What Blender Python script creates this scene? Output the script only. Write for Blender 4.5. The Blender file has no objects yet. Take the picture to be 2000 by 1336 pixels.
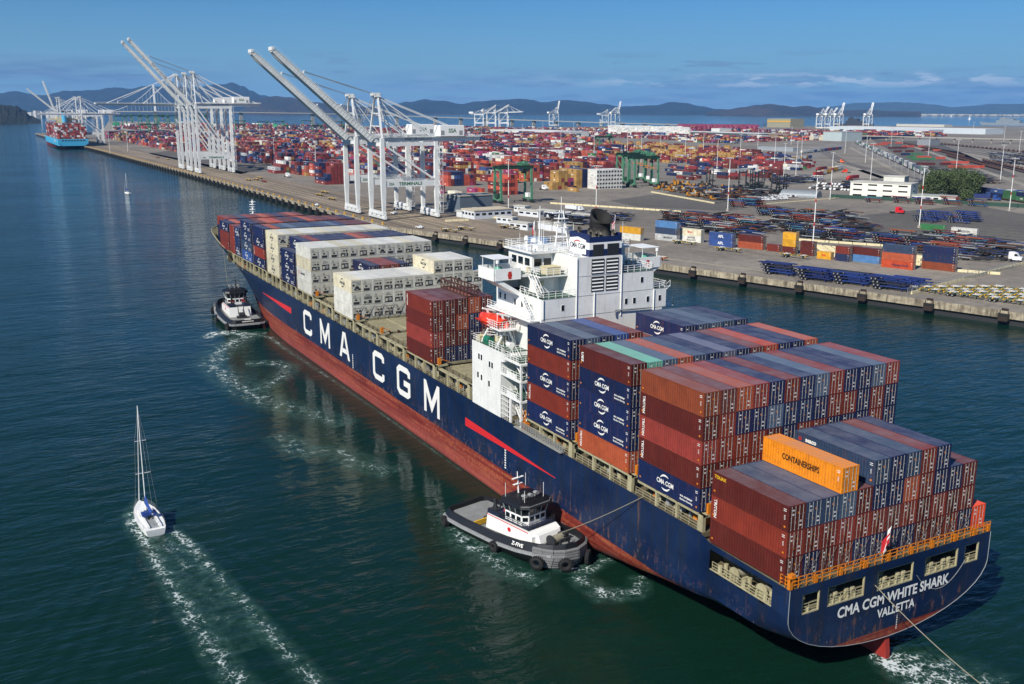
import bpy, math, random
from mathutils import Vector, Matrix
random.seed(7)
sc = bpy.context.scene
R = math.radians

# ---------------------------------------------------------------- camera, sky, sun
RW, RH, FPX = 2000.0, 1336.0, 1934.25
CAM = Vector((-70.624, 87.317, 61.485))
YAW, PIT, ROL = -0.498768, -0.229927, 0.002514
FW = Vector((math.cos(YAW)*math.cos(PIT), math.sin(YAW)*math.cos(PIT), math.sin(PIT)))
_rt = Vector((math.sin(YAW), -math.cos(YAW), 0.0)); _up = _rt.cross(FW)
RT = _rt*math.cos(ROL) + _up*math.sin(ROL)
UP = -_rt*math.sin(ROL) + _up*math.cos(ROL)

def G(u, v, z=4.0):
    """ground point seen at photo pixel (u, v) on the horizontal plane z"""
    d = FW*FPX + RT*(u-RW/2) + UP*(RH/2-v)
    return CAM + d*((z-CAM.z)/d.z)
def P(p):
    d = Vector(p)-CAM; f = d.dot(FW)
    return (RW/2+FPX*d.dot(RT)/f, RH/2-FPX*d.dot(UP)/f) if f > 0 else (-9e9, -9e9)

cd = bpy.data.cameras.new('camera'); cam = bpy.data.objects.new('camera', cd)
sc.collection.objects.link(cam); sc.camera = cam
cd.sensor_width = 36.0; cd.lens = FPX/RW*36.0; cd.clip_start = 1.0; cd.clip_end = 90000.0
m = Matrix((RT, UP, -FW)).transposed().to_4x4(); m.translation = CAM; cam.matrix_world = m

SUN = Vector((-0.50, 1.06, 0.98)).normalized()
sun_el = math.asin(SUN.z); sun_az = math.atan2(SUN.x, SUN.y)
w = bpy.data.worlds.new('World'); sc.world = w; w.use_nodes = True
nt = w.node_tree; nt.nodes.clear(); N = nt.nodes.new; K = nt.links.new
out = N('ShaderNodeOutputWorld'); bg = N('ShaderNodeBackground'); bg.inputs[1].default_value = 0.057
sky = N('ShaderNodeTexSky'); sky.sky_type = 'NISHITA'; sky.sun_disc = False
sky.sun_elevation = sun_el; sky.sun_rotation = sun_az
sky.altitude = 60; sky.air_density = 1.0; sky.dust_density = 0.9; sky.ozone_density = 2.2
tc = N('ShaderNodeTexCoord'); sp = N('ShaderNodeSeparateXYZ'); K(tc.outputs['Generated'], sp.inputs[0])
def mth(op, a, b=None, c=None, clamp=False):
    n = N('ShaderNodeMath'); n.operation = op; n.use_clamp = clamp
    for i, x in enumerate((a, b, c)):
        if x is None: continue
        if isinstance(x, (int, float)): n.inputs[i].default_value = x
        else: K(x, n.inputs[i])
    return n.outputs[0]
az = mth('ARCTAN2', sp.outputs[1], sp.outputs[0]); el = mth('ARCSINE', sp.outputs[2])
def cloud(sx, sz, off, scale, lo, hi, emid, ewid, detail=9):
    cb = N('ShaderNodeCombineXYZ'); K(mth('MULTIPLY', az, sx), cb.inputs[0]); K(mth('MULTIPLY', el, sz), cb.inputs[1]); cb.inputs[2].default_value = off
    nz = N('ShaderNodeTexNoise'); nz.inputs['Scale'].default_value = scale; nz.inputs['Detail'].default_value = detail; nz.inputs['Roughness'].default_value = 0.58
    K(cb.outputs[0], nz.inputs['Vector'])
    mr = N('ShaderNodeMapRange'); mr.interpolation_type = 'SMOOTHSTEP'; K(nz.outputs[0], mr.inputs[0]); mr.inputs[1].default_value = lo; mr.inputs[2].default_value = hi
    d = mth('ABSOLUTE', mth('SUBTRACT', el, emid)); win = mth('SUBTRACT', 1.0, mth('DIVIDE', d, ewid), clamp=True)
    win = mth('POWER', win, 0.6)
    return mth('MULTIPLY', mr.outputs[0], win, clamp=True), nz.outputs[0]
def azwin(a0, wd):
    return mth('SUBTRACT', 1.0, mth('DIVIDE', mth('ABSOLUTE', mth('SUBTRACT', az, a0)), wd), clamp=True)
def azpx(u): return YAW - math.atan((u-1000)/FPX)
# low bank along the right horizon
c1, n1 = cloud(3.4, 34.0, 3.1, 2.3, 0.40, 0.55, R(0.85), R(1.45))
c1 = mth('MULTIPLY', c1, mth('MULTIPLY', azwin(azpx(1500), 0.50), 2.4, clamp=True))
# bank on the left
c2, n2 = cloud(2.6, 30.0, 8.4, 2.0, 0.37, 0.50, R(1.75), R(0.95))
c2 = mth('MULTIPLY', c2, mth('MULTIPLY', azwin(azpx(-120), 0.30), 2.2, clamp=True))
# scattered small ones
c3, n3 = cloud(5.5, 44.0, 15.7, 2.4, 0.58, 0.66, R(1.9), R(1.3))
c3 = mth('MULTIPLY', c3, mth('MULTIPLY', azwin(azpx(1150), 0.40), 2.0, clamp=True))
# bright puffs on top of the right bank
c4, n4 = cloud(8.0, 42.0, 21.3, 2.3, 0.51, 0.58, R(1.60), R(0.42))
c4 = mth('MULTIPLY', c4, mth('MULTIPLY', azwin(azpx(1560), 0.26), 2.0, clamp=True))
def mixc(fac, a, b, f=1.0):
    n = N('ShaderNodeMix'); n.data_type = 'RGBA'
    K(mth('MULTIPLY', fac, f), n.inputs[0])
    K(a, n.inputs[6])
    if isinstance(b, tuple): n.inputs[7].default_value = b
    else: K(b, n.inputs[7])
    return n.outputs[2]
tint = N('ShaderNodeMix'); tint.data_type = 'RGBA'; tint.blend_type = 'MULTIPLY'; tint.inputs[0].default_value = 1.0
K(sky.outputs[0], tint.inputs[6]); tint.inputs[7].default_value = (0.30, 0.74, 1.28, 1)
col = tint.outputs[2]
glow = mth('MULTIPLY', mth('POWER', mth('SUBTRACT', 1.0, mth('DIVIDE', mth('ABSOLUTE', el), R(7.5)), clamp=True), 1.4), 0.75)
hzc = N('ShaderNodeMix'); hzc.data_type = 'RGBA'; K(glow, hzc.inputs[0]); K(col, hzc.inputs[6]); hzc.inputs[7].default_value = (4.2, 7.4, 9.8, 1); col = hzc.outputs[2]
SKYC = []
def tone(nz_, a, b, lo, hi):
    r = N('ShaderNodeMapRange'); K(nz_, r.inputs[0]); r.inputs[1].default_value = lo; r.inputs[2].default_value = hi
    n = N('ShaderNodeMix'); n.data_type = 'RGBA'; K(r.outputs[0], n.inputs[0]); n.inputs[6].default_value = a; n.inputs[7].default_value = b; return n.outputs[2]
cw, nw = cloud(11.0, 90.0, 33.0, 2.0, 0.4, 0.6, R(1.2), R(2.5))
col = mixc(c1, col, tone(nw, (1.9, 3.3, 5.9, 1), (4.4, 6.3, 8.6, 1), 0.42, 0.66), 0.85)
col = mixc(c2, col, tone(nw, (1.7, 2.8, 5.0, 1), (2.9, 4.5, 6.8, 1), 0.42, 0.66), 0.85)
col = mixc(c3, col, (2.2, 3.6, 5.9, 1), 0.85)
col = mixc(c4, col, (9.0, 10.2, 11.5, 1), 0.8)
K(col, bg.inputs[0]); K(bg.outputs[0], out.inputs[0])

sl = bpy.data.lights.new('sun', 'SUN'); sl.energy = 5.0; sl.angle = R(0.5); sl.color = (1.0, 0.94, 0.84)
so = bpy.data.objects.new('sun', sl); sc.collection.objects.link(so)
so.rotation_euler = (-SUN).to_track_quat('-Z', 'Y').to_euler()
sc.view_settings.view_transform = 'Standard'; sc.view_settings.look = 'None'
sc.view_settings.exposure = 0.36; sc.view_settings.gamma = 1.0
sc.render.engine = 'CYCLES'

# ---------------------------------------------------------------- helpers
def hx(s):
    s = s.lstrip('#'); o = []
    for i in (0, 2, 4):
        c = int(s[i:i+2], 16)/255; o.append(c/12.92 if c <= 0.04045 else ((c+0.055)/1.055)**2.4)
    return (o[0], o[1], o[2], 1.0)
COL = sc.collection
def link(o, parent=None):
    COL.objects.link(o)
    if parent is not None: o.parent = parent
    return o
def tag(o, label=None, cat=None, group=None, kind=None):
    if label: o['label'] = label
    if cat: o['category'] = cat
    if group: o['group'] = group
    if kind: o['kind'] = kind
    return o
def empty(name, loc=(0, 0, 0), rz=0.0, label=None, cat=None, group=None):
    o = bpy.data.objects.new(name, None); o.empty_display_size = 0.5
    o.location = loc; o.rotation_euler = (0, 0, rz); link(o)
    return tag(o, label, cat, group)

class Nodes:
    def __init__(s, name):
        s.m = bpy.data.materials.new(name); s.m.use_nodes = True; s.t = s.m.node_tree
        s.b = s.t.nodes['Principled BSDF']; s.o = s.t.nodes['Material Output']
    def n(s, t, **kw):
        x = s.t.nodes.new(t)
        for k, v in kw.items(): setattr(x, k, v)
        return x
    def l(s, a, b): s.t.links.new(a, b)
    def math(s, op, a, b=None, clamp=False):
        n = s.n('ShaderNodeMath', operation=op, use_clamp=clamp)
        for i, x in enumerate((a, b)):
            if x is None: continue
            if isinstance(x, (int, float)): n.inputs[i].default_value = x
            else: s.l(x, n.inputs[i])
        return n.outputs[0]
    def mix(s, f, a, b, blend='MIX'):
        n = s.n('ShaderNodeMix', data_type='RGBA', blend_type=blend)
        for i, x in ((0, f), (6, a), (7, b)):
            if isinstance(x, (int, float, tuple)): n.inputs[i].default_value = x
            else: s.l(x, n.inputs[i])
        return n.outputs[2]
    def coord(s, scale=(1, 1, 1), which='Object', rot=(0, 0, 0), loc=None):
        t = s.n('ShaderNodeTexCoord'); mp = s.n('ShaderNodeMapping')
        mp.inputs['Scale'].default_value = scale; mp.inputs['Rotation'].default_value = rot
        if loc: mp.inputs['Location'].default_value = loc
        s.l(t.outputs[which], mp.inputs[0]); return mp.outputs[0]
    def noise(s, vec, scale, detail=4, rough=0.55, dist=0.0):
        n = s.n('ShaderNodeTexNoise'); n.inputs['Scale'].default_value = scale; n.inputs['Detail'].default_value = detail
        n.inputs['Roughness'].default_value = rough; n.inputs['Distortion'].default_value = dist
        s.l(vec, n.inputs['Vector']); return n.outputs[0]
    def ramp(s, f, a, b, lo=0.0, hi=1.0):
        n = s.n('ShaderNodeMapRange'); n.clamp = True
        s.l(f, n.inputs[0]); n.inputs[1].default_value = a; n.inputs[2].default_value = b
        n.inputs[3].default_value = lo; n.inputs[4].default_value = hi; return n.outputs[0]
    def bump(s, h, strength, dist=0.05):
        n = s.n('ShaderNodeBump'); n.inputs['Strength'].default_value = strength; n.inputs['Distance'].default_value = dist
        s.l(h, n.inputs['Height']); s.l(n.outputs[0], s.b.inputs['Normal'])
    def base(s, c):
        if isinstance(c, tuple): s.b.inputs['Base Color'].default_value = c
        else: s.l(c, s.b.inputs['Base Color'])
    def rough(s, r):
        if isinstance(r, (int, float)): s.b.inputs['Roughness'].default_value = r
        else: s.l(r, s.b.inputs['Roughness'])

MATS = {}
def paint(name, c, rough=0.5, var=0.25, scale=0.6, rust=0.0, metal=0.0, streak=False, bump=0.0, which='Object'):
    """painted / weathered surface; c is '#rrggbb' or 'object' for the object's own colour"""
    if name in MATS: return MATS[name]
    k = Nodes(name)
    if c == 'object':
        oi = k.n('ShaderNodeObjectInfo'); base = oi.outputs['Color']
        rnd = k.n('ShaderNodeVectorMath', operation='ADD'); tcn = k.n('ShaderNodeTexCoord')
        k.l(tcn.outputs['Object'], rnd.inputs[0]); cb = k.n('ShaderNodeCombineXYZ')
        k.l(k.math('MULTIPLY', oi.outputs['Random'], 57.0), cb.inputs[0]); k.l(k.math('MULTIPLY', oi.outputs['Random'], 31.0), cb.inputs[1])
        k.l(cb.outputs[0], rnd.inputs[1]); vec = rnd.outputs[0]
    else:
        base = hx(c) if isinstance(c, str) else c; vec = k.coord(which=which)
    n1 = k.noise(vec, scale, 6, 0.6); n2 = k.noise(vec, scale*7, 4, 0.6)
    f = k.math('ADD', k.math('MULTIPLY', n1, 0.65), k.math('MULTIPLY', n2, 0.35))
    v = k.ramp(f, 0.3, 0.7, 1.0-var, 1.0+var*0.45)
    col = k.mix(1.0, base, v, 'MULTIPLY')
    if streak or rust:
        mp = k.n('ShaderNodeMapping'); mp.inputs['Scale'].default_value = (1.6, 1.6, 0.16); k.l(vec, mp.inputs[0])
        n3 = k.noise(mp.outputs[0], 1.3, 5, 0.65)
        col = k.mix(k.ramp(n3, 0.52, 0.80, 0.0, 0.16 + 0.6*rust), col, hx('#5d3320'))
    k.base(col); k.rough(k.ramp(n2, 0.2, 0.8, max(0.05, rough-0.12), min(1, rough+0.12)))
    k.b.inputs['Metallic'].default_value = metal
    if bump: k.bump(n2, bump, 0.02)
    MATS[name] = k.m; return k.m

class MB:
    """collects shapes and links them as ONE mesh object"""
    def __init__(s): s.v = []; s.f = []; s.mi = []; s.M = None
    def add(s, vs, fs, mi=0):
        o = len(s.v)
        if s.M is not None: vs = [tuple(s.M @ Vector(q)) for q in vs]
        s.v.extend(vs); s.f.extend([tuple(i+o for i in f) for f in fs]); s.mi.extend([mi]*len(fs)); return s
    def box(s, x0, x1, y0, y1, z0, z1, mi=0):
        if x0 > x1: x0, x1 = x1, x0
        if y0 > y1: y0, y1 = y1, y0
        if z0 > z1: z0, z1 = z1, z0
        return s.add([(x0,y0,z0),(x1,y0,z0),(x1,y1,z0),(x0,y1,z0),(x0,y0,z1),(x1,y0,z1),(x1,y1,z1),(x0,y1,z1)],
              [(0,3,2,1),(4,5,6,7),(0,1,5,4),(1,2,6,5),(2,3,7,6),(3,0,4,7)], mi)
    def bar(s, a, b, w, h=None, mi=0, up=(0, 0, 1)):
        a = Vector(a); b = Vector(b); h = h or w; d = (b-a)
        if d.length < 1e-6: return s
        d.normalize(); u = Vector(up)
        if abs(d.dot(u)) > 0.98: u = Vector((1, 0, 0))
        x = d.cross(u).normalized()*(w/2); y = x.cross(d).normalized()*(h/2)
        q = [a-x-y, a+x-y, a+x+y, a-x+y, b-x-y, b+x-y, b+x+y, b-x+y]
        return s.add([tuple(t) for t in q], [(0,3,2,1),(4,5,6,7),(0,1,5,4),(1,2,6,5),(2,3,7,6),(3,0,4,7)], mi)
    def cyl(s, a, b, r, r2=None, n=8, mi=0, caps=True):
        a = Vector(a); b = Vector(b); r2 = r if r2 is None else r2; d = (b-a).normalized()
        u = Vector((0, 0, 1)) if abs(d.z) < 0.95 else Vector((1, 0, 0))
        x = d.cross(u).normalized(); y = d.cross(x).normalized(); vs = []
        for i in range(n):
            t = 2*math.pi*i/n; c = x*math.cos(t)+y*math.sin(t)
            vs.append(tuple(a+c*r)); vs.append(tuple(b+c*r2))
        fs = [(2*i, 2*((i+1) % n), 2*((i+1) % n)+1, 2*i+1) for i in range(n)]
        if caps: fs += [tuple(2*i for i in range(n))[::-1], tuple(2*i+1 for i in range(n))]
        return s.add(vs, fs, mi)
    def tube(s, pts, r, n=6, mi=0):
        for a, b in zip(pts, pts[1:]): s.cyl(a, b, r, n=n, mi=mi)
        return s
    def torus(s, c, axis, R_, r, n=16, m_=8, mi=0):
        c = Vector(c); d = Vector(axis).normalized(); u = Vector((0, 0, 1)) if abs(d.z) < 0.95 else Vector((1, 0, 0))
        x = d.cross(u).normalized(); y = d.cross(x).normalized(); vs = []; fs = []
        for i in range(n):
            t = 2*math.pi*i/n; e = x*math.cos(t)+y*math.sin(t)
            for j in range(m_):
                p = 2*math.pi*j/m_; vs.append(tuple(c+e*(R_+r*math.cos(p))+d*(r*math.sin(p))))
        for i in range(n):
            for j in range(m_):
                fs.append((i*m_+j, ((i+1) % n)*m_+j, ((i+1) % n)*m_+(j+1) % m_, i*m_+(j+1) % m_))
        return s.add(vs, fs, mi)
    def prism(s, poly, axis, a, b, mi=0):
        """poly of 2-D points extruded between a and b along axis"""
        def q(p, t):
            return {'x': (t, p[0], p[1]), 'y': (p[0], t, p[1]), 'z': (p[0], p[1], t)}[axis]
        n = len(poly); vs = [q(p, a) for p in poly]+[q(p, b) for p in poly]
        return s.add(vs, [tuple(range(n))[::-1], tuple(range(n, 2*n))]+[(i, (i+1) % n, n+(i+1) % n, n+i) for i in range(n)], mi)
    def rails(s, pts, h=1.1, step=1.6, r=0.03, n=3, mi=0):
        for a, b in zip(pts, pts[1:]):
            a = Vector(a); b = Vector(b); L = (b-a).length; k = max(1, int(round(L/step)))
            for i in range(k+1):
                p = a.lerp(b, i/k); s.bar(p, p+Vector((0, 0, h)), r*2.2, mi=mi)
            for j in range(1, n+1):
                dz = Vector((0, 0, h*j/n)); s.bar(a+dz, b+dz, r*2, mi=mi)
        return s
    def build(s, name, mats, parent=None, smooth=False, loc=None, rz=None):
        me = s.mesh(name, mats, smooth); o = bpy.data.objects.new(name, me); link(o, parent)
        if loc is not None: o.location = loc
        if rz is not None: o.rotation_euler = (0, 0, rz)
        return o
    def mesh(s, name, mats, smooth=False):
        me = bpy.data.meshes.new(name); me.from_pydata([tuple(p) for p in s.v], [], s.f)
        if not isinstance(mats, (list, tuple)): mats = [mats]
        for m_ in mats: me.materials.append(m_)
        if len(mats) > 1: me.polygons.foreach_set('material_index', s.mi)
        if smooth: me.polygons.foreach_set('use_smooth', [True]*len(me.polygons))
        me.validate(); me.update(); return me
def obj(name, me, parent=None, loc=(0, 0, 0), rz=0.0, color=None):
    o = bpy.data.objects.new(name, me); o.location = loc; o.rotation_euler = (0, 0, rz)
    if color: o.color = color
    return link(o, parent)

TXT = {}
def text_mesh(body, size, mat, bold=0.0, sx=1.0, align='CENTER', spacing=1.0, key=None, depth=0.0):
    k_ = (body, size, mat.name, bold, sx, align, spacing, depth)
    if k_ in TXT: return TXT[k_]
    cu = bpy.data.curves.new('lettering', 'FONT'); cu.body = body; cu.size = size; cu.offset = bold
    cu.align_x = align; cu.align_y = 'CENTER'; cu.space_character = spacing; cu.resolution_u = 3; cu.extrude = depth
    t = bpy.data.objects.new('tmp', cu); COL.objects.link(t)
    bpy.context.view_layer.update()
    me = bpy.data.meshes.new_from_object(t, depsgraph=bpy.context.evaluated_depsgraph_get())
    bpy.data.objects.remove(t); bpy.data.curves.remove(cu)
    for v in me.vertices: v.co.x *= sx
    me.materials.clear(); me.materials.append(mat); me.name = 'lettering'; TXT[k_] = me; return me
def mat_axes(X, Y, Z, loc):
    m = Matrix((Vector(X), Vector(Y), Vector(Z))).transposed().to_4x4(); m.translation = Vector(loc); return m
def letters(body, size, mat, loc, X, Y, parent=None, **kw):
    me = text_mesh(body, size, mat, **kw); o = bpy.data.objects.new('lettering', me); link(o, parent)
    Xv = Vector(X).normalized(); Yv = Vector(Y).normalized()
    o.matrix_local = mat_axes(Xv, Yv, Xv.cross(Yv), loc); return o

def stroke(mb, pts, w_, place, mi=0, closed=False):
    """thick mitred polyline in 2-D, each 2-D point mapped to 3-D by place()"""
    n = len(pts); L = []; Rr = []
    for i in range(n):
        p = Vector(pts[i]); a = Vector(pts[i-1]) if (i > 0 or closed) else None; b = Vector(pts[(i+1) % n]) if (i < n-1 or closed) else None
        d1 = (p-a).normalized() if a is not None else (b-p).normalized(); d2 = (b-p).normalized() if b is not None else d1
        t = (d1+d2).normalized(); nn = Vector((-t.y, t.x)); k_ = 1/max(0.35, nn.dot(Vector((-d1.y, d1.x))))
        L.append(p+nn*w_/2*k_); Rr.append(p-nn*w_/2*k_)
    for i in range(n if closed else n-1):
        j = (i+1) % n
        mb.add([place(L[i]), place(Rr[i]), place(Rr[j]), place(L[j])], [(0, 1, 2, 3)], mi)

# common materials
M_white = paint('white_paint', '#dcdcd8', 0.45, 0.16, 0.3, rust=0.16, streak=True, bump=0.1)
M_whitec = paint('clean_white_paint', '#e2e2de', 0.4, 0.06, 0.3)
M_crane = paint('crane_white_paint', '#d6d8d6', 0.5, 0.2, 0.12, rust=0.10, streak=True)
M_grey = paint('grey_paint', '#8b8f90', 0.5, 0.15, 0.5)
M_dark = paint('dark_steel', '#26282b', 0.6, 0.3, 1.5)
M_black = paint('black_rubber', '#121314', 0.75, 0.3, 2.0)
M_glass = paint('dark_glass', '#141b20', 0.12, 0.1, 0.5)
M_orange = paint('orange_paint', '#c9751a', 0.5, 0.2, 1.0, rust=0.15)
M_beige = paint('beige_deck_paint', '#a39c7c', 0.6, 0.28, 0.35, rust=0.55)
M_hatch = paint('hatch_paint', '#8e876a', 0.65, 0.35, 0.22, rust=0.8)
M_green = paint('green_deck_paint', '#2f4f3c', 0.6, 0.25, 0.5)
M_tyre = paint('tyre_rubber', '#1a1a1b', 0.85, 0.35, 3.0)
M_steel = paint('bright_steel', '#a8a8a4', 0.4, 0.2, 2.0, metal=0.4)
M_rust = paint('rusty_steel', '#4a2b1f', 0.8, 0.35, 1.0)
M_letw = paint('white_lettering', '#dddcd6', 0.5, 0.08, 0.8)
M_letn = paint('navy_lettering', '#1c2440', 0.5, 0.1, 0.8)
M_letk = paint('black_lettering', '#15140f', 0.5, 0.1, 0.8)
M_lety = paint('yellow_lettering', '#d9a820', 0.5, 0.1, 0.8)
M_red = paint('red_paint', '#b3251c', 0.5, 0.15, 0.8)
M_redst = paint('red_stripe_paint', '#c3262b', 0.5, 0.12, 0.4)
M_yel = paint('yellow_paint', '#d3a31c', 0.5, 0.15, 0.8)
M_conc = paint('concrete', '#9a958a', 0.85, 0.3, 0.25, bump=0.3)
M_cream = paint('cream_concrete', '#c9bd97', 0.8, 0.25, 0.5)
M_tan = paint('tan_rope', '#86806e', 0.9, 0.2, 2.0)

# ---------------------------------------------------------------- water
def water_material():
    k = Nodes('harbour_water')
    tcn = k.coord()
    big = k.noise(k.coord((1, 1, 1)), 0.006, 4, 0.5)
    c = k.mix(k.ramp(big, 0.35, 0.7), (0.0028, 0.0175, 0.0098, 1), (0.0034, 0.0205, 0.0148, 1))
    silt = k.noise(k.coord((1, 1, 1), loc=(40, 9, 3)), 0.02, 5, 0.6)
    c = k.mix(k.ramp(silt, 0.55, 0.75, 0, 0.5), c, (0.012, 0.026, 0.012, 1))
    k.base(c); k.rough(0.05); k.b.inputs['IOR'].default_value = 1.33
    k.b.inputs['Specular IOR Level'].default_value = 0.28
    a = k.noise(k.coord((1.0, 0.38, 1), rot=(0, 0, R(62))), 0.50, 5, 0.58, 0.4)
    b = k.noise(k.coord((1.0, 0.45, 1), rot=(0, 0, R(38))), 0.17, 3, 0.5, 0.3)
    d = k.noise(k.coord((1.0, 0.4, 1), rot=(0, 0, R(50))), 0.035, 3, 0.5)
    h = k.math('ADD', k.math('MULTIPLY', a, 0.85), k.math('ADD', k.math('MULTIPLY', b, 1.1), k.math('MULTIPLY', d, 1.6)))
    patch = k.ramp(k.noise(k.coord((1.0, 0.3, 1), rot=(0, 0, R(20))), 0.012, 4, 0.6), 0.3, 0.7, 0.55, 1.0)
    # the strip of water in the lee of the big ship lies calmer
    t = k.n('ShaderNodeTexCoord'); s3 = k.n('ShaderNodeSeparateXYZ'); k.l(t.outputs['Object'], s3.inputs[0])
    wob = k.math('MULTIPLY', k.math('SUBTRACT', k.noise(k.coord(), 0.03, 4, 0.6), 0.5), 50.0)
    yy = k.math('ADD', s3.outputs[1], wob); xx = k.math('ADD', s3.outputs[0], wob)
    lee = k.math('MULTIPLY', k.ramp(yy, 38, 75, 1, 0), k.math('MULTIPLY', k.ramp(xx, 30, 60, 0, 1), k.ramp(xx, 215, 250, 1, 0)))
    lee = k.math('MULTIPLY', lee, k.ramp(s3.outputs[1], 10, 14, 0, 1))
    calm = k.math('SUBTRACT', 1.0, k.math('MULTIPLY', lee, 0.62))
    # bow waves fanning out behind the yacht
    fan = None
    for ang_, ph in ((R(196), 0.0), (R(162), 1.4)):
        dx0, dy0 = math.cos(ang_), math.sin(ang_); nx0, ny0 = -dy0, dx0
        px_ = k.math('SUBTRACT', s3.outputs[0], 80.0); py_ = k.math('SUBTRACT', s3.outputs[1], 68.5)
        al = k.math('ADD', k.math('MULTIPLY', px_, dx0), k.math('MULTIPLY', py_, dy0)); ac = k.math('ADD', k.math('MULTIPLY', px_, nx0), k.math('MULTIPLY', py_, ny0))
        wv_ = k.math('SINE', k.math('ADD', k.math('MULTIPLY', k.math('ADD', ac, k.math('MULTIPLY', wob, 0.12)), 2.1), ph))
        mk = k.math('MULTIPLY', k.ramp(al, 3, 16, 0, 1), k.math('MULTIPLY', k.ramp(al, 60, 100, 1, 0), k.ramp(k.math('ABSOLUTE', ac), 2, 13, 1, 0)))
        t_ = k.math('MULTIPLY', wv_, mk); fan = t_ if fan is None else k.math('ADD', fan, t_)
    k.bump(k.math('ADD', k.math('MULTIPLY', k.math('MULTIPLY', h, patch), calm), k.math('MULTIPLY', k.math('MULTIPLY', fan, patch), 0.09)), 1.0, 0.5)
    return k.m
mb = MB(); S_ = 60000
xs = [-S_, -3000, -400, -100, 300, 900, 3000, 12000, S_]
mb.add([(x, y, 0) for x in xs for y in xs], [(i*9+j, (i+1)*9+j, (i+1)*9+j+1, i*9+j+1) for i in range(8) for j in range(8)])
tag(mb.build('water', water_material()), kind='structure')

# ---------------------------------------------------------------- ground
def asphalt(name, c, c2, streak=(1, 1, 1), sc_=0.012, var=0.3):
    k = Nodes(name)
    n1 = k.noise(k.coord(streak), sc_, 6, 0.6); n2 = k.noise(k.coord(streak), sc_*14, 5, 0.65)
    f = k.math('ADD', k.math('MULTIPLY', n1, 0.6), k.math('MULTIPLY', n2, 0.4))
    col = k.mix(k.ramp(f, 0.40, 0.60), hx(c), hx(c2))
    pt = k.n('ShaderNodeTexVoronoi', feature='F1'); pt.inputs['Scale'].default_value = 0.018; k.l(k.coord((1, 1.8, 1), rot=(0, 0, R(16))), pt.inputs['Vector'])
    sp5 = k.n('ShaderNodeSeparateColor'); k.l(pt.outputs['Color'], sp5.inputs[0]); col = k.mix(k.ramp(sp5.outputs[0], 0.0, 1.0, 0.0, 0.30), col, hx('#4c4843'))
    oil = k.noise(k.coord((1, 1, 1)), 0.11, 5, 0.75); col = k.mix(k.ramp(oil, 0.60, 0.70, 0.0, 0.55), col, hx('#38342f'))
    trk = k.noise(k.coord((0.03, 1.2, 1), rot=(0, 0, R(-16))), 0.9, 3, 0.6); col = k.mix(k.ramp(trk, 0.58, 0.66, 0.0, 0.30), col, hx('#3a3733'))
    n3 = k.noise(k.coord((1, 1, 1)), 0.6, 5, 0.7)
    col = k.mix(1.0, col, k.ramp(n3, 0.3, 0.75, 1-var, 1.12), 'MULTIPLY')
    k.base(col); k.rough(0.9); k.bump(n3, 0.25, 0.05); return k.m
M_asph = asphalt('yard_asphalt', '#726b60', '#90877a')
M_apron = asphalt('apron_concrete', '#766856', '#93836e', streak=(0.12, 1.5, 1), sc_=0.05)
M_asphd = asphalt('dark_asphalt', '#56524c', '#645f57')
M_road = asphalt('road_surface', '#76736f', '#938d85')
M_pale = asphalt('pale_gravel', '#8a8478', '#a49b8b')
def sheet(name, pts, z, m_, kind='structure', **kw):
    """flat polygon; pts are world (x, y)"""
    mb = MB(); n = len(pts); mb.add([(p[0], p[1], z) for p in pts], [tuple(range(n))])
    me = mb.mesh(name, m_)
    if me.polygons and me.polygons[0].normal.z < 0: me.flip_normals()
    o = obj(name, me); tag(o, kind=kind, **kw); return o
def px(*pts, z=4.0): return [tuple(G(u, v, z)[:2]) for u, v in pts]
QL = [(400, -97.5), (700, -96.5), (950, -95), (1614, -84), (1731, -80), (2650, -72)]      # straight quay, left
QR = [(400, -97.5), (106, -180), (-300, -296.5)]                                        # angled quay, right
shore = px((190, 262), (330, 263), (560, 262), (650, 261), (760, 252), (880, 251), (1000, 249), (1200, 247), (1480, 249.5), (1500, 246.5), (1700, 246), (2100, 247))
land = QL + shore + [(2200, -9000), (-300, -9000)] + QR[::-1][:-1]
mb = MB(); n = len(land)
mb.add([(p[0], p[1], 4.0) for p in land]+[(p[0], p[1], -2.0) for p in land],
       [tuple(range(n))]+[(i, n+i, n+(i+1) % n, (i+1) % n) for i in range(n)])
tag(mb.build('ground', M_asph), kind='structure')
land2 = px((200, 256), (212, 237), (330, 238), (430, 242), (560, 245), (700, 245.5), (745, 248), (640, 254), (430, 255), (330, 254))
mb = MB(); n = len(land2)
mb.add([(p[0], p[1], 4.0) for p in land2]+[(p[0], p[1], -2.0) for p in land2],
       [tuple(range(n))]+[(i, (i+1) % n, n+(i+1) % n, n+i) for i in range(n)])
o = mb.build('far_pier_ground', M_pale); tag(o, kind='structure')
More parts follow.
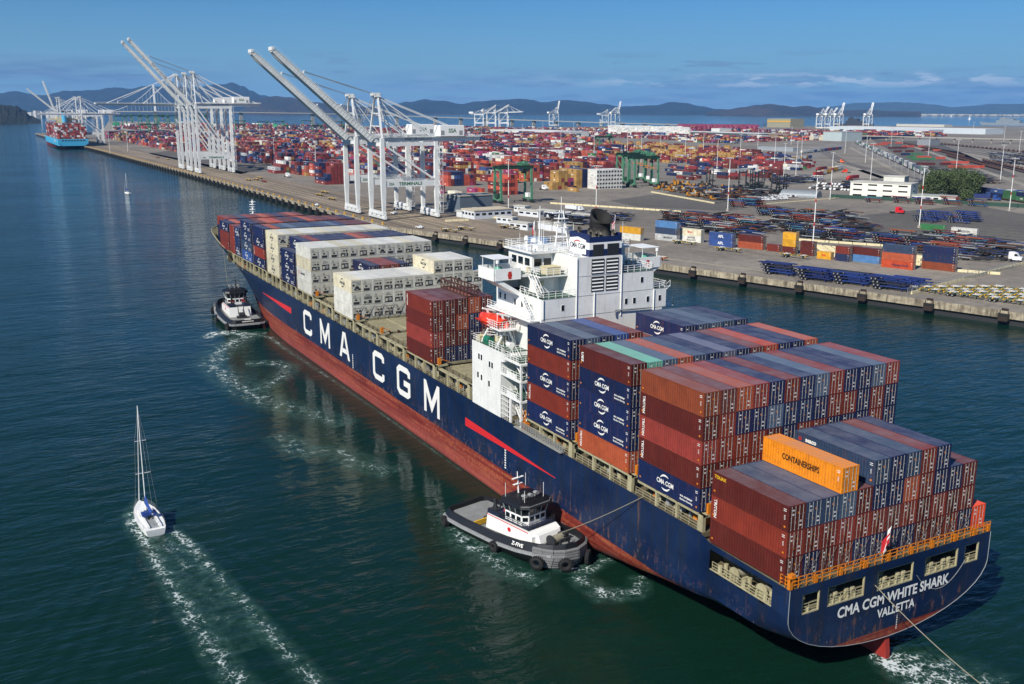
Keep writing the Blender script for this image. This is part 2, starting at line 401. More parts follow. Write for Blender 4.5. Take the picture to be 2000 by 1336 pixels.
# apron along the straight quay and its crane rails
ap = [(x, y-0.5) for x, y in QL]
sheet('quay_apron', ap + [(2650, -118), (1600, -132), (950, -142), (400, -150), (330, -150), (330, -118.6)], 4.02, M_apron)
for yr in (-105.2, -136.0):
    sheet('crane_rail', [(385, yr-0.35), (1640, yr+4.65), (1640, yr+5.35), (385, yr+0.35)], 4.04, M_dark)
for yo in (-111, -117, -123, -129):
    sheet('apron_lane_line', [(385, yo-0.18), (1640, yo+4.9), (1640, yo+5.2), (385, yo+0.18)], 4.04, M_cream)
sheet('apron_lane_line', [(140, -184), (388, -113), (388, -113.5), (140, -184.5)], 4.04, M_cream)
for pts, m_ in [
    (((1190, 392), (1330, 372), (1480, 396), (1420, 412), (1245, 404)), M_asphd),
    (((290, 300), (345, 292), (520, 330), (470, 340)), M_asphd),
    (((1640, 425), (1900, 400), (2010, 420), (2010, 470), (1820, 492), (1600, 470)), M_asphd),
    (((1702, 272), (1830, 278), (1990, 345), (1830, 352)), M_asphd),
    (((1800, 285), (2010, 318), (2010, 338), (1890, 312)), M_pale),
    (((1660, 282), (1690, 278), (1838, 352), (1796, 352)), M_road),
    (((1480, 352), (1500, 300), (1640, 278), (1650, 282), (1560, 325), (1540, 352)), M_road)]:
    sheet('asphalt_lot' if m_ is not M_road else 'road', px(*pts), 4.02, m_)
for i in range(10):
    a, b, c, d = [((1775+i*9, 279-i*0.2), (1840+i*16, 296-i*0.6), (1930+i*26, 318-i*1.2), (2040+i*34, 346-i*2.0)) if i < 7 else ((1600+(i-7)*8, 296), (1640+(i-7)*8, 318), (1720+(i-7)*8, 340), (1830+(i-7)*8, 356))][0]
    L_ = px(a, b, c, d); R_ = px(*[(q[0]+0.9+(q[1]-270)*0.02, q[1]-0.25) for q in (a, b, c, d)])
    sheet('rail_track', L_+R_[::-1], 4.07+0.002*i, M_dark)
for pts in [((1655, 288), (1662, 287), (1800, 356), (1786, 356)), ((1672, 281), (1676, 280.5), (1830, 352), (1822, 352)),
            ((1742, 273), (1752, 273), (2010, 362), (2010, 368)), ((1630, 318), (1640, 316), (1745, 352), (1730, 352)),
            ((1560, 350), (1565, 346), (1700, 330), (1760, 348))]:
    sheet('service_road', px(*pts), 4.05, M_pale)

# quay walls
def quay_wall():
    k = Nodes('quay_concrete')
    n = k.noise(k.coord((1, 1, 1.0)), 0.5, 6, 0.65); s_ = k.noise(k.coord((1, 1, 0.12)), 0.9, 5, 0.65)
    c = k.mix(k.ramp(n, 0.35, 0.65), hx('#756b5b'), hx('#aba18a')); c = k.mix(k.ramp(s_, 0.46, 0.66, 0, 0.85), c, hx('#40382c'))
    k.base(c); k.rough(0.9); return k.m
M_quay = quay_wall(); M_fen = paint('dark_fender_frame', '#2c211b', 0.85, 0.3, 1.0)
def edge_strip(mb, pts, off, z0, z1, th):
    for a, b in zip(pts, pts[1:]):
        a = Vector((a[0], a[1], 0)); b = Vector((b[0], b[1], 0)); d = (b-a).normalized(); nn = Vector((-d.y, d.x, 0))
        if nn.y < 0: nn = -nn
        c0 = a+nn*off; c1 = b+nn*off
        mb.add([tuple(c0+Vector((0, 0, z0))), tuple(c1+Vector((0, 0, z0))), tuple(c1+nn*th+Vector((0, 0, z0))), tuple(c0+nn*th+Vector((0, 0, z0))),
                tuple(c0+Vector((0, 0, z1))), tuple(c1+Vector((0, 0, z1))), tuple(c1+nn*th+Vector((0, 0, z1))), tuple(c0+nn*th+Vector((0, 0, z1)))],
               [(0,3,2,1),(4,5,6,7),(0,1,5,4),(1,2,6,5),(2,3,7,6),(3,0,4,7)])
mb = MB(); edge_strip(mb, QR, 0.0, 2.0, 4.2, 1.1)
tag(mb.build('quay_wall', M_quay), 'long pale stained concrete quay wall behind the big ship, dark gap at its foot', 'quay wall')
mb = MB(); edge_strip(mb, QL, 0.0, 2.3, 4.3, 1.6)
tag(mb.build('quay_wall', M_quay), 'straight wharf edge of brown concrete running away to the distant blue ship', 'quay wall')
mb = MB(); edge_strip(mb, QR, -0.1, -1, 2.0, 0.3); edge_strip(mb, QL, -0.1, -1, 2.3, 0.3)  # dark-coloured strip stands in for the shade among the piles below the quay
tag(mb.build('painted_pile_shade', M_dark), 'dark strip painted as the shade under both concrete quay edges', 'quay wall')
# fenders and bollards
fb = MB(); fb.box(-1.6, 1.6, 0, 0.8, 1.4, 3.4); fb.box(-1.3, 1.3, 0.8, 1.0, 1.2, 2.6, 1); fb.bar((-1.2, 0, 4.3), (-1.2, 0.7, 3.0), 0.18, mi=1); fb.bar((1.2, 0, 4.3), (1.2, 0.7, 3.0), 0.18, mi=1); fb.box(-0.9, 0.9, -0.6, 0.1, 4.3, 4.9, 1)
fender_me = fb.mesh('quay_fender', [M_black, M_fen])
fp = MB(); fp.box(-1.6, 1.6, 0, 1.2, -0.5, 3.4)
for q in (-1.1, 0, 1.1): fp.cyl((q, 1.3, -1), (q, 1.3, 4.2), 0.28)
pile_me = fp.mesh('fender_piles', M_black)
bm_ = MB(); bm_.cyl((0, 0, 0), (0, 0, 0.75), 0.42); bm_.cyl((0, 0, 0.75), (0, 0, 1.0), 0.7); bm_.box(-0.8, 0.8, -0.8, 0.8, 0, 0.14)
boll_me = bm_.mesh('bollard', M_yel)
def along(pts, step, start=0.0):
    t = start
    for a, b in zip(pts, pts[1:]):
        a = Vector((a[0], a[1], 0)); b = Vector((b[0], b[1], 0)); L = (b-a).length; d = (b-a)/L
        while t < L: yield a+d*t, d; t += step
        t -= L
i = 0
_qa = Vector((106-400, -180+97.5, 0)).normalized()
FEN = [G(u, v, 3.0) for u, v in ((832, 462), (893, 470), (957, 480), (1355, 530), (1454, 543), (1563, 559), (1683, 577), (1814, 595), (1959, 616))]
for p in FEN:
    d = _qa; t_ = (p-Vector((400, -97.5, 0))).dot(d); p = Vector((400, -97.5, 0))+Vector((d.x, d.y, 0))*t_; p.z = 0
    a = math.atan2(d.y, d.x)+math.pi
    n_ = Vector((math.cos(a+math.pi/2), math.sin(a+math.pi/2), 0))
    if n_.y < 0: a += math.pi; n_ = -n_
    o = obj('quay_fender', fender_me, loc=p+n_*1.1, rz=a); i += 1
    tag(o, 'dark fender block on rusty frame, %s from the bend of the pale quay wall' % ['first', 'second', 'third', 'fourth', 'fifth', 'sixth', 'seventh', 'eighth', 'ninth'][i-1], 'fender', 'fenders on the pale quay wall')
i = 0
for p, d in along(QL, 14.5, 6):
    if p.x > 1650: break
    a = math.atan2(d.y, d.x); i += 1
    o = obj('fender_piles', pile_me, loc=p+Vector((-math.sin(a), math.cos(a), 0))*1.5, rz=a)
    tag(o, 'dark timber fender pile cluster standing against the straight wharf edge', 'fender piles', 'fender piles along the straight wharf')
    o = obj('bollard', boll_me, loc=p+Vector((2, -0.2, 4.3)), rz=a)
    tag(o, 'squat yellow mooring bollard on the straight wharf edge', 'bollard', 'yellow bollards along the straight wharf')

# ---------------------------------------------------------------- far hills
def hill_mat(name, a, b):
    k = Nodes(name)
    n = k.noise(k.coord(), 0.0016, 8, 0.7); n2 = k.noise(k.coord(), 0.009, 7, 0.75)
    f = k.math('ADD', k.math('MULTIPLY', n, 0.6), k.math('MULTIPLY', n2, 0.4))
    k.base(k.mix(k.ramp(f, 0.45, 0.55), hx(a), hx(b))); k.rough(0.95); k.bump(f, 1.0, 260.0); return k.m
from mathutils import noise as mn
def ridge(name, prof, dist, depth, m_, z0=0.0, rough=0.26, seed=0, step=3.0, nf=0.0013):
    """a range of hills: prof gives skyline points (photo x, photo y) turned into azimuth and true height at its distance"""
    us = []; u = prof[0][0]
    while u <= prof[-1][0]: us.append(u); u += step
    rows = 15; vs = []; fs = []
    for ui, u in enumerate(us):
        for (a, b) in zip(prof, prof[1:]):
            if a[0] <= u <= b[0]:
                t = (u-a[0])/(b[0]-a[0]); t = t*t*(3-2*t); v = a[1]+(b[1]-a[1])*t; break
        d = FW*FPX+RT*(u-RW/2)+UP*(RH/2-v); hd = Vector((d.x, d.y)).length
        H = CAM.z + d.z/hd*dist
        for r in range(rows):
            s_ = r/(rows-1); D = dist-depth+2.0*depth*s_
            prf = math.sin(math.pi*s_)**0.8
            x = CAM.x+d.x/hd*D; y = CAM.y+d.y/hd*D
            nz = mn.fractal(Vector((x*nf+seed, y*nf, seed)), 0.75, 2.1, 6)
            z = z0 + max(0, (H-z0))*prf*(1+rough*1.8*nz*(1-prf*0.75)) 
            vs.append((x, y, z if 0 < r < rows-1 else -5))
    nU = len(us)
    for i in range(nU-1):
        for r in range(rows-1): fs.append((i*rows+r, (i+1)*rows+r, (i+1)*rows+r+1, i*rows+r+1))
    mb = MB(); mb.add(vs, fs); o = mb.build(name, m_, smooth=True); return tag(o, kind='structure')
HM1 = hill_mat('far_hill_cover', '#04121a', '#162a2e'); HM2 = hill_mat('dry_hill_cover', '#26221c', '#4a3a2a'); HM3 = hill_mat('pale_hill_cover', '#2a3a38', '#3a4a42')
ridge('mountain', [(-160, 178), (-60, 186), (0, 183), (30, 179), (60, 185), (90, 187), (110, 183), (130, 180.5), (150, 179), (190, 178), (215, 172), (250, 172), (285, 170), (320, 168), (360, 171), (400, 168.5), (430, 166), (452, 161), (472, 167), (490, 178), (512, 187), (560, 200), (640, 210)], 19000, 2600, HM1, seed=1)
ridge('hills', [(470, 216), (500, 196), (532, 188), (560, 190), (600, 199), (650, 203), (700, 208), (760, 216)], 13800, 1000, HM2, seed=5)
ridge('hills', [(640, 216), (700, 209), (750, 207), (800, 199), (830, 194), (860, 197), (900, 204), (930, 199), (975, 194), (1010, 192), (1040, 195), (1060, 200), (1100, 196), (1140, 199), (1180, 204), (1210, 208), (1250, 207), (1280, 206), (1310, 201), (1340, 202), (1370, 208), (1400, 213), (1440, 216)], 17000, 1900, HM1, seed=9)
ridge('hills', [(1380, 219), (1420, 214), (1450, 210), (1480, 206), (1505, 203.5), (1530, 206), (1550, 208.5), (1575, 206.5), (1600, 211), (1620, 212), (1640, 216), (1680, 215), (1700, 214), (1740, 216), (1800, 218)], 13600, 1000, HM2, seed=12)
ridge('hills', [(1560, 216), (1620, 208), (1680, 202), (1720, 200), (1770, 201), (1820, 204), (1860, 209), (1900, 207), (1950, 204), (2000, 203), (2080, 206), (2180, 204)], 25000, 2600, HM3, seed=15)
ridge('island_hill', [(-130, 196), (-60, 200), (-20, 203), (5, 204), (30, 209), (48, 217), (60, 227), (80, 234)], 5200, 420, hill_mat('island_wood', '#18221a', '#2e3424'), seed=20, step=0.7, rough=0.35, nf=0.02)
# far shore strip with a town on it
mb = MB(); prev = None; vs = []; fs = []
for i in range(0, 61):
    u = -300+i*42; d = FW*FPX+RT*(u-RW/2)+UP*(RH/2-220); hd = Vector((d.x, d.y)).length
    for D, z in ((14600, -1), (14620, 5), (16500, 9)):
        vs.append((CAM.x+d.x/hd*D, CAM.y+d.y/hd*D, z))
for i in range(60):
    for j in range(2): fs.append((3*i+j, 3*i+3+j, 3*i+4+j, 3*i+1+j))
mb.add(vs, fs); tag(mb.build('far_shore', HM2), kind='structure')
mb = MB(); rnd = random.Random(3)
for i in range(420):
    u = rnd.choice([rnd.uniform(1640, 2020), rnd.uniform(1640, 2020), rnd.uniform(500, 760), rnd.uniform(1400, 1640)])
    g = G(u, 240, 0); d = Vector((g.x-CAM.x, g.y-CAM.y, 0)).normalized(); p = CAM+d*rnd.uniform(14650, 15300)
    s_ = rnd.uniform(12, 45); h_ = rnd.uniform(8, 20); mb.box(p.x-s_, p.x+s_, p.y-s_, p.y+s_, 2, 6+h_)
tag(mb.build('far_town', paint('town_wall', '#b9b4a6', 0.8, 0.3, 0.002)), 'pale specks of a town along the far shore of the bay', 'town', kind='stuff')

# ---------------------------------------------------------------- shipping containers
TH, RP = 2.92, 2.47          # tier height, row pitch
PAL = dict(d='#581c15', r='#74291b', u='#78381f', m='#6a342e', p='#84322a', s='#a24c2d', o='#b5431f', n='#0e1c44', N='#17284e', t='#2c3e58',
           T='#4a5c72', b='#2b4a86', l='#5b5f76', g='#6db09a', w='#c9c8be', c='#d0c8ac', y='#c8921c', Y='#dd8210', O='#e2491a', k='#a9acab', e='#2e6b3c', a='#4c78a8')
CNAME = dict(d='dark red', r='brick red', u='rust brown', m='faded mauve red', p='pinkish red', s='salmon red', o='orange red', n='navy', N='slate navy', t='slate blue',
             T='pale slate', b='mid blue', l='lavender grey', g='mint green', w='white', c='cream', y='yellow', Y='bright orange', O='vivid orange', k='light grey', e='green', a='light blue')
M_cont = paint('container_paint', 'object', 0.5, 0.38, 0.55, rust=0.38, streak=True)
def roof_mat():
    k = Nodes('container_roof'); oi = k.n('ShaderNodeObjectInfo'); t = k.n('ShaderNodeTexCoord')
    ad = k.n('ShaderNodeVectorMath', operation='ADD'); cb = k.n('ShaderNodeCombineXYZ')
    for i, f in enumerate((57.0, 31.0)): k.l(k.math('MULTIPLY', oi.outputs['Random'], f), cb.inputs[i])
    k.l(t.outputs['Object'], ad.inputs[0]); k.l(cb.outputs[0], ad.inputs[1]); v = ad.outputs[0]
    n = k.noise(v, 0.35, 6, 0.65); n2 = k.noise(v, 3.5, 4, 0.7)
    c = k.mix(k.ramp(n, 0.35, 0.7, 0.10, 0.42), oi.outputs['Color'], hx('#7d8088'))
    c = k.mix(k.ramp(n2, 0.62, 0.72, 0, 0.45), c, hx('#3a2c26')); c = k.mix(k.ramp(k.noise(v, 14, 2, 0.5), 0.70, 0.74, 0, 0.5), c, hx('#c9c6bd'))
    k.base(c); k.rough(0.6); return k.m
M_roof = roof_mat()
M_frame = paint('container_frame', 'object', 0.6, 0.35, 1.4, rust=0.7, streak=True)
M_rod = paint('galvanised_rod', '#a3a29e', 0.5, 0.3, 3.0)
M_reef = paint('reefer_panel', '#b9b6a8', 0.5, 0.22, 1.2, rust=0.25)

def container_mesh(L, W=2.438, H=2.885, corr=0.42, reefer=False, door_end=True):
    mb = MB(); hw = W/2; t = 0.06
    for s_ in (-1, 1):                      # corrugated sides
        if not reefer:
            nx = int((L-0.30)/corr); vs = []; x = 0.15; p = (L-0.30)/nx
            prof = []
            for i in range(nx): prof += [(x+i*p, 0.0), (x+(i+0.28)*p, 0.0), (x+(i+0.5)*p, 0.036), (x+(i+0.78)*p, 0.036)]
            prof.append((x+nx*p, 0.0))
            for (xx, d) in prof:
                vs += [(xx, s_*(hw-0.012-d), 0.14), (xx, s_*(hw-0.012-d), H-0.10)]
            n = len(prof); fs = [(2*i, 2*i+2, 2*i+3, 2*i+1) if s_ < 0 else (2*i+1, 2*i+3, 2*i+2, 2*i) for i in range(n-1)]
            mb.add(vs, fs, 0)
        else:
            mb.box(0.1, L-0.1, s_*(hw-0.05), s_*(hw-0.02), 0.14, H-0.10, 0)
            for i in range(1, 12): mb.box(i*L/12-0.02, i*L/12+0.02, s_*(hw-0.02), s_*(hw-0.012), 0.16, H-0.12, 0)
        mb.box(0.17, L-0.17, s_*(hw-0.10), s_*hw, 0.0, 0.15, 2); mb.box(0.17, L-0.17, s_*(hw-0.07), s_*hw, H-0.11, H-0.012, 2)
        for x0 in (0.0, L-0.17):
            mb.box(x0, x0+0.17, s_*(hw-0.15), s_*(hw+0.002), 0.11, H-0.11, 2)
            for z0 in (-0.002, H-0.12): mb.box(x0-0.004, x0+0.174, s_*(hw-0.16), s_*(hw+0.006), z0, z0+0.122, 2)
    # roof with shallow cross ribs
    nr = int(L/0.6); vs = []; q = (L-0.3)/nr
    for i in range(nr):
        for (a, z) in ((0, 0), (0.3, 0), (0.5, 0.02), (0.8, 0.02)): vs += [(0.15+(i+a)*q, -hw+0.05, H-0.03+z), (0.15+(i+a)*q, hw-0.05, H-0.03+z)]
    vs += [(L-0.15, -hw+0.05, H-0.03), (L-0.15, hw-0.05, H-0.03)]; n = len(vs)//2
    mb.add(vs, [(2*i, 2*i+2, 2*i+3, 2*i+1) for i in range(n-1)], 1)
    for x0, x1 in ((0.0, 0.15), (L-0.15, L)):
        mb.box(x0, x1, -hw+0.16, hw-0.16, H-0.13, H-0.008, 2); mb.box(x0, x1, -hw+0.16, hw-0.16, 0.0, 0.14, 2)
    mb.box(0.1, 0.14 if not reefer else 0.5, -hw+0.15, hw-0.15, 0.14, H-0.13, 0)
    mb.box(L-0.10, L-0.05, -hw+0.15, hw-0.15, 0.14, H-0.13, 0)
    mb.box(0.3, L-0.3, -hw+0.1, hw-0.1, 0.10, 0.13, 2)
    # small code marks and a sticker near the door end of each side, and on the front top
    for s_ in (-1, 1):
        yy = s_*(hw+0.008)
        for i, (a, b) in enumerate(((2.42, 2.54), (2.22, 2.34), (1.72, 1.80), (1.58, 1.66), (1.44, 1.52), (1.30, 1.38))):
            x0 = 0.35 if i < 2 else 0.45; mb.box(x0, x0+(0.42 if i < 2 else 0.2), yy-0.004, yy+0.004, a, a+(b-a)*0.6, 3)
        mb.box(0.36, 0.62, yy-0.004, yy+0.004, 0.42, 0.62, 4); mb.box(L-0.60, L-0.34, yy-0.004, yy+0.004, 0.5, 0.7, 4)
    return mb.mesh('container', [M_cont, M_roof, M_frame, M_letw, M_orange])
ME40 = container_mesh(12.19); ME20 = container_mesh(6.06); ME40R = container_mesh(12.19, reefer=True)
def door_mesh():
    mb = MB(); H = 2.885
    for i in range(5): z0 = 0.18+i*0.51; mb.box(0.03, 0.075, 0.02, 1.05, z0, z0+0.42, 0); mb.box(0.055, 0.085, 0.02, 1.05, z0+0.42, z0+0.51, 0)
    mb.box(0.02, 0.06, 0.0, 0.02, 0.15, 2.74, 1)
    for z in (0.3, 0.95, 1.75, 2.45): mb.box(-0.01, 0.05, 0.99, 1.09, z, z+0.12, 1)
    mb.box(0.018, 0.03, 0.42, 0.72, 2.28, 2.42, 2); mb.box(0.018, 0.03, 0.42, 0.70, 1.9, 1.97, 2); mb.box(0.018, 0.03, 0.42, 0.66, 1.78, 1.85, 2); mb.box(0.018, 0.03, 0.10, 0.24, 0.8, 1.0, 3)
    return mb.mesh('door', [M_cont, M_frame, M_letw, M_orange])
def rod_mesh():
    mb = MB(); mb.cyl((-0.01, 0, 0.10), (-0.01, 0, 2.80), 0.024, n=5)
    for z in (0.16, 1.5, 2.72): mb.box(-0.03, 0.03, -0.045, 0.045, z-0.02, z+0.02)
    mb.box(-0.03, -0.01, 0, 0.2, 1.05, 1.07); return mb.mesh('lock_rod', M_rod)
DOOR, ROD = door_mesh(), rod_mesh()
def unit_mesh(kind):
    mb = MB(); hw = 1.05
    mb.box(0.0, 0.08, -hw, hw, 0.15, 2.75, 0)
    if kind == 0:
        mb.cyl((-0.03, -0.1, 1.05), (0.0, -0.1, 1.05), 0.48, n=14, mi=1); mb.box(-0.025, 0.0, -0.9, 0.55, 0.55, 0.95, 1); mb.box(-0.03, 0.0, 0.5, 0.95, 1.5, 1.9, 1); mb.box(-0.05, 0, -0.8, 0.1, 1.75, 2.25, 2)
        mb.box(-0.03, 0, -1.0, 1.0, 2.38, 2.44, 1); mb.box(-0.06, -0.02, -0.35, 0.2, 0.62, 0.85, 2)
    elif kind == 1:
        mb.box(-0.02, 0, -0.95, 0.95, 0.35, 1.2, 1); mb.box(-0.06, -0.01, -0.6, -0.15, 0.5, 1.05, 2); mb.box(-0.06, -0.01, 0.1, 0.65, 0.45, 0.8, 0)
        mb.box(-0.03, 0, -0.8, -0.35, 1.5, 1.95, 1); mb.box(-0.03, 0, -0.1, 0.3, 1.55, 1.9, 1); mb.box(-0.03, 0, 0.55, 0.8, 1.45, 2.0, 2); mb.box(-0.02, 0, -0.9, 0.9, 2.3, 2.36, 1)
    elif kind == 3:
        mb.box(-0.03, 0, -0.9, 0.9, 0.3, 1.55, 1); mb.cyl((-0.06, -0.35, 0.95), (-0.02, -0.35, 0.95), 0.42, n=12, mi=2); mb.box(-0.05, 0, 0.25, 0.75, 0.5, 1.2, 0); mb.box(-0.02, 0, -0.7, 0.7, 1.9, 2.0, 1); mb.box(-0.04, 0, -0.2, 0.5, 2.2, 2.5, 2)
    elif kind == 4:
        mb.box(-0.02, 0, -0.5, 0.85, 0.35, 0.9, 1); mb.box(-0.02, 0, -0.9, -0.55, 0.5, 1.7, 2); mb.box(-0.03, 0, 0.0, 0.5, 1.15, 1.5, 1); mb.box(-0.02, 0, -0.95, 0.95, 1.75, 1.8, 1); mb.box(-0.03, 0, 0.3, 0.8, 2.0, 2.4, 2)
    else:
        for i in range(6): mb.box(-0.03, 0, -0.9+i*0.3, -0.72+i*0.3, 1.3, 1.95, 1)
        mb.box(-0.02, 0, -0.9, -0.2, 0.4, 1.1, 1); mb.box(-0.02, 0, 0.35, 0.9, 0.4, 0.9, 1); mb.cyl((-0.05, 0.05, 0.7), (0, 0.05, 0.7), 0.27, n=10, mi=2); mb.box(-0.04, 0, -0.5, 0.5, 2.1, 2.5, 2)
    mb.box(-0.01, 0.0, -hw-0.1, hw+0.1, 0.16, 0.24, 1)
    return mb.mesh('refrigeration_unit', [M_reef, M_dark, M_steel])
UNITS = [unit_mesh(i) for i in range(5)]

def logo_mesh(mat_, small=True):
    """company lettering with two arcs and the two small lines, in the container's side plane (x right, y up)"""
    mb = MB(); pl = lambda p: (p[0], p[1], 0)
    for s_ in (1, -1):
        pts = []; n = 10
        for i in range(n+1):
            t = R(150-95*i/n) if s_ > 0 else R(-30-95*i/n)
            pts.append((1.10*math.cos(t), 0.92*math.sin(t)))
        for i in range(n):
            w0 = 0.03+0.09*math.sin(math.pi*(i)/n); w1 = 0.03+0.09*math.sin(math.pi*(i+1)/n)
            a, b = Vector(pts[i]), Vector(pts[i+1]); ra, rb = a.normalized(), b.normalized()
            mb.add([pl(a-ra*w0), pl(a+ra*w0), pl(b+rb*w1), pl(b-rb*w1)], [(0, 1, 2, 3)])
    me = mb.mesh('logo', mat_)
    return me
LOGO_W, LOGO_N = logo_mesh(M_letw), logo_mesh(M_letn)
def side_mark(parent, L, kind, W=2.438):
    """lettering on the port (+y) side of a container; reads from +x towards -x"""
    y = W/2+0.012; X, Y = (-1, 0, 0), (0, 0, 1)
    def at(x): return L-x
    if kind in ('L', 'l'):
        mt = M_letw if kind == 'L' else M_letn; x = L*0.46 if kind == 'L' else L*0.5
        o = bpy.data.objects.new('logo', LOGO_W if kind == 'L' else LOGO_N); link(o, parent)
        o.matrix_local = mat_axes(X, Y, (0, 1, 0), (at(x), y, 1.45))
        letters('CMA CGM', 0.84, mt, (at(x), y, 1.42), X, Y, parent, bold=0.022, sx=0.86)
        if kind == 'L':
            letters('eco container', 0.42, mt, (at(L*0.80), y, 1.0), X, Y, parent, bold=0.012)
            letters('Bamboo flooring', 0.35, mt, (at(L*0.80), y, 0.55), X, Y, parent, bold=0.008)
    elif kind == 'V': letters('TRITON', 0.62, M_letw, (at(0.75), y, 1.45), (0, 0, -1), (-1, 0, 0), parent, bold=0.02)
    elif kind == 'U': letters('UES', 0.72, M_letw, (at(0.75), y, 1.45), (0, 0, -1), (-1, 0, 0), parent, bold=0.03, spacing=1.15)
    elif kind == 'X': letters('TOUAX', 0.55, M_lety, (at(1.35), y, 2.35), X, Y, parent, bold=0.02)
    elif kind == 'C':
        letters('CONTAINERSHIPS', 0.98, M_letk, (at(6.0), y, 1.5), X, Y, parent, bold=0.025, sx=0.72)
        letters('\u25a0', 0.01, M_letk, (at(6.0), y, 0.4), X, Y, parent)
    elif kind == 'S': letters('seaco', 0.75, M_letw, (at(2.6), y, 2.2), X, Y, parent, bold=0.03); letters('o', 0.9, M_red, (at(0.9), y, 2.2), X, Y, parent, bold=0.03)
    elif kind == 'E': letters('Seatrade', 1.0, M_letn, (at(5.0), y, 1.5), X, Y, parent, bold=0.02); letters('S', 1.3, M_red, (at(2.0), y, 1.5), X, Y, parent, bold=0.05)
    elif kind == 'M': letters('MAERSK', 1.35, M_letk, (at(7.3), y, 1.4), X, Y, parent, bold=0.02); letters('*', 2.6, M_letw, (at(2.6), y, 0.9), X, Y, parent, bold=0.09)
    elif kind == 'Q': letters('MAERSK', 1.15, M_letk, (at(7.0), y, 1.95), X, Y, parent, bold=0.02); letters('SEALAND', 1.15, M_letk, (at(7.0), y, 0.85), X, Y, parent, bold=0.02); letters('*', 2.6, paint('light_blue_lettering', '#5fa8cc'), (at(2.0), y, 0.9), X, Y, parent, bold=0.09)
    elif kind == 'A': letters('APL', 1.7, M_letw, (at(6.1), y, 1.4), X, Y, parent, bold=0.05)
    elif kind == 'H': letters('Hapag-Lloyd', 1.25, M_letn, (at(7.2), y, 1.3), X, Y, parent, bold=0.03)
    elif kind == 'D': letters('DHL', 1.0, M_redst, (at(L/2), y, 1.5), X, Y, parent, bold=0.05)
    elif kind == 'W': letters('Matson', 2.0, M_letn, (at(6.1), y, 1.4), X, Y, parent, bold=0.02)
    elif kind == 'Z': letters('CIMC', 1.5, M_letw, (at(6.1), y, 1.4), X, Y, parent, bold=0.05)
    elif kind == 'P': letters('VECHI', 1.0, M_redst, (at(6.1), y, 1.4), X, Y, parent, bold=0.04)
    if kind != 'C' and L > 8 and kind != 'l':
        for i in range(3):
            z0 = 0.5+0.3*i
    return
DETAIL = dict(n=0)
def container(code, loc, rz=0.0, L=12.19, mark=None, ends=True, label='', group=None, nodoor=False):
    ree = code in 'wc' and L > 8 and not nodoor
    me = ME20 if L < 8 else (ME40R if ree else ME40)
    c = hx(PAL[code]); j = 1+random.uniform(-0.16, 0.16); c = (c[0]*j, c[1]*j, c[2]*j, 1)
    o = obj('shipping_container', me, loc=loc, rz=rz, color=c); tag(o, label, 'container', group)
    if ends:
        if ree:
            obj('refrigeration_unit', UNITS[random.choice((0, 1, 2, 3, 4, 1, 4))], o, color=c)
        else:
            for s_ in (-1, 1):
                d = obj('door', DOOR, o, color=c)
                if s_ < 0: d.rotation_euler = (math.pi, 0, 0); d.location = (0, 0, 2.885)
                for yy in (0.28, 0.80):
                    q = obj('lock_rod', ROD, d, loc=(0, yy, 0))
    if mark: side_mark(o, L, mark)
    return o
ORD = ['first', 'second', 'third', 'fourth', 'fifth', 'sixth', 'seventh', 'eighth', 'ninth', 'tenth', 'eleventh', 'twelfth', 'thirteenth']
TIER = {1: 'bottom tier', 2: 'second tier', 3: 'third tier', 4: 'fourth tier', 5: 'fifth tier'}
def row_y(r): return 16.05-RP/2-(r-1)*RP
CGRP = "containers stacked on the big ship's deck"
def bay(x, z0, spec, name, L=12.19, ends=True):
    """spec: {tier: 'codes for rows 1..13' ('.' empty)} or {tier: {row: code}}; a code may carry a mark after it in a dict"""
    top = max(spec)
    for t, rows in spec.items():
        it = rows.items() if isinstance(rows, dict) else [(i+1, ch) for i, ch in enumerate(rows)]
        for r, ch in it:
            if ch in ('.', ' '): continue
            code, mk = ch[0], (ch[1] if len(ch) > 1 else None)
            ree = ' refrigerated' if code in 'wc' else ''
            lab = '%s%s container, %s, %s row, %s' % (CNAME[code], ree, TIER[t], ORD[r-1], name.replace('the ', '', 1))
            container(code, (x, row_y(r), z0+(t-1)*TH), L=L, mark=mk, ends=ends, label=lab, group=CGRP)
def merge(s_, **over):
    d = {i+1: ch for i, ch in enumerate(s_) if ch != '.'}
    for k_, v_ in over.items(): d[int(k_[1:])] = v_
    return d
def stamped(s_, o): d = {i+1: ch for i, ch in enumerate(s_) if ch != '.'}; d.update(o); return d
bay(0.0, 12.75, {1: 'dndrNNnnddrnO', 2: stamped('drrprrmrdrdr', {1: 'rV'}), 3: stamped('dttTdnnsrnnd', {1: 'dX'}), 4: {4: 'YC', 6: 'tS', 7: 'n', 8: 't', 9: 'r', 10: 'n'}}, 'the stern stack')
bay(14.3, 15.52, {1: {1: 'nL'}, 2: stamped('ddrrpdnrrdndr', {1: 'dV'}), 3: stamped('prrrdnrrnnnrn', {1: 'pV'}), 4: stamped('drnnTNNnrrnrn', {1: 'dV'}), 5: 'umspnrNTrnnTp'}, 'the second stack from the stern')
bay(28.65, 15.6, {1: {1: 'sV'}, 2: {1: 'nL'}, 3: {1: 'nL'}, 4: {1: 'nL', 2: 'd', 3: 'n', 4: 'n', 5: 'r', 6: 'n', 7: 'n'}, 5: stamped('dgTstnlnmonns', {1: 'dU'})}, 'the third stack from the stern')
bay(43.2, 15.75, {1: {1: 'nL'}, 2: {1: 'rV'}, 3: {1: 'nL'}, 4: {1: 'r', 2: 'n', 3: 'd', 4: 'n', 5: 'n', 6: 'r', 7: 's', 8: 'r'}, 5: stamped('nTnbr...ntTtn', {1: 'nL', 9: 'nL'})}, 'the stack behind the bridge')
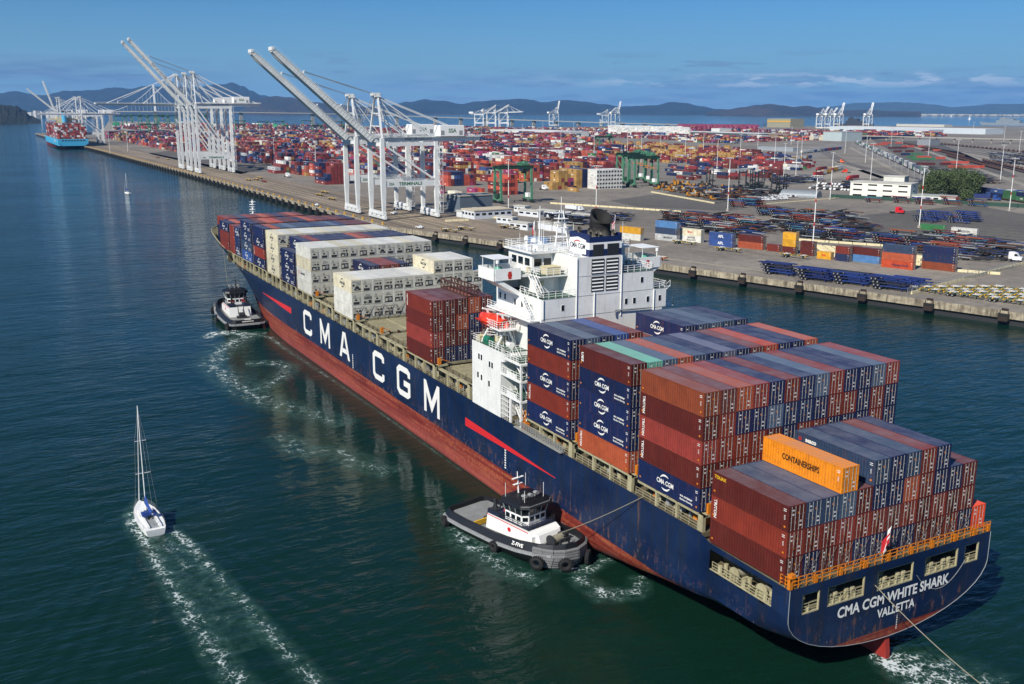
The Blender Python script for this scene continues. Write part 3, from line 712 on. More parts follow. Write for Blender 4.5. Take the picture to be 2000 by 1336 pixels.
bay(90.6, 16.2, {1: 'dnnnn', 2: 'pddnd', 3: 'ddsnn', 4: stamped('rddsd', {1: 'rV'})}, 'the short red stack before the bridge')
bay(133.75, 16.5, {1: 'wwwwwwwwwwwww', 2: 'wwwwwwwwwwwww', 3: stamped('cwwwwwwwwwwww', {1: 'cl'}), 4: {9: 'cl', 10: 'w', 11: 'w', 12: 'w'}}, 'the low white stack')
bay(148.2, 17.0, {3: {5: 'nL', 6: 'r', 7: 'r', 8: 'n'}, 2: {5: 'n'}}, 'the four-wide navy and red stack')
bay(162.75, 17.1, {1: 'www', 2: {1: 'wE', 2: 'w', 3: 'w', 4: 'w'}, 3: 'cwwwwwwwwwwww', 4: 'wwwcwcwwwwcww'}, 'the tall white stack')
bay(177.1, 17.0, {1: {1: 'nL'}, 2: {1: 'nL'}, 3: {1: 'nL', 2: 'n'}, 4: stamped('.nrnnnnsrnnnn', {2: 'nL'})}, 'the navy-sided stack')
bay(191.5, 17.3, {1: {1: 'cl'}, 2: {1: 'cl'}, 3: {1: 'cl', 12: 'w', 13: 'w'}, 4: stamped('cwcwwcwcwwwcw', {1: 'cl'})}, 'the cream-sided stack')
bay(206.0, 17.3, {1: {1: 'nL'}, 2: {1: 'rV'}, 3: {1: 'nL'}, 4: 'nstTttNtTNddd'}, 'the fifth stack from the bow')
bay(220.4, 17.4, {1: {1: 'bL'}, 2: {1: 'tL'}, 3: {1: 'NL'}, 4: stamped('ndsoddnsrdrdn', {1: 'nL'})}, 'the fourth stack from the bow')
bay(241.2, 17.4, {1: 'r', 2: 'r', 3: 'r'}, 'the red half of the third bay from the bow', L=6.06, ends=False)
bay(234.9, 17.4, {1: {1: 'NL'}, 2: {1: 'N'}, 3: {1: 'NL'}}, 'the navy half of the third bay from the bow', L=6.06)
bay(234.9, 17.4, {3: '.trsrrdnrsdnr'}, 'the third bay from the bow')
bay(249.3, 17.5, {1: {1: 'r'}, 2: {1: 'r'}, 3: stamped('Nsnnrsrdtrsdr', {1: 'nL'})}, 'the second bay from the bow')
bay(263.8, 17.5, {1: {2: 'n'}, 2: {2: 'n'}, 3: {2: 'r', 3: 'd', 4: 't', 5: 'r', 6: 'd', 7: 's', 8: 'r', 9: 'n', 10: 'd', 11: 's', 12: 'r'}}, 'the foremost bay', ends=False)

# ---------------------------------------------------------------- the container ship
ship = empty('container_ship', (0, 0, 0), 0, 'large navy and red container ship with white lettering on its side, loaded deck', 'container ship')
def lerp_tab(tab, x):
    if x <= tab[0][0]: return tab[0][1]
    for (a, b) in zip(tab, tab[1:]):
        if x <= b[0]:
            t = (x-a[0])/(b[0]-a[0]); return a[1]+(b[1]-a[1])*t
    return tab[-1][1]
def smooth_tab(tab, x):
    # catmull style monotone interpolation
    n = len(tab)
    if x <= tab[0][0]: return tab[0][1]
    if x >= tab[-1][0]: return tab[-1][1]
    for i in range(n-1):
        if x <= tab[i+1][0]:
            x0, y0 = tab[i]; x1, y1 = tab[i+1]; h = x1-x0; d = (y1-y0)/h
            dm = (y0-tab[i-1][1])/(x0-tab[i-1][0]) if i > 0 else d; dp = (tab[i+2][1]-y1)/(tab[i+2][0]-x1) if i < n-2 else d
            m0 = 0 if dm*d <= 0 else 2*dm*d/(dm+d); m1 = 0 if dp*d <= 0 else 2*dp*d/(dp+d)
            t = (x-x0)/h; return (2*t**3-3*t*t+1)*y0+(t**3-2*t*t+t)*h*m0+(-2*t**3+3*t*t)*y1+(t**3-t*t)*h*m1
ZT = [(-1, 12.45), (13, 12.7), (14, 13.3), (27, 13.35), (74, 13.5), (114, 13.75), (160, 13.9), (252, 14.1), (256, 17.6), (266, 18.6), (280, 20.2), (295, 21.5)]
FULLTO = 195
PLAN = {-3.0: [(185, 16.1), (205, 13.8), (225, 9.6), (245, 4.6), (260, 1.4), (266, 0.0)],
        0.0: [(185, 16.1), (200, 15.6), (214, 14.2), (226, 12.3), (240, 9.2), (255, 5.3), (268, 1.8), (275, 0.0)],
        5.0: [(188, 16.1), (205, 15.6), (226, 13.9), (240, 11.6), (255, 8.3), (270, 4.2), (281, 0.0)],
        10.0: [(190, 16.1), (215, 15.7), (235, 14.2), (250, 12.2), (265, 9.1), (278, 5.2), (287, 0.0)],
        14.0: [(190, 16.1), (232, 15.9), (250, 15.0), (262, 13.4), (275, 10.4), (284, 6.6), (291, 0.0)],
        18.0: [(190, 16.1), (250, 16.1), (264, 15.9), (275, 14.7), (284, 12.2), (290, 7.8), (293.4, 0.0)],
        22.0: [(190, 16.1), (256, 16.1), (270, 16.1), (279, 15.8), (285, 14.9), (289.5, 13.0), (292.5, 9.6), (294.3, 5.2), (295, 0.0)]}
PZ = sorted(PLAN)
def half(x, z):
    if x < 80:
        zt = smooth_tab([(-1, 9.0), (2.7, 6.9), (5.3, 6.2), (10, 5.8), (14.5, 5.2), (20, 4.4), (27, 3.4), (33, 2.7), (39, 1.8), (50, 0.4), (65, -1.5), (80, -3)], x); zk = smooth_tab([(-1, 3.0), (6, 1.6), (12, 0.0), (20, -2.2), (30, -5.5), (45, -9), (80, -14)], x)
        if z >= zt: return 16.1
        t = (zt-z)/(zt-zk); e = min(1, max(0, (x+1)/12))*min(1, max(0, (66-x)/22)); return 16.1*(max(0, 1-t**(2-0.9*e)))**(0.5+0.42*e) if t < 1 else 0.0
    if x <= 185: return 16.1
    ys = [max(0.0, smooth_tab(PLAN[z_], x)) if x < PLAN[z_][-1][0] else 0.0 for z_ in PZ]
    return max(0.0, smooth_tab(list(zip(PZ, ys)), z))
def stem_x(z): return smooth_tab([(z_, PLAN[z_][-1][0]) for z_ in PZ], z)
SX = [-1, 1.6, 4, 6.5, 9, 11.9, 14, 18, 22, 27, 33, 40, 48, 56, 66, 80, 100, 125, 150, 170, 185, 192, 199, 206, 213, 220, 227, 234, 241, 247, 252, 256, 260, 264, 268, 272, 276, 280, 284, 287, 290, 292, 293.5, 294.5, 295]
SZ = [-3, -1.5, 0, 1.0, 2.0, 3.2, 4.3, 5.1, 6.2, 7.4, 8.4, 9.4, 10.6, 11.9, 12.4, 13.3, 14.0, 15.5, 17.0, 18.5, 20, 21.5]
def hull_pt(x, z):
    """surface point: stations are squeezed onto the stem line"""
    xs = stem_x(z); 
    if x > 200: X = 200+(x-200)/(295.0-200)*(xs-200)
    else: X = x
    y = half(X, z) if X < xs-1e-6 else 0.0
    return X, y
hv = []; hf = []; nz = len(SZ)
hm = MB()
for s_ in (1, -1):
    vs = []
    for x in SX:
        ztop = lerp_tab(ZT, x)
        zk = smooth_tab([(-1, 3.0), (6, 1.6), (12, 0.0), (20, -2.2)], x) if x < 20 else -9
        for z in SZ:
            zz = min(max(z, zk), ztop); X, y = hull_pt(x, zz); vs.append((X, s_*y, zz))
    fs = []
    for i in range(len(SX)-1):
        for j in range(nz-1):
            if 1 <= i <= 4 and 11 <= j <= 12: continue          # mooring deck opening
            q = (i*nz+j, (i+1)*nz+j, (i+1)*nz+j+1, i*nz+j+1)
            a = [vs[t] for t in q]
            if len({tuple(round(c, 4) for c in p) for p in a}) < 3: continue
            fs.append(q if s_ < 0 else q[::-1])
    hm.add(vs, fs)
# transom with mooring openings
op = [(14.2, 11.7), (10.5, 4.9), (2.9, -2.9), (-4.9, -10.5), (-11.7, -14.2)]
ys = [16.1]
for a, b in op: ys += [a, b]
ys.append(-16.1)
for i in range(0, len(ys)-1, 2): hm.add([(-1, ys[i], 9.15), (-1, ys[i+1], 9.15), (-1, ys[i+1], 11.5), (-1, ys[i], 11.5)], [(0, 1, 2, 3)])
for i in range(len(ys)-1):
    hm.add([(-1, ys[i], 11.5), (-1, ys[i+1], 11.5), (-1, ys[i+1], 12.45), (-1, ys[i], 12.45)], [(0, 1, 2, 3)])
pl_ = [(-1, 16.1, 9.15)] ; zz = [9.15, 8.6, 7.9, 7.0, 6.2, 5.4, 4.7, 4.1, 3.6, 3.25, 3.06, 3.0]
pt = [(-1, half(-1, z), z) for z in zz]; st = [(-1, -half(-1, z), z) for z in zz[::-1]]
hm.add(pt+st, [tuple(range(len(pt+st)))])
def hull_mat():
    k = Nodes('hull_paint')
    co = k.n('ShaderNodeTexCoord'); s3 = k.n('ShaderNodeSeparateXYZ'); k.l(co.outputs['Object'], s3.inputs[0])
    vs_ = k.coord((0.35, 0.35, 0.05)); hs = k.coord((0.05, 0.05, 1.6)); iso = k.coord((1, 1, 1))
    n1 = k.noise(iso, 0.12, 6, 0.6); ns = k.noise(vs_, 1.6, 6, 0.7); nh = k.noise(hs, 1.0, 6, 0.7); nf = k.noise(iso, 1.3, 5, 0.65)
    blue = k.mix(k.ramp(n1, 0.3, 0.7), hx('#08193a'), hx('#0f2648')); blue = k.mix(k.ramp(ns, 0.47, 0.66, 0, 0.75), blue, hx('#1a2029'))
    low = k.ramp(s3.outputs[2], 4.8, 8.5, 1.0, 0.0)
    scr = k.math('MULTIPLY', k.ramp(k.noise(k.coord((0.9, 0.9, 0.35)), 1.4, 6, 0.75), 0.55, 0.62, 0, 1), low)
    blue = k.mix(k.math('MULTIPLY', scr, 0.75), blue, hx('#6b4a3c'))
    hi = k.ramp(k.noise(k.coord((1.6, 1.6, 0.4)), 2.0, 5, 0.7), 0.65, 0.68, 0, 0.7); blue = k.mix(k.math('MULTIPLY', hi, low), blue, hx('#a9aaa8'))
    red = k.mix(k.ramp(nh, 0.35, 0.65), hx('#62201a'), hx('#8a3a2e')); red = k.mix(k.ramp(k.math('MULTIPLY', nh, nf), 0.24, 0.33, 0, 0.65), red, hx('#9a5c3a'))
    red = k.mix(k.ramp(s3.outputs[2], 0.5, 3.2, 0.65, 0), red, hx('#964a42')); red = k.mix(k.ramp(s3.outputs[2], 0.0, 0.5, 0.8, 0), red, hx('#3a2420'))
    red = k.mix(k.ramp(k.noise(k.coord((1.2, 1.2, 0.9)), 1.0, 6, 0.8), 0.58, 0.62, 0, 0.5), red, hx('#5c1d1a'))
    line = k.math('ADD', 4.55, k.math('MULTIPLY', s3.outputs[0], 0.0035))
    line = k.math('SUBTRACT', line, k.ramp(s3.outputs[0], -1, 4, 0.45, 0))
    f = k.ramp(k.math('SUBTRACT', s3.outputs[2], line), -0.03, 0.03)
    # plating: seams every few metres, each plate a slightly different tone and a little dished
    br = k.n('ShaderNodeTexBrick'); cb = k.n('ShaderNodeCombineXYZ'); k.l(s3.outputs[0], cb.inputs[0]); k.l(s3.outputs[2], cb.inputs[1]); k.l(cb.outputs[0], br.inputs['Vector'])
    br.inputs['Scale'].default_value = 1.0; br.inputs['Brick Width'].default_value = 9.0; br.inputs['Row Height'].default_value = 2.3; br.inputs['Mortar Size'].default_value = 0.035
    br.inputs['Color1'].default_value = (0.80, 0.80, 0.80, 1); br.inputs['Color2'].default_value = (1.12, 1.12, 1.12, 1); br.inputs['Mortar'].default_value = (0.62, 0.6, 0.58, 1)
    c = k.mix(f, red, blue); c = k.mix(0.75, c, k.mix(1.0, c, br.outputs['Color'], 'MULTIPLY'))
    run = k.ramp(k.noise(k.coord((1.1, 1.1, 0.045)), 1.5, 4, 0.7), 0.615, 0.66, 0, 0.65); c = k.mix(k.math('MULTIPLY', run, k.ramp(n1, 0.42, 0.6)), c, hx('#5a4436'))
    k.base(c); k.rough(k.ramp(n1, 0.3, 0.7, 0.34, 0.6)); k.bump(k.math('ADD', nf, k.math('MULTIPLY', k.noise(k.coord((1, 1, 1)), 0.35, 3, 0.5), 3.0)), 0.25, 0.12)
    return k.m
hull = hm.build('hull', hull_mat(), ship)
import bmesh
bm = bmesh.new(); bm.from_mesh(hull.data); bmesh.ops.remove_doubles(bm, verts=bm.verts, dist=0.002); bmesh.ops.recalc_face_normals(bm, faces=bm.faces)
for f_ in bm.faces: f_.smooth = abs(f_.normal.x) < 0.9 or f_.calc_center_median().x > 20
for e in bm.edges:
    if len(e.link_faces) == 2 and e.calc_face_angle(0) > 0.7: e.smooth = False
bm.to_mesh(hull.data); bm.free()
# raised lip along the transom edge and deck edge plate
lip = MB(); lip.tube([(-1.02, q[1], q[2]) for q in [( -1, 16.1, 12.4)]+pt+st+[(-1, -16.1, 12.4)]], 0.04, n=5); lip.build('transom_edge', M_grey, ship)
# hull lettering, painted a centimetre proud of the plating
def onhull(x, z): return (x, half(x, z)+0.03, z)
def glyph(shape, xl, w_, zb, h_):
    hl = MB()
    def plc(p): return onhull(xl-p[0]*w_, zb+p[1]*h_)
    def wst(pts, closed=False):
        # stroke in metres
        q = [(p[0]*w_, p[1]*h_) for p in pts]
        stroke(hl, q, 1.18, lambda v: onhull(xl-v[0], zb+v[1]), closed=closed)
    t = 0.59/w_; u = 0.59/h_
    if shape == 'C': wst([(1-t, 0.70), (1-t, 1-u-0.07), (1-t-0.12, 1-u), (t+0.14, 1-u), (t, 1-u-0.10), (t, u+0.10), (t+0.14, u), (1-t-0.12, u), (1-t, u+0.07), (1-t, 0.30)])
    if shape == 'G': wst([(1-t, 0.70), (1-t, 1-u-0.07), (1-t-0.12, 1-u), (t+0.14, 1-u), (t, 1-u-0.10), (t, u+0.10), (t+0.14, u), (1-t-0.12, u), (1-t, u+0.07), (1-t, 0.46), (0.52, 0.46)])
    if shape == 'M':
        def tri(a): hl.add([plc(p) for p in a], [tuple(range(len(a)))])
        tri([(0, 0), (2*t*0.9, 0), (2*t*0.9, 1), (0, 1)]); tri([(1-2*t*0.9, 0), (1, 0), (1, 1), (1-2*t*0.9, 1)])
        tri([(2*t*0.9, 1), (2*t*0.9, 0.62), (0.5, 0.05), (0.5, 0.42)]); tri([(1-2*t*0.9, 1), (0.5, 0.42), (0.5, 0.05), (1-2*t*0.9, 0.62)])
    if shape == 'A':
        def tri(a): hl.add([plc(p) for p in a], [tuple(range(len(a)))])
        tri([(0, 0), (0.19, 0), (0.5, 0.86), (0.5, 1), (0.36, 1)]); tri([(1, 0), (0.64, 1), (0.5, 1), (0.5, 0.86), (0.81, 0)]); tri([(0.25, 0.2), (0.75, 0.2), (0.70, 0.37), (0.31, 0.37)])
    hl.build('hull_letter', M_letw, ship)
for g_, xl, w_ in (('C', 170.7, 6.8), ('M', 157.2, 7.2), ('A', 143.1, 7.0), ('C', 121.5, 6.5), ('G', 108.1, 6.8), ('M', 94.6, 7.0)): glyph(g_, xl, w_, 6.35, 6.15)
def strip(x0, x1, za0, zb0, za1, zb1, n=14):
    sm = MB()
    for i in range(n):
        t0, t1 = i/n, (i+1)/n; xa, xb = x0+(x1-x0)*t0, x0+(x1-x0)*t1
        sm.add([onhull(xa, za0+(za1-za0)*t0), onhull(xb, za0+(za1-za0)*t1), onhull(xb, zb0+(zb1-zb0)*t1), onhull(xa, zb0+(zb1-zb0)*t0)], [(0, 1, 2, 3)])
    sm.build('red_stripe', M_redst, ship)
strip(181.6, 211.3, 9.1, 10.75, 10.0, 10.12); strip(76.9, 46.6, 8.35, 9.85, 8.85, 8.95)
letters('CMA CGM WHITE SHARK', 1.75, M_letw, (-1.03, -0.2, 7.9), (0, -1, 0), (0, 0, 1), ship, bold=0.05, sx=0.90)
letters('VALLETTA', 1.45, M_letw, (-1.03, -0.6, 6.2), (0, -1, 0), (0, 0, 1), ship, bold=0.04, sx=0.9)
dm = MB()
for i in range(9): dm.box(-1.035, -1.02, -1.0, -0.85, 3.6+0.22*i, 3.7+0.22*i)
for xx in (134.0, 62.0):
    for i in range(8): dm.box(xx, xx+0.45, 16.12, 16.135, 5.3+0.42*i, 5.55+0.42*i)
dm.build('draught_marks', M_letw, ship)
# rudder
rd = MB(); rd.prism([(0.2, 4.0), (-0.6, 3.1), (-1.0, 0.7), (-1.1, -3), (3.8, -3), (3.6, 3)], 'y', -0.32, 0.32); rd.build('rudder', paint('red_lead', '#8f2a22', 0.6, 0.25, 0.7), ship)

M_coam = paint('coaming_paint', '#6b6552', 0.7, 0.4, 0.5, rust=0.8)
M_rod_d = paint('rusty_rod', '#5f564c', 0.6, 0.3, 2.0)
# decks
dk = MB()
def deck_strip(x0, x1, z, step=6.0, inset=0.0):
    n = max(1, int((x1-x0)/step)); L = []
    for i in range(n+1):
        x = x0+(x1-x0)*i/n; L.append((x, max(0.0, half(x, z+0.3)-inset), z))
    vs = [p for p in L]+[(p[0], -p[1], p[2]) for p in L]; m_ = len(L)
    dk.add(vs, [(i, m_+i, m_+i+1, i+1) for i in range(m_-1)])
deck_strip(13.5, 252, 13.28); deck_strip(253, 292.5, 16.9, 3.0, 0.15); deck_strip(-0.9, 13.6, 9.15); dk.box(13.4, 13.6, -16, 16, 9.1, 13.3); dk.box(252.9, 253.0, -15.8, 15.8, 13.3, 16.9)
dk.build('deck', paint('main_deck_paint', '#5e5742', 0.75, 0.45, 0.4, rust=0.7), ship)
# stern: interior of the mooring deck, platform under the stack, windlasses, bitts, orange rail
si = MB(); si.box(-0.9, 13.3, -12.6, 12.6, 9.2, 9.25); si.box(4.5, 4.8, -11, 11, 9.2, 12.2); si.box(-0.75, 13.2, -15.9, 15.9, 12.2, 12.42)
for s_ in (1, -1): si.box(0.2, 13.2, s_*12.6, s_*12.9, 9.2, 12.2)
si.build('mooring_deck_structure', paint('dark_beige_paint', '#6e6a55', 0.7, 0.3, 0.8, rust=0.4), ship)
for (x, y) in ((2.0, 8.0), (2.0, 0.5), (2.0, -7.5), (4.0, 14.2), (8.5, 14.2)):
    wl = MB(); wl.cyl((x, y-1.0, 10.0), (x, y+1.0, 10.0), 0.5, n=12, mi=1); wl.cyl((x, y-1.15, 10.0), (x, y-1.0, 10.0), 0.85, n=14); wl.cyl((x, y+1.0, 10.0), (x, y+1.15, 10.0), 0.85, n=14); wl.box(x-0.7, x+0.7, y-1.2, y+1.2, 9.2, 9.6); wl.build('mooring_winch', [M_beige, M_tan], ship)
for (x, y) in ((-0.4, 9.2), (-0.4, 6.6), (-0.4, 1.5), (-0.4, -1.5), (-0.4, -6.2), (-0.4, -9.2), (3.0, 15.2), (6.5, 15.2), (10.5, 15.2)):
    wl = MB(); wl.box(x-0.4, x+0.4, y-0.9, y+0.9, 9.2, 9.35)
    for e in (-0.45, 0.45): wl.cyl((x, y+e, 9.2), (x, y+e, 10.3), 0.28, n=8)
    wl.build('bitts', M_beige, ship)
fr = MB()
for a, b in op:
    for (p, q) in (((a, 9.15), (b, 9.15)), ((a, 11.5), (b, 11.5)), ((a, 9.15), (a, 11.5)), ((b, 9.15), (b, 11.5))): fr.bar((-0.86, p[0], p[1]), (-0.86, q[0], q[1]), 0.16, 0.22)
    fr.rails([(-0.75, a, 9.2), (-0.75, b, 9.2)], 1.0, 1.2, 0.025)
    n = int((a-b)/1.1)
    for i in range(1, n): fr.box(-0.9, -0.5, a-1.1*i-0.1, a-1.1*i+0.1, 9.2, 9.7)
fr.bar((1.6, 15.95, 9.4), (11.9, 15.95, 9.4), 0.15); fr.rails([(1.7, 15.7, 9.2), (11.8, 15.7, 9.2)], 1.1, 1.2, 0.03)
for i in range(5): fr.box(2.2+i*2.1, 2.35+i*2.1, 15.2, 15.8, 9.2, 10.0)
fr.build('fairlead_frames', M_beige, ship)
rl = MB(); rl.rails([(13.0, 16.0, 12.45), (-0.9, 16.0, 12.45), (-0.9, -16.0, 12.45), (13.0, -16.0, 12.45)][1:3], 1.25, 1.15, 0.035, 3)
for y in (15.9, 12.3, 8.6, 5, 1.2, -2.5, -6, -9.8, -13.2, -15.8): rl.box(-0.95, -0.55, y-0.22, y+0.22, 12.45, 13.3)
rl.rails([(-0.9, 16.0, 12.45), (0.6, 16.0, 12.45)], 1.25, 0.7, 0.035, 3); rl.box(-0.8, -0.2, 15.2, 15.8, 12.45, 14.0)
rl.box(13.4, 13.8, -16.0, 16.0, 12.5, 12.7)
rl.build('stern_railing', M_orange, ship)
for r in range(1, 13):
    lb = MB(); y0, y1 = row_y(r)+1.1, row_y(r)-1.1
    lb.bar((-0.35, y0, 12.5), (-0.12, y1, 12.75+TH*0.95), 0.035); lb.bar((-0.5, y1, 12.5), (-0.14, y0, 12.75+TH*0.95), 0.035); lb.bar((-0.35, y0, 12.5), (-0.12, y0-0.9, 12.75+TH*1.9), 0.045); lb.build('lashing_rod', M_rod_d, ship)
for r in range(1, 13):
    lb = MB(); y0, y1 = row_y(r)+1.1, row_y(r)-1.1
    lb.bar((133.3, y0, 16.6), (133.6, y1, 16.5+TH*0.95), 0.07); lb.bar((133.3, y1, 16.6), (133.6, y0, 16.5+TH*0.95), 0.06); lb.build('lashing_rod', M_rod_d, ship)
# hatch covers, coamings, passage posts and side rails
BAYX = [14.3, 28.65, 43.2, 76.1, 90.6, 105.0, 119.4, 133.75, 148.2, 162.75, 177.1, 191.5, 206.0, 220.4, 234.9, 249.3]
def bz(x): return lerp_tab([(14.3, 15.52), (43.2, 15.75), (90.6, 16.2), (133.75, 16.5), (162.75, 17.1), (191.5, 17.3), (262, 17.5)], x)
for s_ in (1, -1):
    for (a, b) in ((14.0, 56.2), (76.0, 262.5)):
        n = int((b-a)/14.4)
        for i in range(n+1):
            x0 = a+i*14.4; x1 = min(b, x0+14.4)
            if x1-x0 < 1: continue
            cm = MB()
            cm.box(x0, x1, s_*13.0, s_*13.35, 13.3, bz(x0)-0.55, 0)
            k_ = 0
            while x0+0.8+k_*2.6 < x1: cm.box(x0+0.8+k_*2.6, x0+0.88+k_*2.6, s_*13.35, s_*13.75, 13.3, bz(x0)-0.6, 0); k_ += 1
            cm.build('hatch_coaming', M_coam, ship)
for x in BAYX:
    z = bz(x); h_ = MB()
    if x < 249: h_.box(x-0.1, x+12.4, -13.3, 13.3, z-0.52, z-0.14, 0)
    else: h_.box(x-0.1, x+12.4, -12, 12, z-0.52, z-0.14, 0)
    for i in range(0, 5): h_.box(x-0.1+i*3.05, x+0.12+i*3.05, -13.2, 13.2, z-0.14, z-0.05, 1)
    for r in range(1, 14):
        for xx in (x+0.05, x+5.8, x+6.2, x+11.95): h_.box(xx, xx+0.22, row_y(r)+0.95, row_y(r)+1.25, z-0.14, z-0.02, 1)
    if x in (76.1, 105.0, 119.4):
        for yy in (-10.7, -5.9, -1.0, 3.9, 8.8): h_.box(x, x+12.3, yy-0.12, yy+0.12, z-0.14, z-0.02, 1)
        for i in range(14): h_.box(x-0.35, x-0.05, -13+i*2, -12.7+i*2, z-1.2, z+0.1, 2); 
    h_.box(x-0.6, x-0.2, -13.2, 13.2, z-1.5, z-0.9, 2)
    h_.build('hatch_cover', [M_hatch, M_beige, M_rust], ship)
rs = random.Random(11)
for x in BAYX:
    z = bz(x)
    for s_ in (1, -1):
        pp = MB()
        for xx, w_ in ((x-0.75, 0.9), (x+4.1, 0.35), (x+8.2, 0.35)):
            if x > 248 and s_: pass
            pp.box(xx, xx+w_, s_*(half(xx, 14)-0.55), s_*(half(xx, 14)-0.12), 13.3, z-0.16, 0)
        pp.box(x-0.75, x+12.3, s_*15.3, s_*15.95 if x < 240 else s_*15.7, z-0.42, z-0.16, 0)
        pp.box(x-0.75, x+0.15, s_*13.3, s_*15.5, z-0.5, z-0.18, 0)
        pp.box(x-0.7, x-0.35, s_*14.6, s_*15.2, z-0.16, z+1.1, 1)
        pp.bar((x-0.5, s_*14.9, z+1.0), (x-0.5, s_*12.9, z+0.2), 0.12, mi=1)
        if s_ > 0:
            k_ = 0
            for i in range(8):
                q = x+0.6+i*1.45+rs.uniform(-0.3, 0.3); hh = rs.uniform(0.4, 1.3)
                pp.box(q, q+rs.uniform(0.25, 0.8), 13.8, 13.8+rs.uniform(0.3, 0.9), 13.3, 13.3+hh, rs.choice((0, 0, 2, 0, 1, 2)))
        pp.build('passage_frame', [M_beige, M_orange, M_grey], ship)
for x in BAYX:
    for s_ in (1, -1):
        gr = MB(); gr.rails([(x+0.2, s_*(half(x, 13.9)-0.12), lerp_tab(ZT, x)), (x+12.6, s_*(half(x+12.6, 13.9)-0.12), lerp_tab(ZT, x+12.6))], 1.1, 1.5, 0.022)
        gr.build('side_railing', paint('beige_rail_paint', '#a59e82', 0.6, 0.2, 1.0, rust=0.3), ship)
# bulwark frames and foremast
bf = MB()
for i in range(26):
    x = 255+i*1.5
    for s_ in (1, -1):
        z1 = lerp_tab(ZT, x)-0.1; y1 = half(x, z1); y0 = half(x, 17.0)
        bf.bar((x, s_*(y0-0.35), 17.0), (x, s_*(y1-0.2), z1), 0.12, 0.5)
bf.tube([(x, (half(x, lerp_tab(ZT, x)))-0.05, lerp_tab(ZT, x)) for x in (256, 262, 268, 274, 280, 285, 289, 292)], 0.13); bf.tube([(x, -(half(x, lerp_tab(ZT, x)))+0.05, lerp_tab(ZT, x)) for x in (256, 262, 268, 274, 280, 285, 289, 292)], 0.13)
bf.build('bulwark_frames', M_beige, ship)
fm = MB(); fm.cyl((281, 0, 16.9), (281, 0, 25.6), 1.5, 0.9, 10); fm.cyl((281, 0, 25.6), (281, 0, 30.6), 0.32, 0.2, 8)
for z in (25.6, 27.2, 28.9): fm.cyl((281, 0, z), (281, 0, z+0.12), 1.15, n=10); fm.torus((281, 0, z+1.0), (0, 0, 1), 1.12, 0.04, 14, 4)
for z in (26.5, 28, 29.6): fm.box(280.3, 281.7, -0.35, 0.35, z, z+0.35)
fmo = fm.build('foremast', M_whitec, ship)
bx = MB(); bx.cyl((281, 0, 24.4), (281, 0, 25.5), 2.4, 1.2, 10); bx.build('mast_base', paint('pale_blue_paint', '#5fa4c4'), fmo)

# ---------------------------------------------------------------- accommodation block
acc = MB()
# port and starboard lower blocks
for s_ in (1, -1):
    acc.prism([(63.8, 13.4), (74.0, 13.4), (74.0, 24.2), (62.5, 24.2), (62.5, 22.9), (63.8, 22.6)], 'y', s_*11.6, s_*16.12)
    for z in (17.4, 20.6, 23.3):                  # balcony slabs aft of the block
        acc.box(57.3, 63.8, s_*11.6, s_*16.1, z, z+0.32); 
        acc.box(59.0, 62.0, s_*15.92, s_*16.06, z+0.32, z+1.0) if z != 23.3 else None
for s_ in (1, -1):
    for z0, z1 in ((13.4, 17.4), (17.72, 20.6), (20.92, 23.3)): acc.box(57.36, 57.7, s_*15.78, s_*16.05, z0, z1)
    acc.box(60.6, 60.95, s_*15.78, s_*16.05, 13.4, 17.4)
acc.box(59.0, 74.0, -11.57, 11.57, 13.4, 29.9)
acc.box(59.0, 74.0, -12.3, 11.5, 29.9, 33.0)
acc.box(59.0, 74.2, -9.6, 5.1, 33.0, 36.1)                # casing and starboard mid block
acc.box(64.2, 74.2, 5.1, 9.3, 33.0, 36.1)
acc.box(59.0, 65.2, -3.1, 5.1, 36.1, 39.1)
acc.box(66.4, 74.4, -9.0, 9.0, 36.1, 39.1)                 # wheelhouse
acc.box(65.2, 66.4, -6.0, 5.1, 36.1, 39.0)
acc.box(65.6, 75.0, -9.6, 9.6, 39.1, 39.4)                 # compass deck
acc.box(61.8, 66.4, 5.1, 10.2, 35.9, 36.1)
acc.build('superstructure', M_white, ship)
for (x0, x1, y0, y1, z) in ((59.1, 64.1, 5.2, 11.4, 33.0), (63.0, 74, 9.4, 11.4, 33.0), (62.6, 73.9, 11.7, 16.0, 24.2), (59.1, 66.3, -9.5, -3.2, 36.1), (59.1, 74, -12.2, -9.7, 33.0), (61.9, 66.3, 5.2, 10.1, 36.1), (57.8, 63.7, 11.7, 15.7, 17.72), (57.8, 63.7, 11.7, 15.7, 20.92), (57.8, 62.4, 11.7, 15.7, 23.62)):
    sd = MB(); sd.box(x0, x1, y0, y1, z+0.003, z+0.03); sd.build('walkway_deck', M_green, ship)
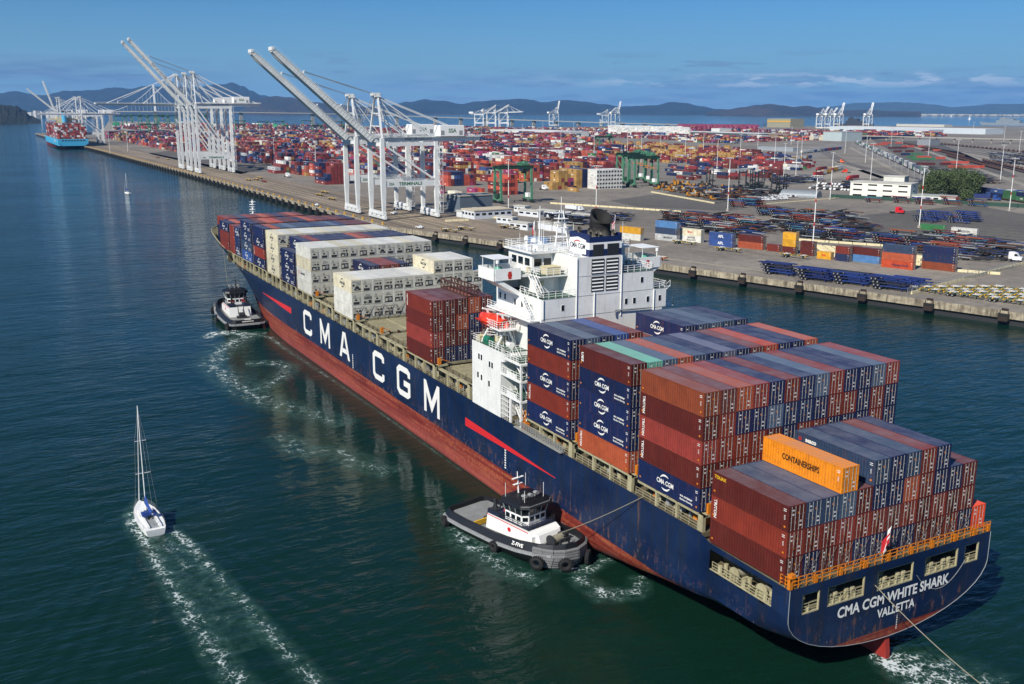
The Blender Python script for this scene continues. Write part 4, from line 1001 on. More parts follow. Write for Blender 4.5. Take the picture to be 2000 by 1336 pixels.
# bridge wings
for s_ in (1, -1):
    wg = MB()
    wg.prism([(9.0, 36.1), (9.0, 35.6), (9.4, 33.0), (12.0, 33.4), (16.1, 35.3), (16.1, 36.1)], 'x', 70.6, 71.0) if s_ > 0 else wg.prism([(-9.0, 36.1), (-16.1, 36.1), (-16.1, 35.3), (-12.0, 33.4), (-9.4, 33.0), (-9.0, 35.6)], 'x', 70.6, 71.0)
    wg.box(66.0, 71.2, s_*9.0, s_*16.1, 35.5, 35.9); wg.box(65.9, 71.3, s_*16.13, s_*16.26, 35.2, 37.1)
    wg.box(71.22, 71.34, s_*9.0, s_*16.1, 35.45, 37.1); wg.box(65.82, 65.97, s_*11.4, s_*16.0, 35.25, 37.1)
    # swept bracket under the aft edge, with its openings
    q = [(8.9, 33.0), (9.7, 33.0), (11.0, 33.9), (14.4, 35.0), (16.1, 35.2), (16.1, 35.5), (11.4, 35.5), (8.9, 35.5)]
    a_ = [(s_*y, z) for y, z in q]
    wg.box(65.95, 66.25, s_*9.05, s_*9.5, 33.0, 35.5)
    for k_ in range(12):
        y0 = 9.4+k_*0.56; y1 = y0+0.56; lo = lambda y: 31.2+(y-9.4)*(35.2-31.2)/(16.1-9.4)
        wg.add([(66.02, s_*y0, lo(y0)), (66.02, s_*y1, lo(y1)), (66.02, s_*y1, lo(y1)+0.75), (66.02, s_*y0, lo(y0)+0.75), (71.0, s_*y0, lo(y0)), (71.0, s_*y1, lo(y1)), (71.0, s_*y1, lo(y1)+0.75), (71.0, s_*y0, lo(y0)+0.75)],
               [(0, 1, 2, 3), (4, 7, 6, 5), (0, 4, 5, 1), (3, 2, 6, 7)])
    wg.rails([(66.1, s_*9.5, 35.9), (66.1, s_*11.4, 35.9)], 1.1, 1.0, 0.03)
    for (x, y) in ((66.6, 12.8), (66.6, 15.8), (70.6, 12.8), (70.6, 15.8)): wg.bar((x, s_*y, 35.9), (x, s_*y, 38.6), 0.1)
    wg.box(66.2, 71.0, s_*12.6, s_*16.0, 38.6, 38.7)
    wg.cyl((66.1, s_*15.5, 36.9), (66.1, s_*15.5, 38.0), 0.05); wg.cyl((66.1, s_*15.5, 38.0), (66.1, s_*15.5, 38.5), 0.28, 0.28, 8)
    wing = wg.build('bridge_wing', M_whitec, ship)
    lr = MB(); lr.torus((65.9, s_*13.4, 36.0), (1, 0, 0), 0.36, 0.1, 14, 6); lr.box(65.8, 65.98, s_*13.1, s_*13.7, 35.4, 36.6); lr.build('lifebuoy', M_red, wing)
    cp = MB(); cp.cyl((68.0, s_*14.3, 35.9), (68.0, s_*14.3, 37.1), 0.75, 0.55, 10); cp.build('wing_console_cover', paint('mint_canvas', '#5aa890', 0.8), wing)
    gd = MB(); gd.box(66.4, 70.9, s_*9.1, s_*15.9, 35.903, 35.93); gd.build('wing_deck', M_green, wing)
# windows
def window(x, y, z, ax, w_=0.55, h_=0.95, parent=ship):
    mb = MB(); g = MB()
    if ax == 'y':   # on a face of constant y
        mb.box(x-w_/2-0.07, x+w_/2+0.07, y-0.03, y+0.035, z-h_/2-0.07, z+h_/2+0.07); g.box(x-w_/2, x+w_/2, y-0.03, y+0.05, z-h_/2, z+h_/2)
    else:
        mb.box(x-0.035, x+0.03, y-w_/2-0.07, y+w_/2+0.07, z-h_/2-0.07, z+h_/2+0.07); g.box(x-0.05, x+0.03, y-w_/2, y+w_/2, z-h_/2, z+h_/2)
    o = mb.build('window', M_whitec, parent); g.build('pane', M_glass, o)
for x, z in ((71.4, 21.9), (70.5, 21.9), (67.6, 21.4), (66.7, 21.4), (71.8, 18.7), (70.5, 18.5), (67.8, 18.1)): window(x, 16.12, z, 'y')
for x in (72.6, 70.9): window(x, 11.5, 31.6, 'y')
for x in (67.5, 65.2, 63.6, 62.2): window(x, 11.5, 31.3, 'y')
for y, z in ((7.7, 31.4), (-4.3, 31.4), (-5.9, 31.4), (-8.6, 31.4), (-11.0, 31.4), (-7.3, 34.7)): window(59.0, y, z, 'x', 0.5, 0.9)
for x in (68.0, 70.2, 72.4): window(x, 9.0, 37.6, 'y', 1.6, 1.2)
for y in (8.0, 6.2): window(66.4, y, 37.6, 'x', 1.4, 1.2)
for y in (-7.5,): window(66.4, y, 37.6, 'x', 1.4, 1.2)
dr = MB(); dr.box(64.16, 64.24, 6.3, 7.2, 33.05, 35.1); dr.build('door', M_whitec, ship)
for y_, z0_, z1_ in ((5.25, 29.0, 39.0), (-3.2, 29.2, 39.0), (-9.75, 29.5, 33.0), (11.3, 29.9, 33.0), (1.9, 29.0, 33.4)):
    q = MB(); q.cyl((58.9, y_, z0_), (58.9, y_, z1_), 0.09, n=6); q.build('drain_pipe', M_whitec, ship)
for z_, y0_, y1_ in ((33.0, -12.3, 11.5), (36.1, -9.6, 5.1), (29.9, -12.3, 11.5)):
    q = MB(); q.box(58.975, 59.0, y0_, y1_, z_-0.04, z_+0.03); q.build('deck_seam', M_grey, ship)
q = MB(); q.cyl((58.7, -2.0, 30.2), (58.7, -9.0, 30.0), 0.11, n=6); q.cyl((58.7, -2.0, 30.2), (58.7, -2.0, 29.3), 0.11, n=6); q.build('drain_pipe', M_grey, ship)
# stairs
def stair(a, b, w_, name='stair'):
    mb = MB(); a = Vector(a); b = Vector(b); d = b-a; side = Vector((-d.y, d.x, 0)).normalized()*w_/2
    n = max(3, int(abs(d.z)/0.32))
    for s_ in (-1, 1):
        mb.bar(a+side*s_, b+side*s_, 0.08, 0.25); mb.bar(a+side*s_+Vector((0, 0, 1)), b+side*s_+Vector((0, 0, 1)), 0.06)
        for i in range(0, n+1, 3): p = a.lerp(b, i/n)+side*s_; mb.bar(p, p+Vector((0, 0, 1)), 0.05)
    for i in range(n+1): p = a.lerp(b, i/n); mb.box(p.x-0.14, p.x+0.14, p.y-w_/2, p.y+w_/2, p.z-0.03, p.z+0.03) if abs(d.x) > abs(d.y) else mb.box(p.x-w_/2, p.x+w_/2, p.y-0.14, p.y+0.14, p.z-0.03, p.z+0.03)
    return mb.build(name, M_whitec, ship)
stair((63.4, 10.9, 36.1), (60.2, 10.9, 33.0), 0.9); stair((64.0, 12.2, 33.0), (60.2, 12.2, 29.6), 0.9); stair((62.8, 14.5, 24.2), (58.6, 14.5, 20.9), 0.9); stair((63.2, 13.2, 20.9), (59.0, 13.2, 17.7), 0.9); stair((62.8, 14.5, 17.7), (58.6, 14.5, 13.4), 0.9)
stair((62.0, -10.9, 36.0), (66.0, -10.9, 33.0), 0.9); stair((60.0, -13.4, 33.0), (63.6, -13.4, 30.0), 0.9)
rr = MB()
Z3 = 33.03
rr.rails([(59.1, 5.3, Z3), (59.1, 11.4, Z3), (66, 11.4, Z3)], 1.1, 1.3, 0.03); rr.rails([(61.9, 5.3, 36.1), (61.9, 10.1, 36.1), (66.2, 10.1, 36.1)], 1.1, 1.2, 0.03)
rr.rails([(59.1, -3.3, 36.1), (59.1, -9.5, 36.1), (66, -9.5, 36.1)], 1.1, 1.3, 0.03); rr.rails([(59.1, -9.8, 33.0), (59.1, -12.2, 33.0), (74, -12.2, 33.0)], 1.1, 1.3, 0.03)
rr.rails([(65.7, -9.5, 39.4), (65.7, 9.5, 39.4), (74.9, 9.5, 39.4), (74.9, -9.5, 39.4), (65.7, -9.5, 39.4)], 1.1, 1.3, 0.03)
rr.rails([(59.2, 5.0, 39.1), (65.1, 5.0, 39.1)], 1.0, 1.3, 0.03)
rr.rails([(62.6, 11.8, 24.2), (62.6, 16.0, 24.2), (68, 16.0, 24.2)], 1.1, 1.2, 0.03); rr.rails([(71.5, 16.0, 24.2), (73.9, 16.0, 24.2), (73.9, 11.8, 24.2)], 1.1, 1.2, 0.03)
for z in (17.72, 20.92, 23.62): rr.rails([(57.8, 11.8, z), (57.8, 16.0, z), (63.6, 16.0, z)], 1.1, 1.0, 0.03)
rr.box(59.3, 74.0, 11.5, 13.4, 29.55, 29.75); rr.rails([(59.3, 13.3, 29.75), (73.8, 13.3, 29.75)], 1.1, 1.3, 0.03)
rr.box(60.0, 72.0, -14.6, -12.3, 29.6, 29.8); rr.rails([(60.0, -14.5, 29.8), (72, -14.5, 29.8)], 1.1, 1.3, 0.03); rr.rails([(60.0, -12.3, 29.8), (60.0, -14.5, 29.8)], 1.1, 1.0, 0.03)
for z in (14.2, 15.0, 15.8, 16.6): rr.box(60.8, 63.9, 16.02, 16.08, z, z+0.08)
for x in (61, 61.7, 62.4, 63.1, 63.8): rr.box(x, x+0.08, 16.02, 16.08, 13.4, 17.2)
rr.build('white_railing', M_whitec, ship)
# funnel
fn = MB()
fn.box(59.0, 65.0, -3.15, 2.95, 39.1, 40.2, 1); fn.box(59.0, 65.0, -3.15, 2.95, 40.2, 41.3, 0); fn.box(59.0, 65.0, 2.80, 2.95, 41.3, 42.6, 1); fn.box(59.0, 65.0, -3.15, -3.0, 41.3, 42.6, 1); fn.box(59.0, 59.15, -3.0, 2.8, 41.3, 42.2, 1); fn.box(64.85, 65.0, -3.0, 2.8, 41.3, 42.6, 1)
fn.box(58.96, 59.0, -3.0, 2.8, 39.3, 40.95, 2) if False else None
fno = fn.build('funnel', [M_whitec, paint('funnel_navy', '#132350', 0.45, 0.12, 0.5), M_dark], ship)
fo = MB()
for y0, y1 in ((2.3, 0.3), (-0.4, -2.6)): fo.box(58.94, 58.99, y0, y1, 39.2, 41.0)
fo.build('funnel_opening', M_dark, fno)
fp_ = MB()
for y in (1.9, 1.1, -1.0, -1.9): fp_.cyl((59.15, y, 39.2), (59.15, y, 40.9), 0.16, n=8)
fp_.build('exhaust_duct', M_steel, fno)
wp = MB(); wp.prism([(60.0, 39.35), (64.8, 39.35), (64.8, 41.6), (62.4, 41.95), (60.0, 41.6)], 'y', 2.95, 2.99); wp.build('logo_panel', M_whitec, fno)
letters('CMA CGM', 1.15, M_letn, (62.4, 3.02, 40.5), (-1, 0, 0), (0, 0, 1), fno, bold=0.02, sx=0.85)
rc = MB()
for i in range(6):
    a0, a1 = R(140-14*i), R(126-14*i); rc.add([(62.4-1.5*math.cos(a0), 3.02, 40.3+1.15*math.sin(a0)), (62.4-1.5*math.cos(a1), 3.02, 40.3+1.15*math.sin(a1)), (62.4-1.35*math.cos(a1), 3.02, 40.3+0.98*math.sin(a1)), (62.4-1.35*math.cos(a0), 3.02, 40.3+0.98*math.sin(a0))], [(0, 1, 2, 3)])
rc.build('logo_arc', M_redst, fno)
def soot():
    k = Nodes('sooty_steel'); co = k.n('ShaderNodeTexCoord'); s3 = k.n('ShaderNodeSeparateXYZ'); k.l(co.outputs['Object'], s3.inputs[0])
    n = k.noise(k.coord(), 1.2, 5, 0.6); f = k.ramp(k.math('ADD', s3.outputs[2], k.math('MULTIPLY', n, 2.0)), 42.2, 44.2)
    k.base(k.mix(f, hx('#8a8478'), hx('#0d0c0c'))); k.rough(0.8); return k.m
MS = soot()
bp = MB()
def pipe(c, r, z0, z1, cant, n=20):
    bp.cyl((c[0], c[1], z0), (c[0], c[1], z1), r, n=n, caps=False)
    vs = []
    for i in range(n):
        t = 2*math.pi*i/n; X_, Y_ = math.cos(t)*r, math.sin(t)*r
        vs += [(c[0]+X_, c[1]+Y_, z1), (c[0]+X_*1.05-cant*0.35, c[1]+Y_*1.05, z1+cant*(1+X_/r*0.9)), (c[0]+X_*0.9-cant*0.35, c[1]+Y_*0.9, z1+cant*(1+X_/r*0.9)), (c[0]+X_*0.8, c[1]+Y_*0.8, z1-0.8)]
    fs = []
    for i in range(n):
        j = (i+1) % n
        for k_ in range(3): fs.append((4*i+k_, 4*j+k_, 4*j+k_+1, 4*i+k_+1))
    bp.add(vs, fs); bp.add([vs[4*i+3] for i in range(n)], [tuple(range(n))])
pipe((62.0, -0.9), 1.7, 41.2, 43.9, 1.2)
for (x, y, h_) in ((60.2, 2.2, 42.9), (60.0, 1.3, 42.6), (59.9, 0.6, 42.4), (60.0, -2.2, 42.5), (63.5, 2.0, 42.8), (64.0, -2.3, 42.8)): pipe((x, y), 0.36, 41.2, h_, 0.3, 10)
bp.build('exhaust_pipe', MS, fno, smooth=True)
# louvres
for y0, y1 in ((2.4, 0.25), (-0.35, -2.5)):
    for z0 in (33.6, 36.4):
        l_ = MB(); l_.box(58.93, 58.97, y0+0.1, y1-0.1, z0-0.1, z0+2.3, 1)
        for i in range(4): l_.add([(58.88, y0, z0+0.1+i*0.56), (58.88, y1, z0+0.1+i*0.56), (58.95, y1, z0+0.36+i*0.56), (58.95, y0, z0+0.36+i*0.56)], [(0, 1, 2, 3)], 0)
        l_.build('louvre', [M_whitec, M_dark], ship)
# masts, radars, antennae on the compass deck
mm = MB()
mx, my = 70.0, 1.5
for (dx, dy) in ((-0.9, -0.9), (0.9, -0.9), (0, 1.1)): mm.cyl((mx+dx, my+dy, 39.4), (mx+dx*0.25, my+dy*0.25, 45.4), 0.13, 0.09)
for z in (41, 42.5, 44): mm.box(mx-0.9, mx+0.9, my-0.9, my+0.9, z, z+0.08)
mm.box(mx-0.15, mx+0.15, my-1.7, my+1.7, 44.9, 45.15); mm.box(mx-0.15, mx+0.15, my-1.3, my+1.3, 43.3, 43.5); mm.cyl((mx, my, 45.4), (mx, my, 47.6), 0.05)
mm.cyl((71.5, 4.8, 39.4), (70.6, 5.2, 46.2), 0.16, 0.07); mm.cyl((67.5, -4.4, 39.4), (67.5, -4.4, 45.2), 0.14, 0.06)
for (x, y, h_) in ((66.2, 8.6, 3.5), (68.4, 8.8, 2.2), (67.5, 6.3, 5.0), (72, 8.2, 2.6), (73.5, 3.2, 3.0), (66.5, -8.5, 4.2), (73, -7.5, 3.1), (66.1, 3.3, 4.6), (69, -7.9, 2.4), (64.5, -3.6, 3.0), (72.5, -2.5, 3.6), (66.4, -6.8, 5.4)): mm.cyl((x, y, 39.2), (x, y, 39.2+h_), 0.05, 0.03, 5); mm.cyl((x, y, 39.4), (x, y, 39.9), 0.18, n=6)
for (x, y, r) in ((69.0, 7.2, 0.55), (72.3, 6.8, 0.4), (68.2, -3.1, 0.45), (71.5, -6.3, 0.5)): mm.cyl((x, y, 39.4), (x, y, 40.6), 0.15); mm.cyl((x, y, 40.6), (x, y, 41.2), r, r*0.7, 10)
mm.box(67.2, 68.8, 5.6, 7.6, 39.4, 40.2); mm.box(60.5, 62.5, 3.3, 4.7, 39.1, 39.5)
mm.build('mast', M_whitec, ship)
# small deck gear
for (nm, a) in (('deck_locker', (62.5, 64.6, 6.0, 8.5, 36.15, 37.3)), ('vent_box', (65.5, 66.0, 9.7, 10.2, 36.2, 37.0)), ('deck_locker', (62.0, 62.6, 10.0, 10.4, 33.1, 34.2)), ('fan_unit', (64.15, 64.4, 8.2, 9.0, 34.2, 34.9)), ('deck_locker', (69.0, 71.0, 12.3, 13.4, 24.2, 25.2)), ('deck_locker', (71.8, 73.2, 14.6, 15.8, 24.2, 25.1))):
    dg = MB(); dg.box(*a); dg.box(a[0]-0.06, a[1]+0.06, a[2]-0.06, a[3]+0.06, a[5], a[5]+0.08); dg.build(nm, M_cream, ship)
dg = MB(); dg.cyl((67.0, 13.2, 24.7), (65.4, 13.2, 24.7), 0.5, n=10); dg.box(65.6, 66.8, 12.9, 13.5, 24.2, 24.5); dg.build('life_raft', M_whitec, ship)
gg = MB(); gg.cyl((69.2, 15.1, 24.9), (70.9, 15.1, 24.9), 0.6, n=10); gg.box(68.9, 71.2, 14.7, 15.5, 24.2, 24.6); gg.build('green_winch', paint('winch_green', '#1f6b52', 0.5), ship)
# gangway folded along the side
gw = MB(); gw.rails([(44.5, 16.35, 13.6), (58.5, 16.35, 13.9)], 0.7, 0.7, 0.03); gw.box(44.5, 58.5, 16.0, 16.7, 13.45, 13.6); gw.rails([(44.5, 16.0, 13.6), (58.5, 16.0, 13.9)], 0.7, 0.7, 0.03); gw.build('gangway', M_steel, ship)
og = MB()
for x in (58.0, 56.9, 57.4): og.bar((x, 15.5, 13.4), (x+0.4, 15.2, 16.3), 0.14)
og.box(56.7, 58.3, 14.8, 15.7, 13.4, 14.3); og.build('orange_frame', M_orange, ship)
# davit frame
dv = MB()
for x in (66.4, 71.6):
    dv.bar((x, 12.0, 24.2), (x, 14.6, 29.6), 0.3); dv.bar((x, 12.2, 29.0), (x, 15.4, 29.9), 0.28); dv.bar((x, 15.6, 24.2), (x, 13.3, 28.2), 0.22)
dv.bar((66.4, 13.0, 26.3), (71.6, 13.0, 26.3), 0.2)
for i in range(7): dv.bar((65.9+i*0.15, 12.2+i*0.5, 24.4), (67.6-i*0.15, 12.5+i*0.45, 29.6), 0.09)
for i in range(6): dv.bar((66.1, 13+0.35*i, 26.2), (69.2, 15.8, 26.0+0.55*i), 0.07)
dv.rails([(65.2, 12.2, 27.6), (65.2, 15.8, 27.6), (68.4, 15.8, 27.6)], 1.1, 0.7, 0.03); dv.box(64.4, 68.0, 12.6, 15.9, 27.35, 27.55)
dv.build('davit', M_whitec, ship)
# crane-like rusty lashing frame on the short red stack
lf = MB(); zt = 16.2+4*TH+0.05
for (a, b) in (((90.9, 8.7), (102.6, 8.7)), ((90.9, 6.5), (102.6, 6.5)), ((90.9, 8.7), (90.9, 6.5)), ((102.6, 8.7), (102.6, 6.5))):
    for z in (zt, zt+1.7): lf.bar((a[0], a[1], z+0.1), (b[0], b[1], z+0.1), 0.22)
for i in range(9):
    x = 90.9+i*1.4625
    for y in (8.7, 6.5): lf.bar((x, y, zt+0.1), (x, y, zt+1.8), 0.14); lf.bar((x, y, zt+0.1), (min(102.6, x+1.46), y, zt+1.8), 0.1)
lfo = lf.build('spreader_frame', M_rust); tag(lfo, 'rusty red steel frame lying on top of the short red stack before the bridge', 'steel frame')
# lifeboat: a thing of its own hanging in the davit
lbt = empty('lifeboat', (69.6, 14.3, 27.9), 0, 'bright orange enclosed lifeboat hanging in its davit beside the white bridge', 'lifeboat')
mbx = MB(); secs = []
for (x, w_, h_, z) in ((-3.6, 0.75, 0.75, 0.15), (-3.2, 1.15, 1.05, 0.05), (-1.5, 1.38, 1.25, 0), (1.0, 1.38, 1.25, 0), (3.0, 1.1, 1.05, 0.05), (4.2, 0.6, 0.7, 0.2), (4.7, 0.12, 0.2, 0.3)):
    secs.append([(x, w_*math.cos(2*math.pi*i/16), z+h_*math.sin(2*math.pi*i/16)*(1.0 if math.sin(2*math.pi*i/16) > 0 else 0.9)) for i in range(16)])
vs = [p for s_ in secs for p in s_]; fs = [(k_*16+i, k_*16+(i+1) % 16, (k_+1)*16+(i+1) % 16, (k_+1)*16+i) for k_ in range(6) for i in range(16)]+[tuple(range(16)), tuple(range(96, 112))[::-1]]
mbx.add(vs, fs); mbx.build('boat_shell', paint('lifeboat_orange', '#e03a1a', 0.4, 0.1), lbt, smooth=True)
f2 = MB(); f2.box(-3.4, 4.0, -1.46, 1.46, -0.12, 0.04)
for x in (-2.2, 0, 2.2): f2.torus((x, 0, 0), (1, 0, 0), 1.34, 0.05, 16, 5)
f2.build('rubbing_strake', paint('dark_orange', '#a82a14'), lbt); f3 = MB(); f3.box(-2.9, -1.7, -0.5, 0.5, 1.1, 1.75); f3.build('cockpit', paint('lifeboat_orange', '#e03a1a'), lbt)
# flags
def flag(loc, cols, size, label, rz=0.0, pole=3.0, lean=0.3, name='flag'):
    e = empty(name, loc, rz, label, 'flag')
    p = MB(); p.cyl((0, 0, 0), (-lean, 0, pole), 0.05, 0.04, 6); p.build('flagpole', M_whitec, e)
    nx, nyy = 12, len(cols); w_, h_ = size; fl = MB()
    for j in range(nyy):
        for i in range(nx):
            def q(a, b): x = a/nx*w_; return (-lean*0.9+x*0.35, 0.18*math.sin(a*0.9), pole*0.97-b/nyy*h_-x*0.85)
            fl.add([q(i, j), q(i+1, j), q(i+1, j+1), q(i, j+1)], [(0, 1, 2, 3)], cols[j] if not isinstance(cols[j], tuple) else (cols[j][0] if i < 5 else cols[j][1]))
    fl.build('cloth', [paint('flag_red', '#b8242c'), paint('flag_white', '#dcdcdc'), paint('flag_blue', '#283a78')], e)
flag((-0.7, 2.2, 12.5), [(1, 0), (1, 0), (0, 0), (1, 0), (0, 0), (0, 1)], (3.2, 1.9), 'red and white ensign drooping from a white staff on the stern rail', pole=4.6, lean=0.9)
flag((73.0, 5.0, 39.4), [(1, 0), (1, 0), (1, 0)], (1.6, 1.3), 'white and red signal flag on the deck above the bridge', pole=4.2)
flag((66.2, -6.5, 39.4), [(2, 0), (2, 1), (2, 0), (2, 1), (0, 0), (1, 1), (0, 0)], (2.2, 1.2), 'striped red white and blue flag flying behind the funnel', pole=5.2)

# ---------------------------------------------------------------- tugs
def loft(secs, closed_ends=True):
    n = len(secs[0]); vs = [p for s_ in secs for p in s_]; fs = []
    for k_ in range(len(secs)-1):
        for i in range(n-1): fs.append((k_*n+i, (k_+1)*n+i, (k_+1)*n+i+1, k_*n+i+1))
    return vs, fs
M_tughull = paint('tug_hull_black', '#0b0c0f', 0.45, 0.3, 0.6)
M_tugbul = paint('tug_bulwark_grey', '#13151a', 0.5, 0.3, 0.8)
M_tugdeck = paint('tug_deck_grey', '#7d7f7e', 0.75, 0.3, 0.6, rust=0.15)
M_fendg = paint('worn_fender_grey', '#8d8e8f', 0.8, 0.35, 1.4)
M_tugnavy = paint('tug_navy', '#1a2440', 0.5, 0.2, 0.8)
M_knit = paint('bow_fender_grey', '#6d6e6e', 0.9, 0.45, 5.0)
def tug(loc, rz, label, name_text, home=None):
    """bow towards local +x; 29 m long, 11 m wide"""
    t = empty('tugboat', loc, rz, label, 'tugboat', None)
    plan = [(-14.5, 3.4), (-14.2, 4.5), (-12.5, 5.15), (-8, 5.45), (0, 5.5), (6, 5.3), (10, 4.7), (12.6, 3.6), (14.0, 2.0), (14.5, 0.0)]
    def side(f, z0, z1, ins=0.0, extra=0.0):
        return f
    hb = MB()
    for s_ in (1, -1):
        secs = []
        for x, y in plan:
            top = 2.0+max(0, (x-2))*0.10
            secs.append([(x*0.95, s_*y*0.80, -1.0), (x*0.97, s_*y*0.93, 0.4), (x*0.995, s_*y*0.99, 1.0), (x, s_*y, 1.4), (x, s_*y, top)])
        vs, fs = loft(secs); hb.add(vs, fs)
    hb.add([(-14.5, -3.4, 2.0), (-14.5, 3.4, 2.0), (-14.5, 3.4, 1.4), (-14.2, 3.1, 0.2), (-13.8, 2.7, -1), (-13.8, -2.7, -1), (-14.2, -3.1, 0.2), (-14.5, -3.4, 1.4)], [tuple(range(8))])
    hb.build('hull', M_tughull, t)
    # rubbing fender
    rf = MB()
    for s_ in (1, -1):
        L = [(x, y, 1.65+max(0, (x-2))*0.10) for x, y in plan]
        for a, b in zip(L, L[1:]): rf.bar((a[0], s_*(a[1]+0.12), a[2]), (b[0], s_*(b[1]+0.12), b[2]), 0.55, 0.5)
    rf.bar((-14.65, -3.4, 1.65), (-14.65, 3.4, 1.65), 0.55, 0.5)
    rf.build('rubbing_fender', M_fendg, t)
    bw = MB()
    for s_ in (1, -1):
        secs = []
        for x, y in plan:
            top = 2.0+max(0, (x-2))*0.10; h_ = 1.0 if x < 0 else 1.1+max(0, x-2)*0.03
            secs.append([(x, s_*y, top), (x*0.985, s_*(y*0.90), top+h_), (x*0.98, s_*(y*0.90-0.25), top+h_), (x*0.98, s_*(y*0.93-0.3), top-0.05)])
        vs, fs = loft(secs); bw.add(vs, fs)
    bw.box(-14.45, -14.1, -3.4, 3.4, 2.0, 2.95)
    bw.build('bulwark', M_tugbul, t)
    dk_ = MB(); vs = []
    for x, y in plan: vs.append((x*0.98, max(0, y*0.95-0.2), 2.02+max(0, (x-2))*0.10))
    L = vs+[(p[0], -p[1], p[2]) for p in vs[::-1]]; n = len(vs)
    dk_.add(L, [(i, i+1, 2*n-2-i, 2*n-1-i) for i in range(n-1)]); dk_.build('deck', M_tugdeck, t)
    # bow fender: rows of thick knitted rope
    bf_ = MB()
    for k_ in range(7):
        z = 0.5+0.5*k_; sc2 = 0.95+0.05*min(1, k_/3)
        L = [(9.5, 4.9), (11.2, 4.35), (12.8, 3.5), (14.0, 2.1), (14.6, 0), (14.0, -2.1), (12.8, -3.5), (11.2, -4.35), (9.5, -4.9)]
        for a, b in zip(L, L[1:]): bf_.cyl((a[0]*sc2, a[1]*sc2, z), (b[0]*sc2, b[1]*sc2, z), 0.34, n=7)
    bf_.build('bow_fender', M_knit, t)
    for (x, y, ax) in ((14.9, 2.0, (0.8, 0.5, 0)), (14.6, -2.6, (0.7, -0.6, 0)), (11.3, 5.3, (0.4, 1, 0)), (11.0, -5.4, (0.4, -1, 0)), (1.0, 5.95, (0, 1, 0)), (1.0, -5.95, (0, 1, 0)), (-13.0, 5.6, (-0.3, 1, 0)), (-13.0, -5.6, (-0.3, -1, 0))):
        big = x > 9; q = MB(); q.torus((x, y, 1.5 if big else 1.1), ax, 0.78 if big else 0.62, 0.36 if big else 0.33, 18, 8)
        for i in range(18):
            a_ = 2*math.pi*i/18; d = Vector(ax).normalized(); u = Vector((0, 0, 1)); X_ = d.cross(u).normalized(); c = Vector((x, y, 1.5 if big else 1.1))+(X_*math.cos(a_)+u*math.sin(a_))*(1.13 if big else 0.94)
            q.bar(c-d*0.3, c+d*0.3, 0.16)
        q.build('tyre_fender', M_tyre, t)
    # deckhouse
    h = MB()
    h.prism([(-4.6, 2.0), (7.2, 2.4), (7.2, 4.0), (6.2, 4.6), (-4.2, 4.9)], 'y', -3.1, 3.1, 0)
    h.prism([(3.2, 4.4), (7.9, 4.3), (8.4, 3.0), (8.4, 2.4), (3.2, 2.4)], 'y', -2.3, 2.3, 0)
    h.build('deckhouse', M_whitec, t)
    tp = MB(); tp.box(-4.1, 6.0, -3.0, 3.0, 4.93, 5.0); tp.box(-4.3, -1.2, -3.0, -1.2, 5.0, 5.7); tp.box(-4.3, -1.2, 1.2, 3.0, 5.0, 5.7); tp.build('house_top', M_tugnavy, t)
    st_ = MB()
    for s_ in (1, -1): st_.bar((-4.2, s_*3.13, 4.78), (6.2, s_*3.13, 4.48), 0.05, 0.14)
    st_.build('red_trim', M_redst, t)
    rg = MB(); 
    for s_ in (1, -1): rg.rails([(-4.0, s_*3.0, 5.0), (6.0, s_*3.0, 4.9)], 1.0, 1.2, 0.03)
    rg.rails([(6.0, -3.0, 4.9), (6.0, 3.0, 4.9)], 1.0, 1.0, 0.03); rg.build('railing', M_dark, t)
    # pilot house: narrowing up, dark glass band, black roof
    ph = MB()
    def ring(mb, pts0, z0, pts1, z1, mi=0, cap=False):
        n = len(pts0); mb.add([(p[0], p[1], z0) for p in pts0]+[(p[0], p[1], z1) for p in pts1], [(i, (i+1) % n, n+(i+1) % n, n+i) for i in range(n)]+([tuple(range(n, 2*n))] if cap else []), mi)
    def oct_(x0, x1, y, c): return [(x0, -y+c), (x0+c, -y), (x1-c, -y), (x1, -y+c), (x1, y-c), (x1-c, y), (x0+c, y), (x0, y-c)]
    ring(ph, oct_(-0.3, 4.6, 2.1, 0.7), 5.0, oct_(-0.3, 4.6, 2.1, 0.7), 7.1); ring(ph, oct_(-0.3, 4.6, 2.1, 0.7), 8.9, oct_(-0.7, 5.0, 2.5, 0.8), 9.0, cap=True)
    p_ = ph.build('pilothouse', M_whitec, t); p_.scale = (1.18, 1.28, 0.90); p_.location = (-0.5, 0, 0.5)
    gl = MB(); ring(gl, oct_(-0.28, 4.58, 2.08, 0.7), 7.1, oct_(-0.55, 4.9, 2.35, 0.75), 8.95); gl.build('glass', M_glass, p_)
    for a, b in zip(oct_(-0.3, 4.6, 2.1, 0.7), oct_(-0.3, 4.6, 2.1, 0.7)[1:]+oct_(-0.3, 4.6, 2.1, 0.7)[:1]):
        n = 3 if Vector((a[0]-b[0], a[1]-b[1])).length > 2 else 1
        A_, B_ = Vector((a[0], a[1], 0)), Vector((b[0], b[1], 0)); nn = Vector((B_.y-A_.y, -(B_.x-A_.x), 0)).normalized()
        for i in range(n):
            c0 = A_.lerp(B_, (i+0.14)/n)+nn*0.03; c1 = A_.lerp(B_, (i+0.86)/n)+nn*0.03; q = MB()
            q.add([(c0.x, c0.y, 5.9), (c1.x, c1.y, 5.9), (c1.x, c1.y, 6.75), (c0.x, c0.y, 6.75)], [(0, 1, 2, 3)]); q.build('window', M_glass, p_)
    ro = MB(); ring(ro, oct_(-0.9, 5.3, 2.7, 0.9), 8.85, oct_(-0.7, 4.9, 2.5, 0.8), 9.5); ring(ro, oct_(-0.7, 4.9, 2.5, 0.8), 9.5, oct_(0.2, 4.0, 1.7, 0.6), 9.8, cap=True)
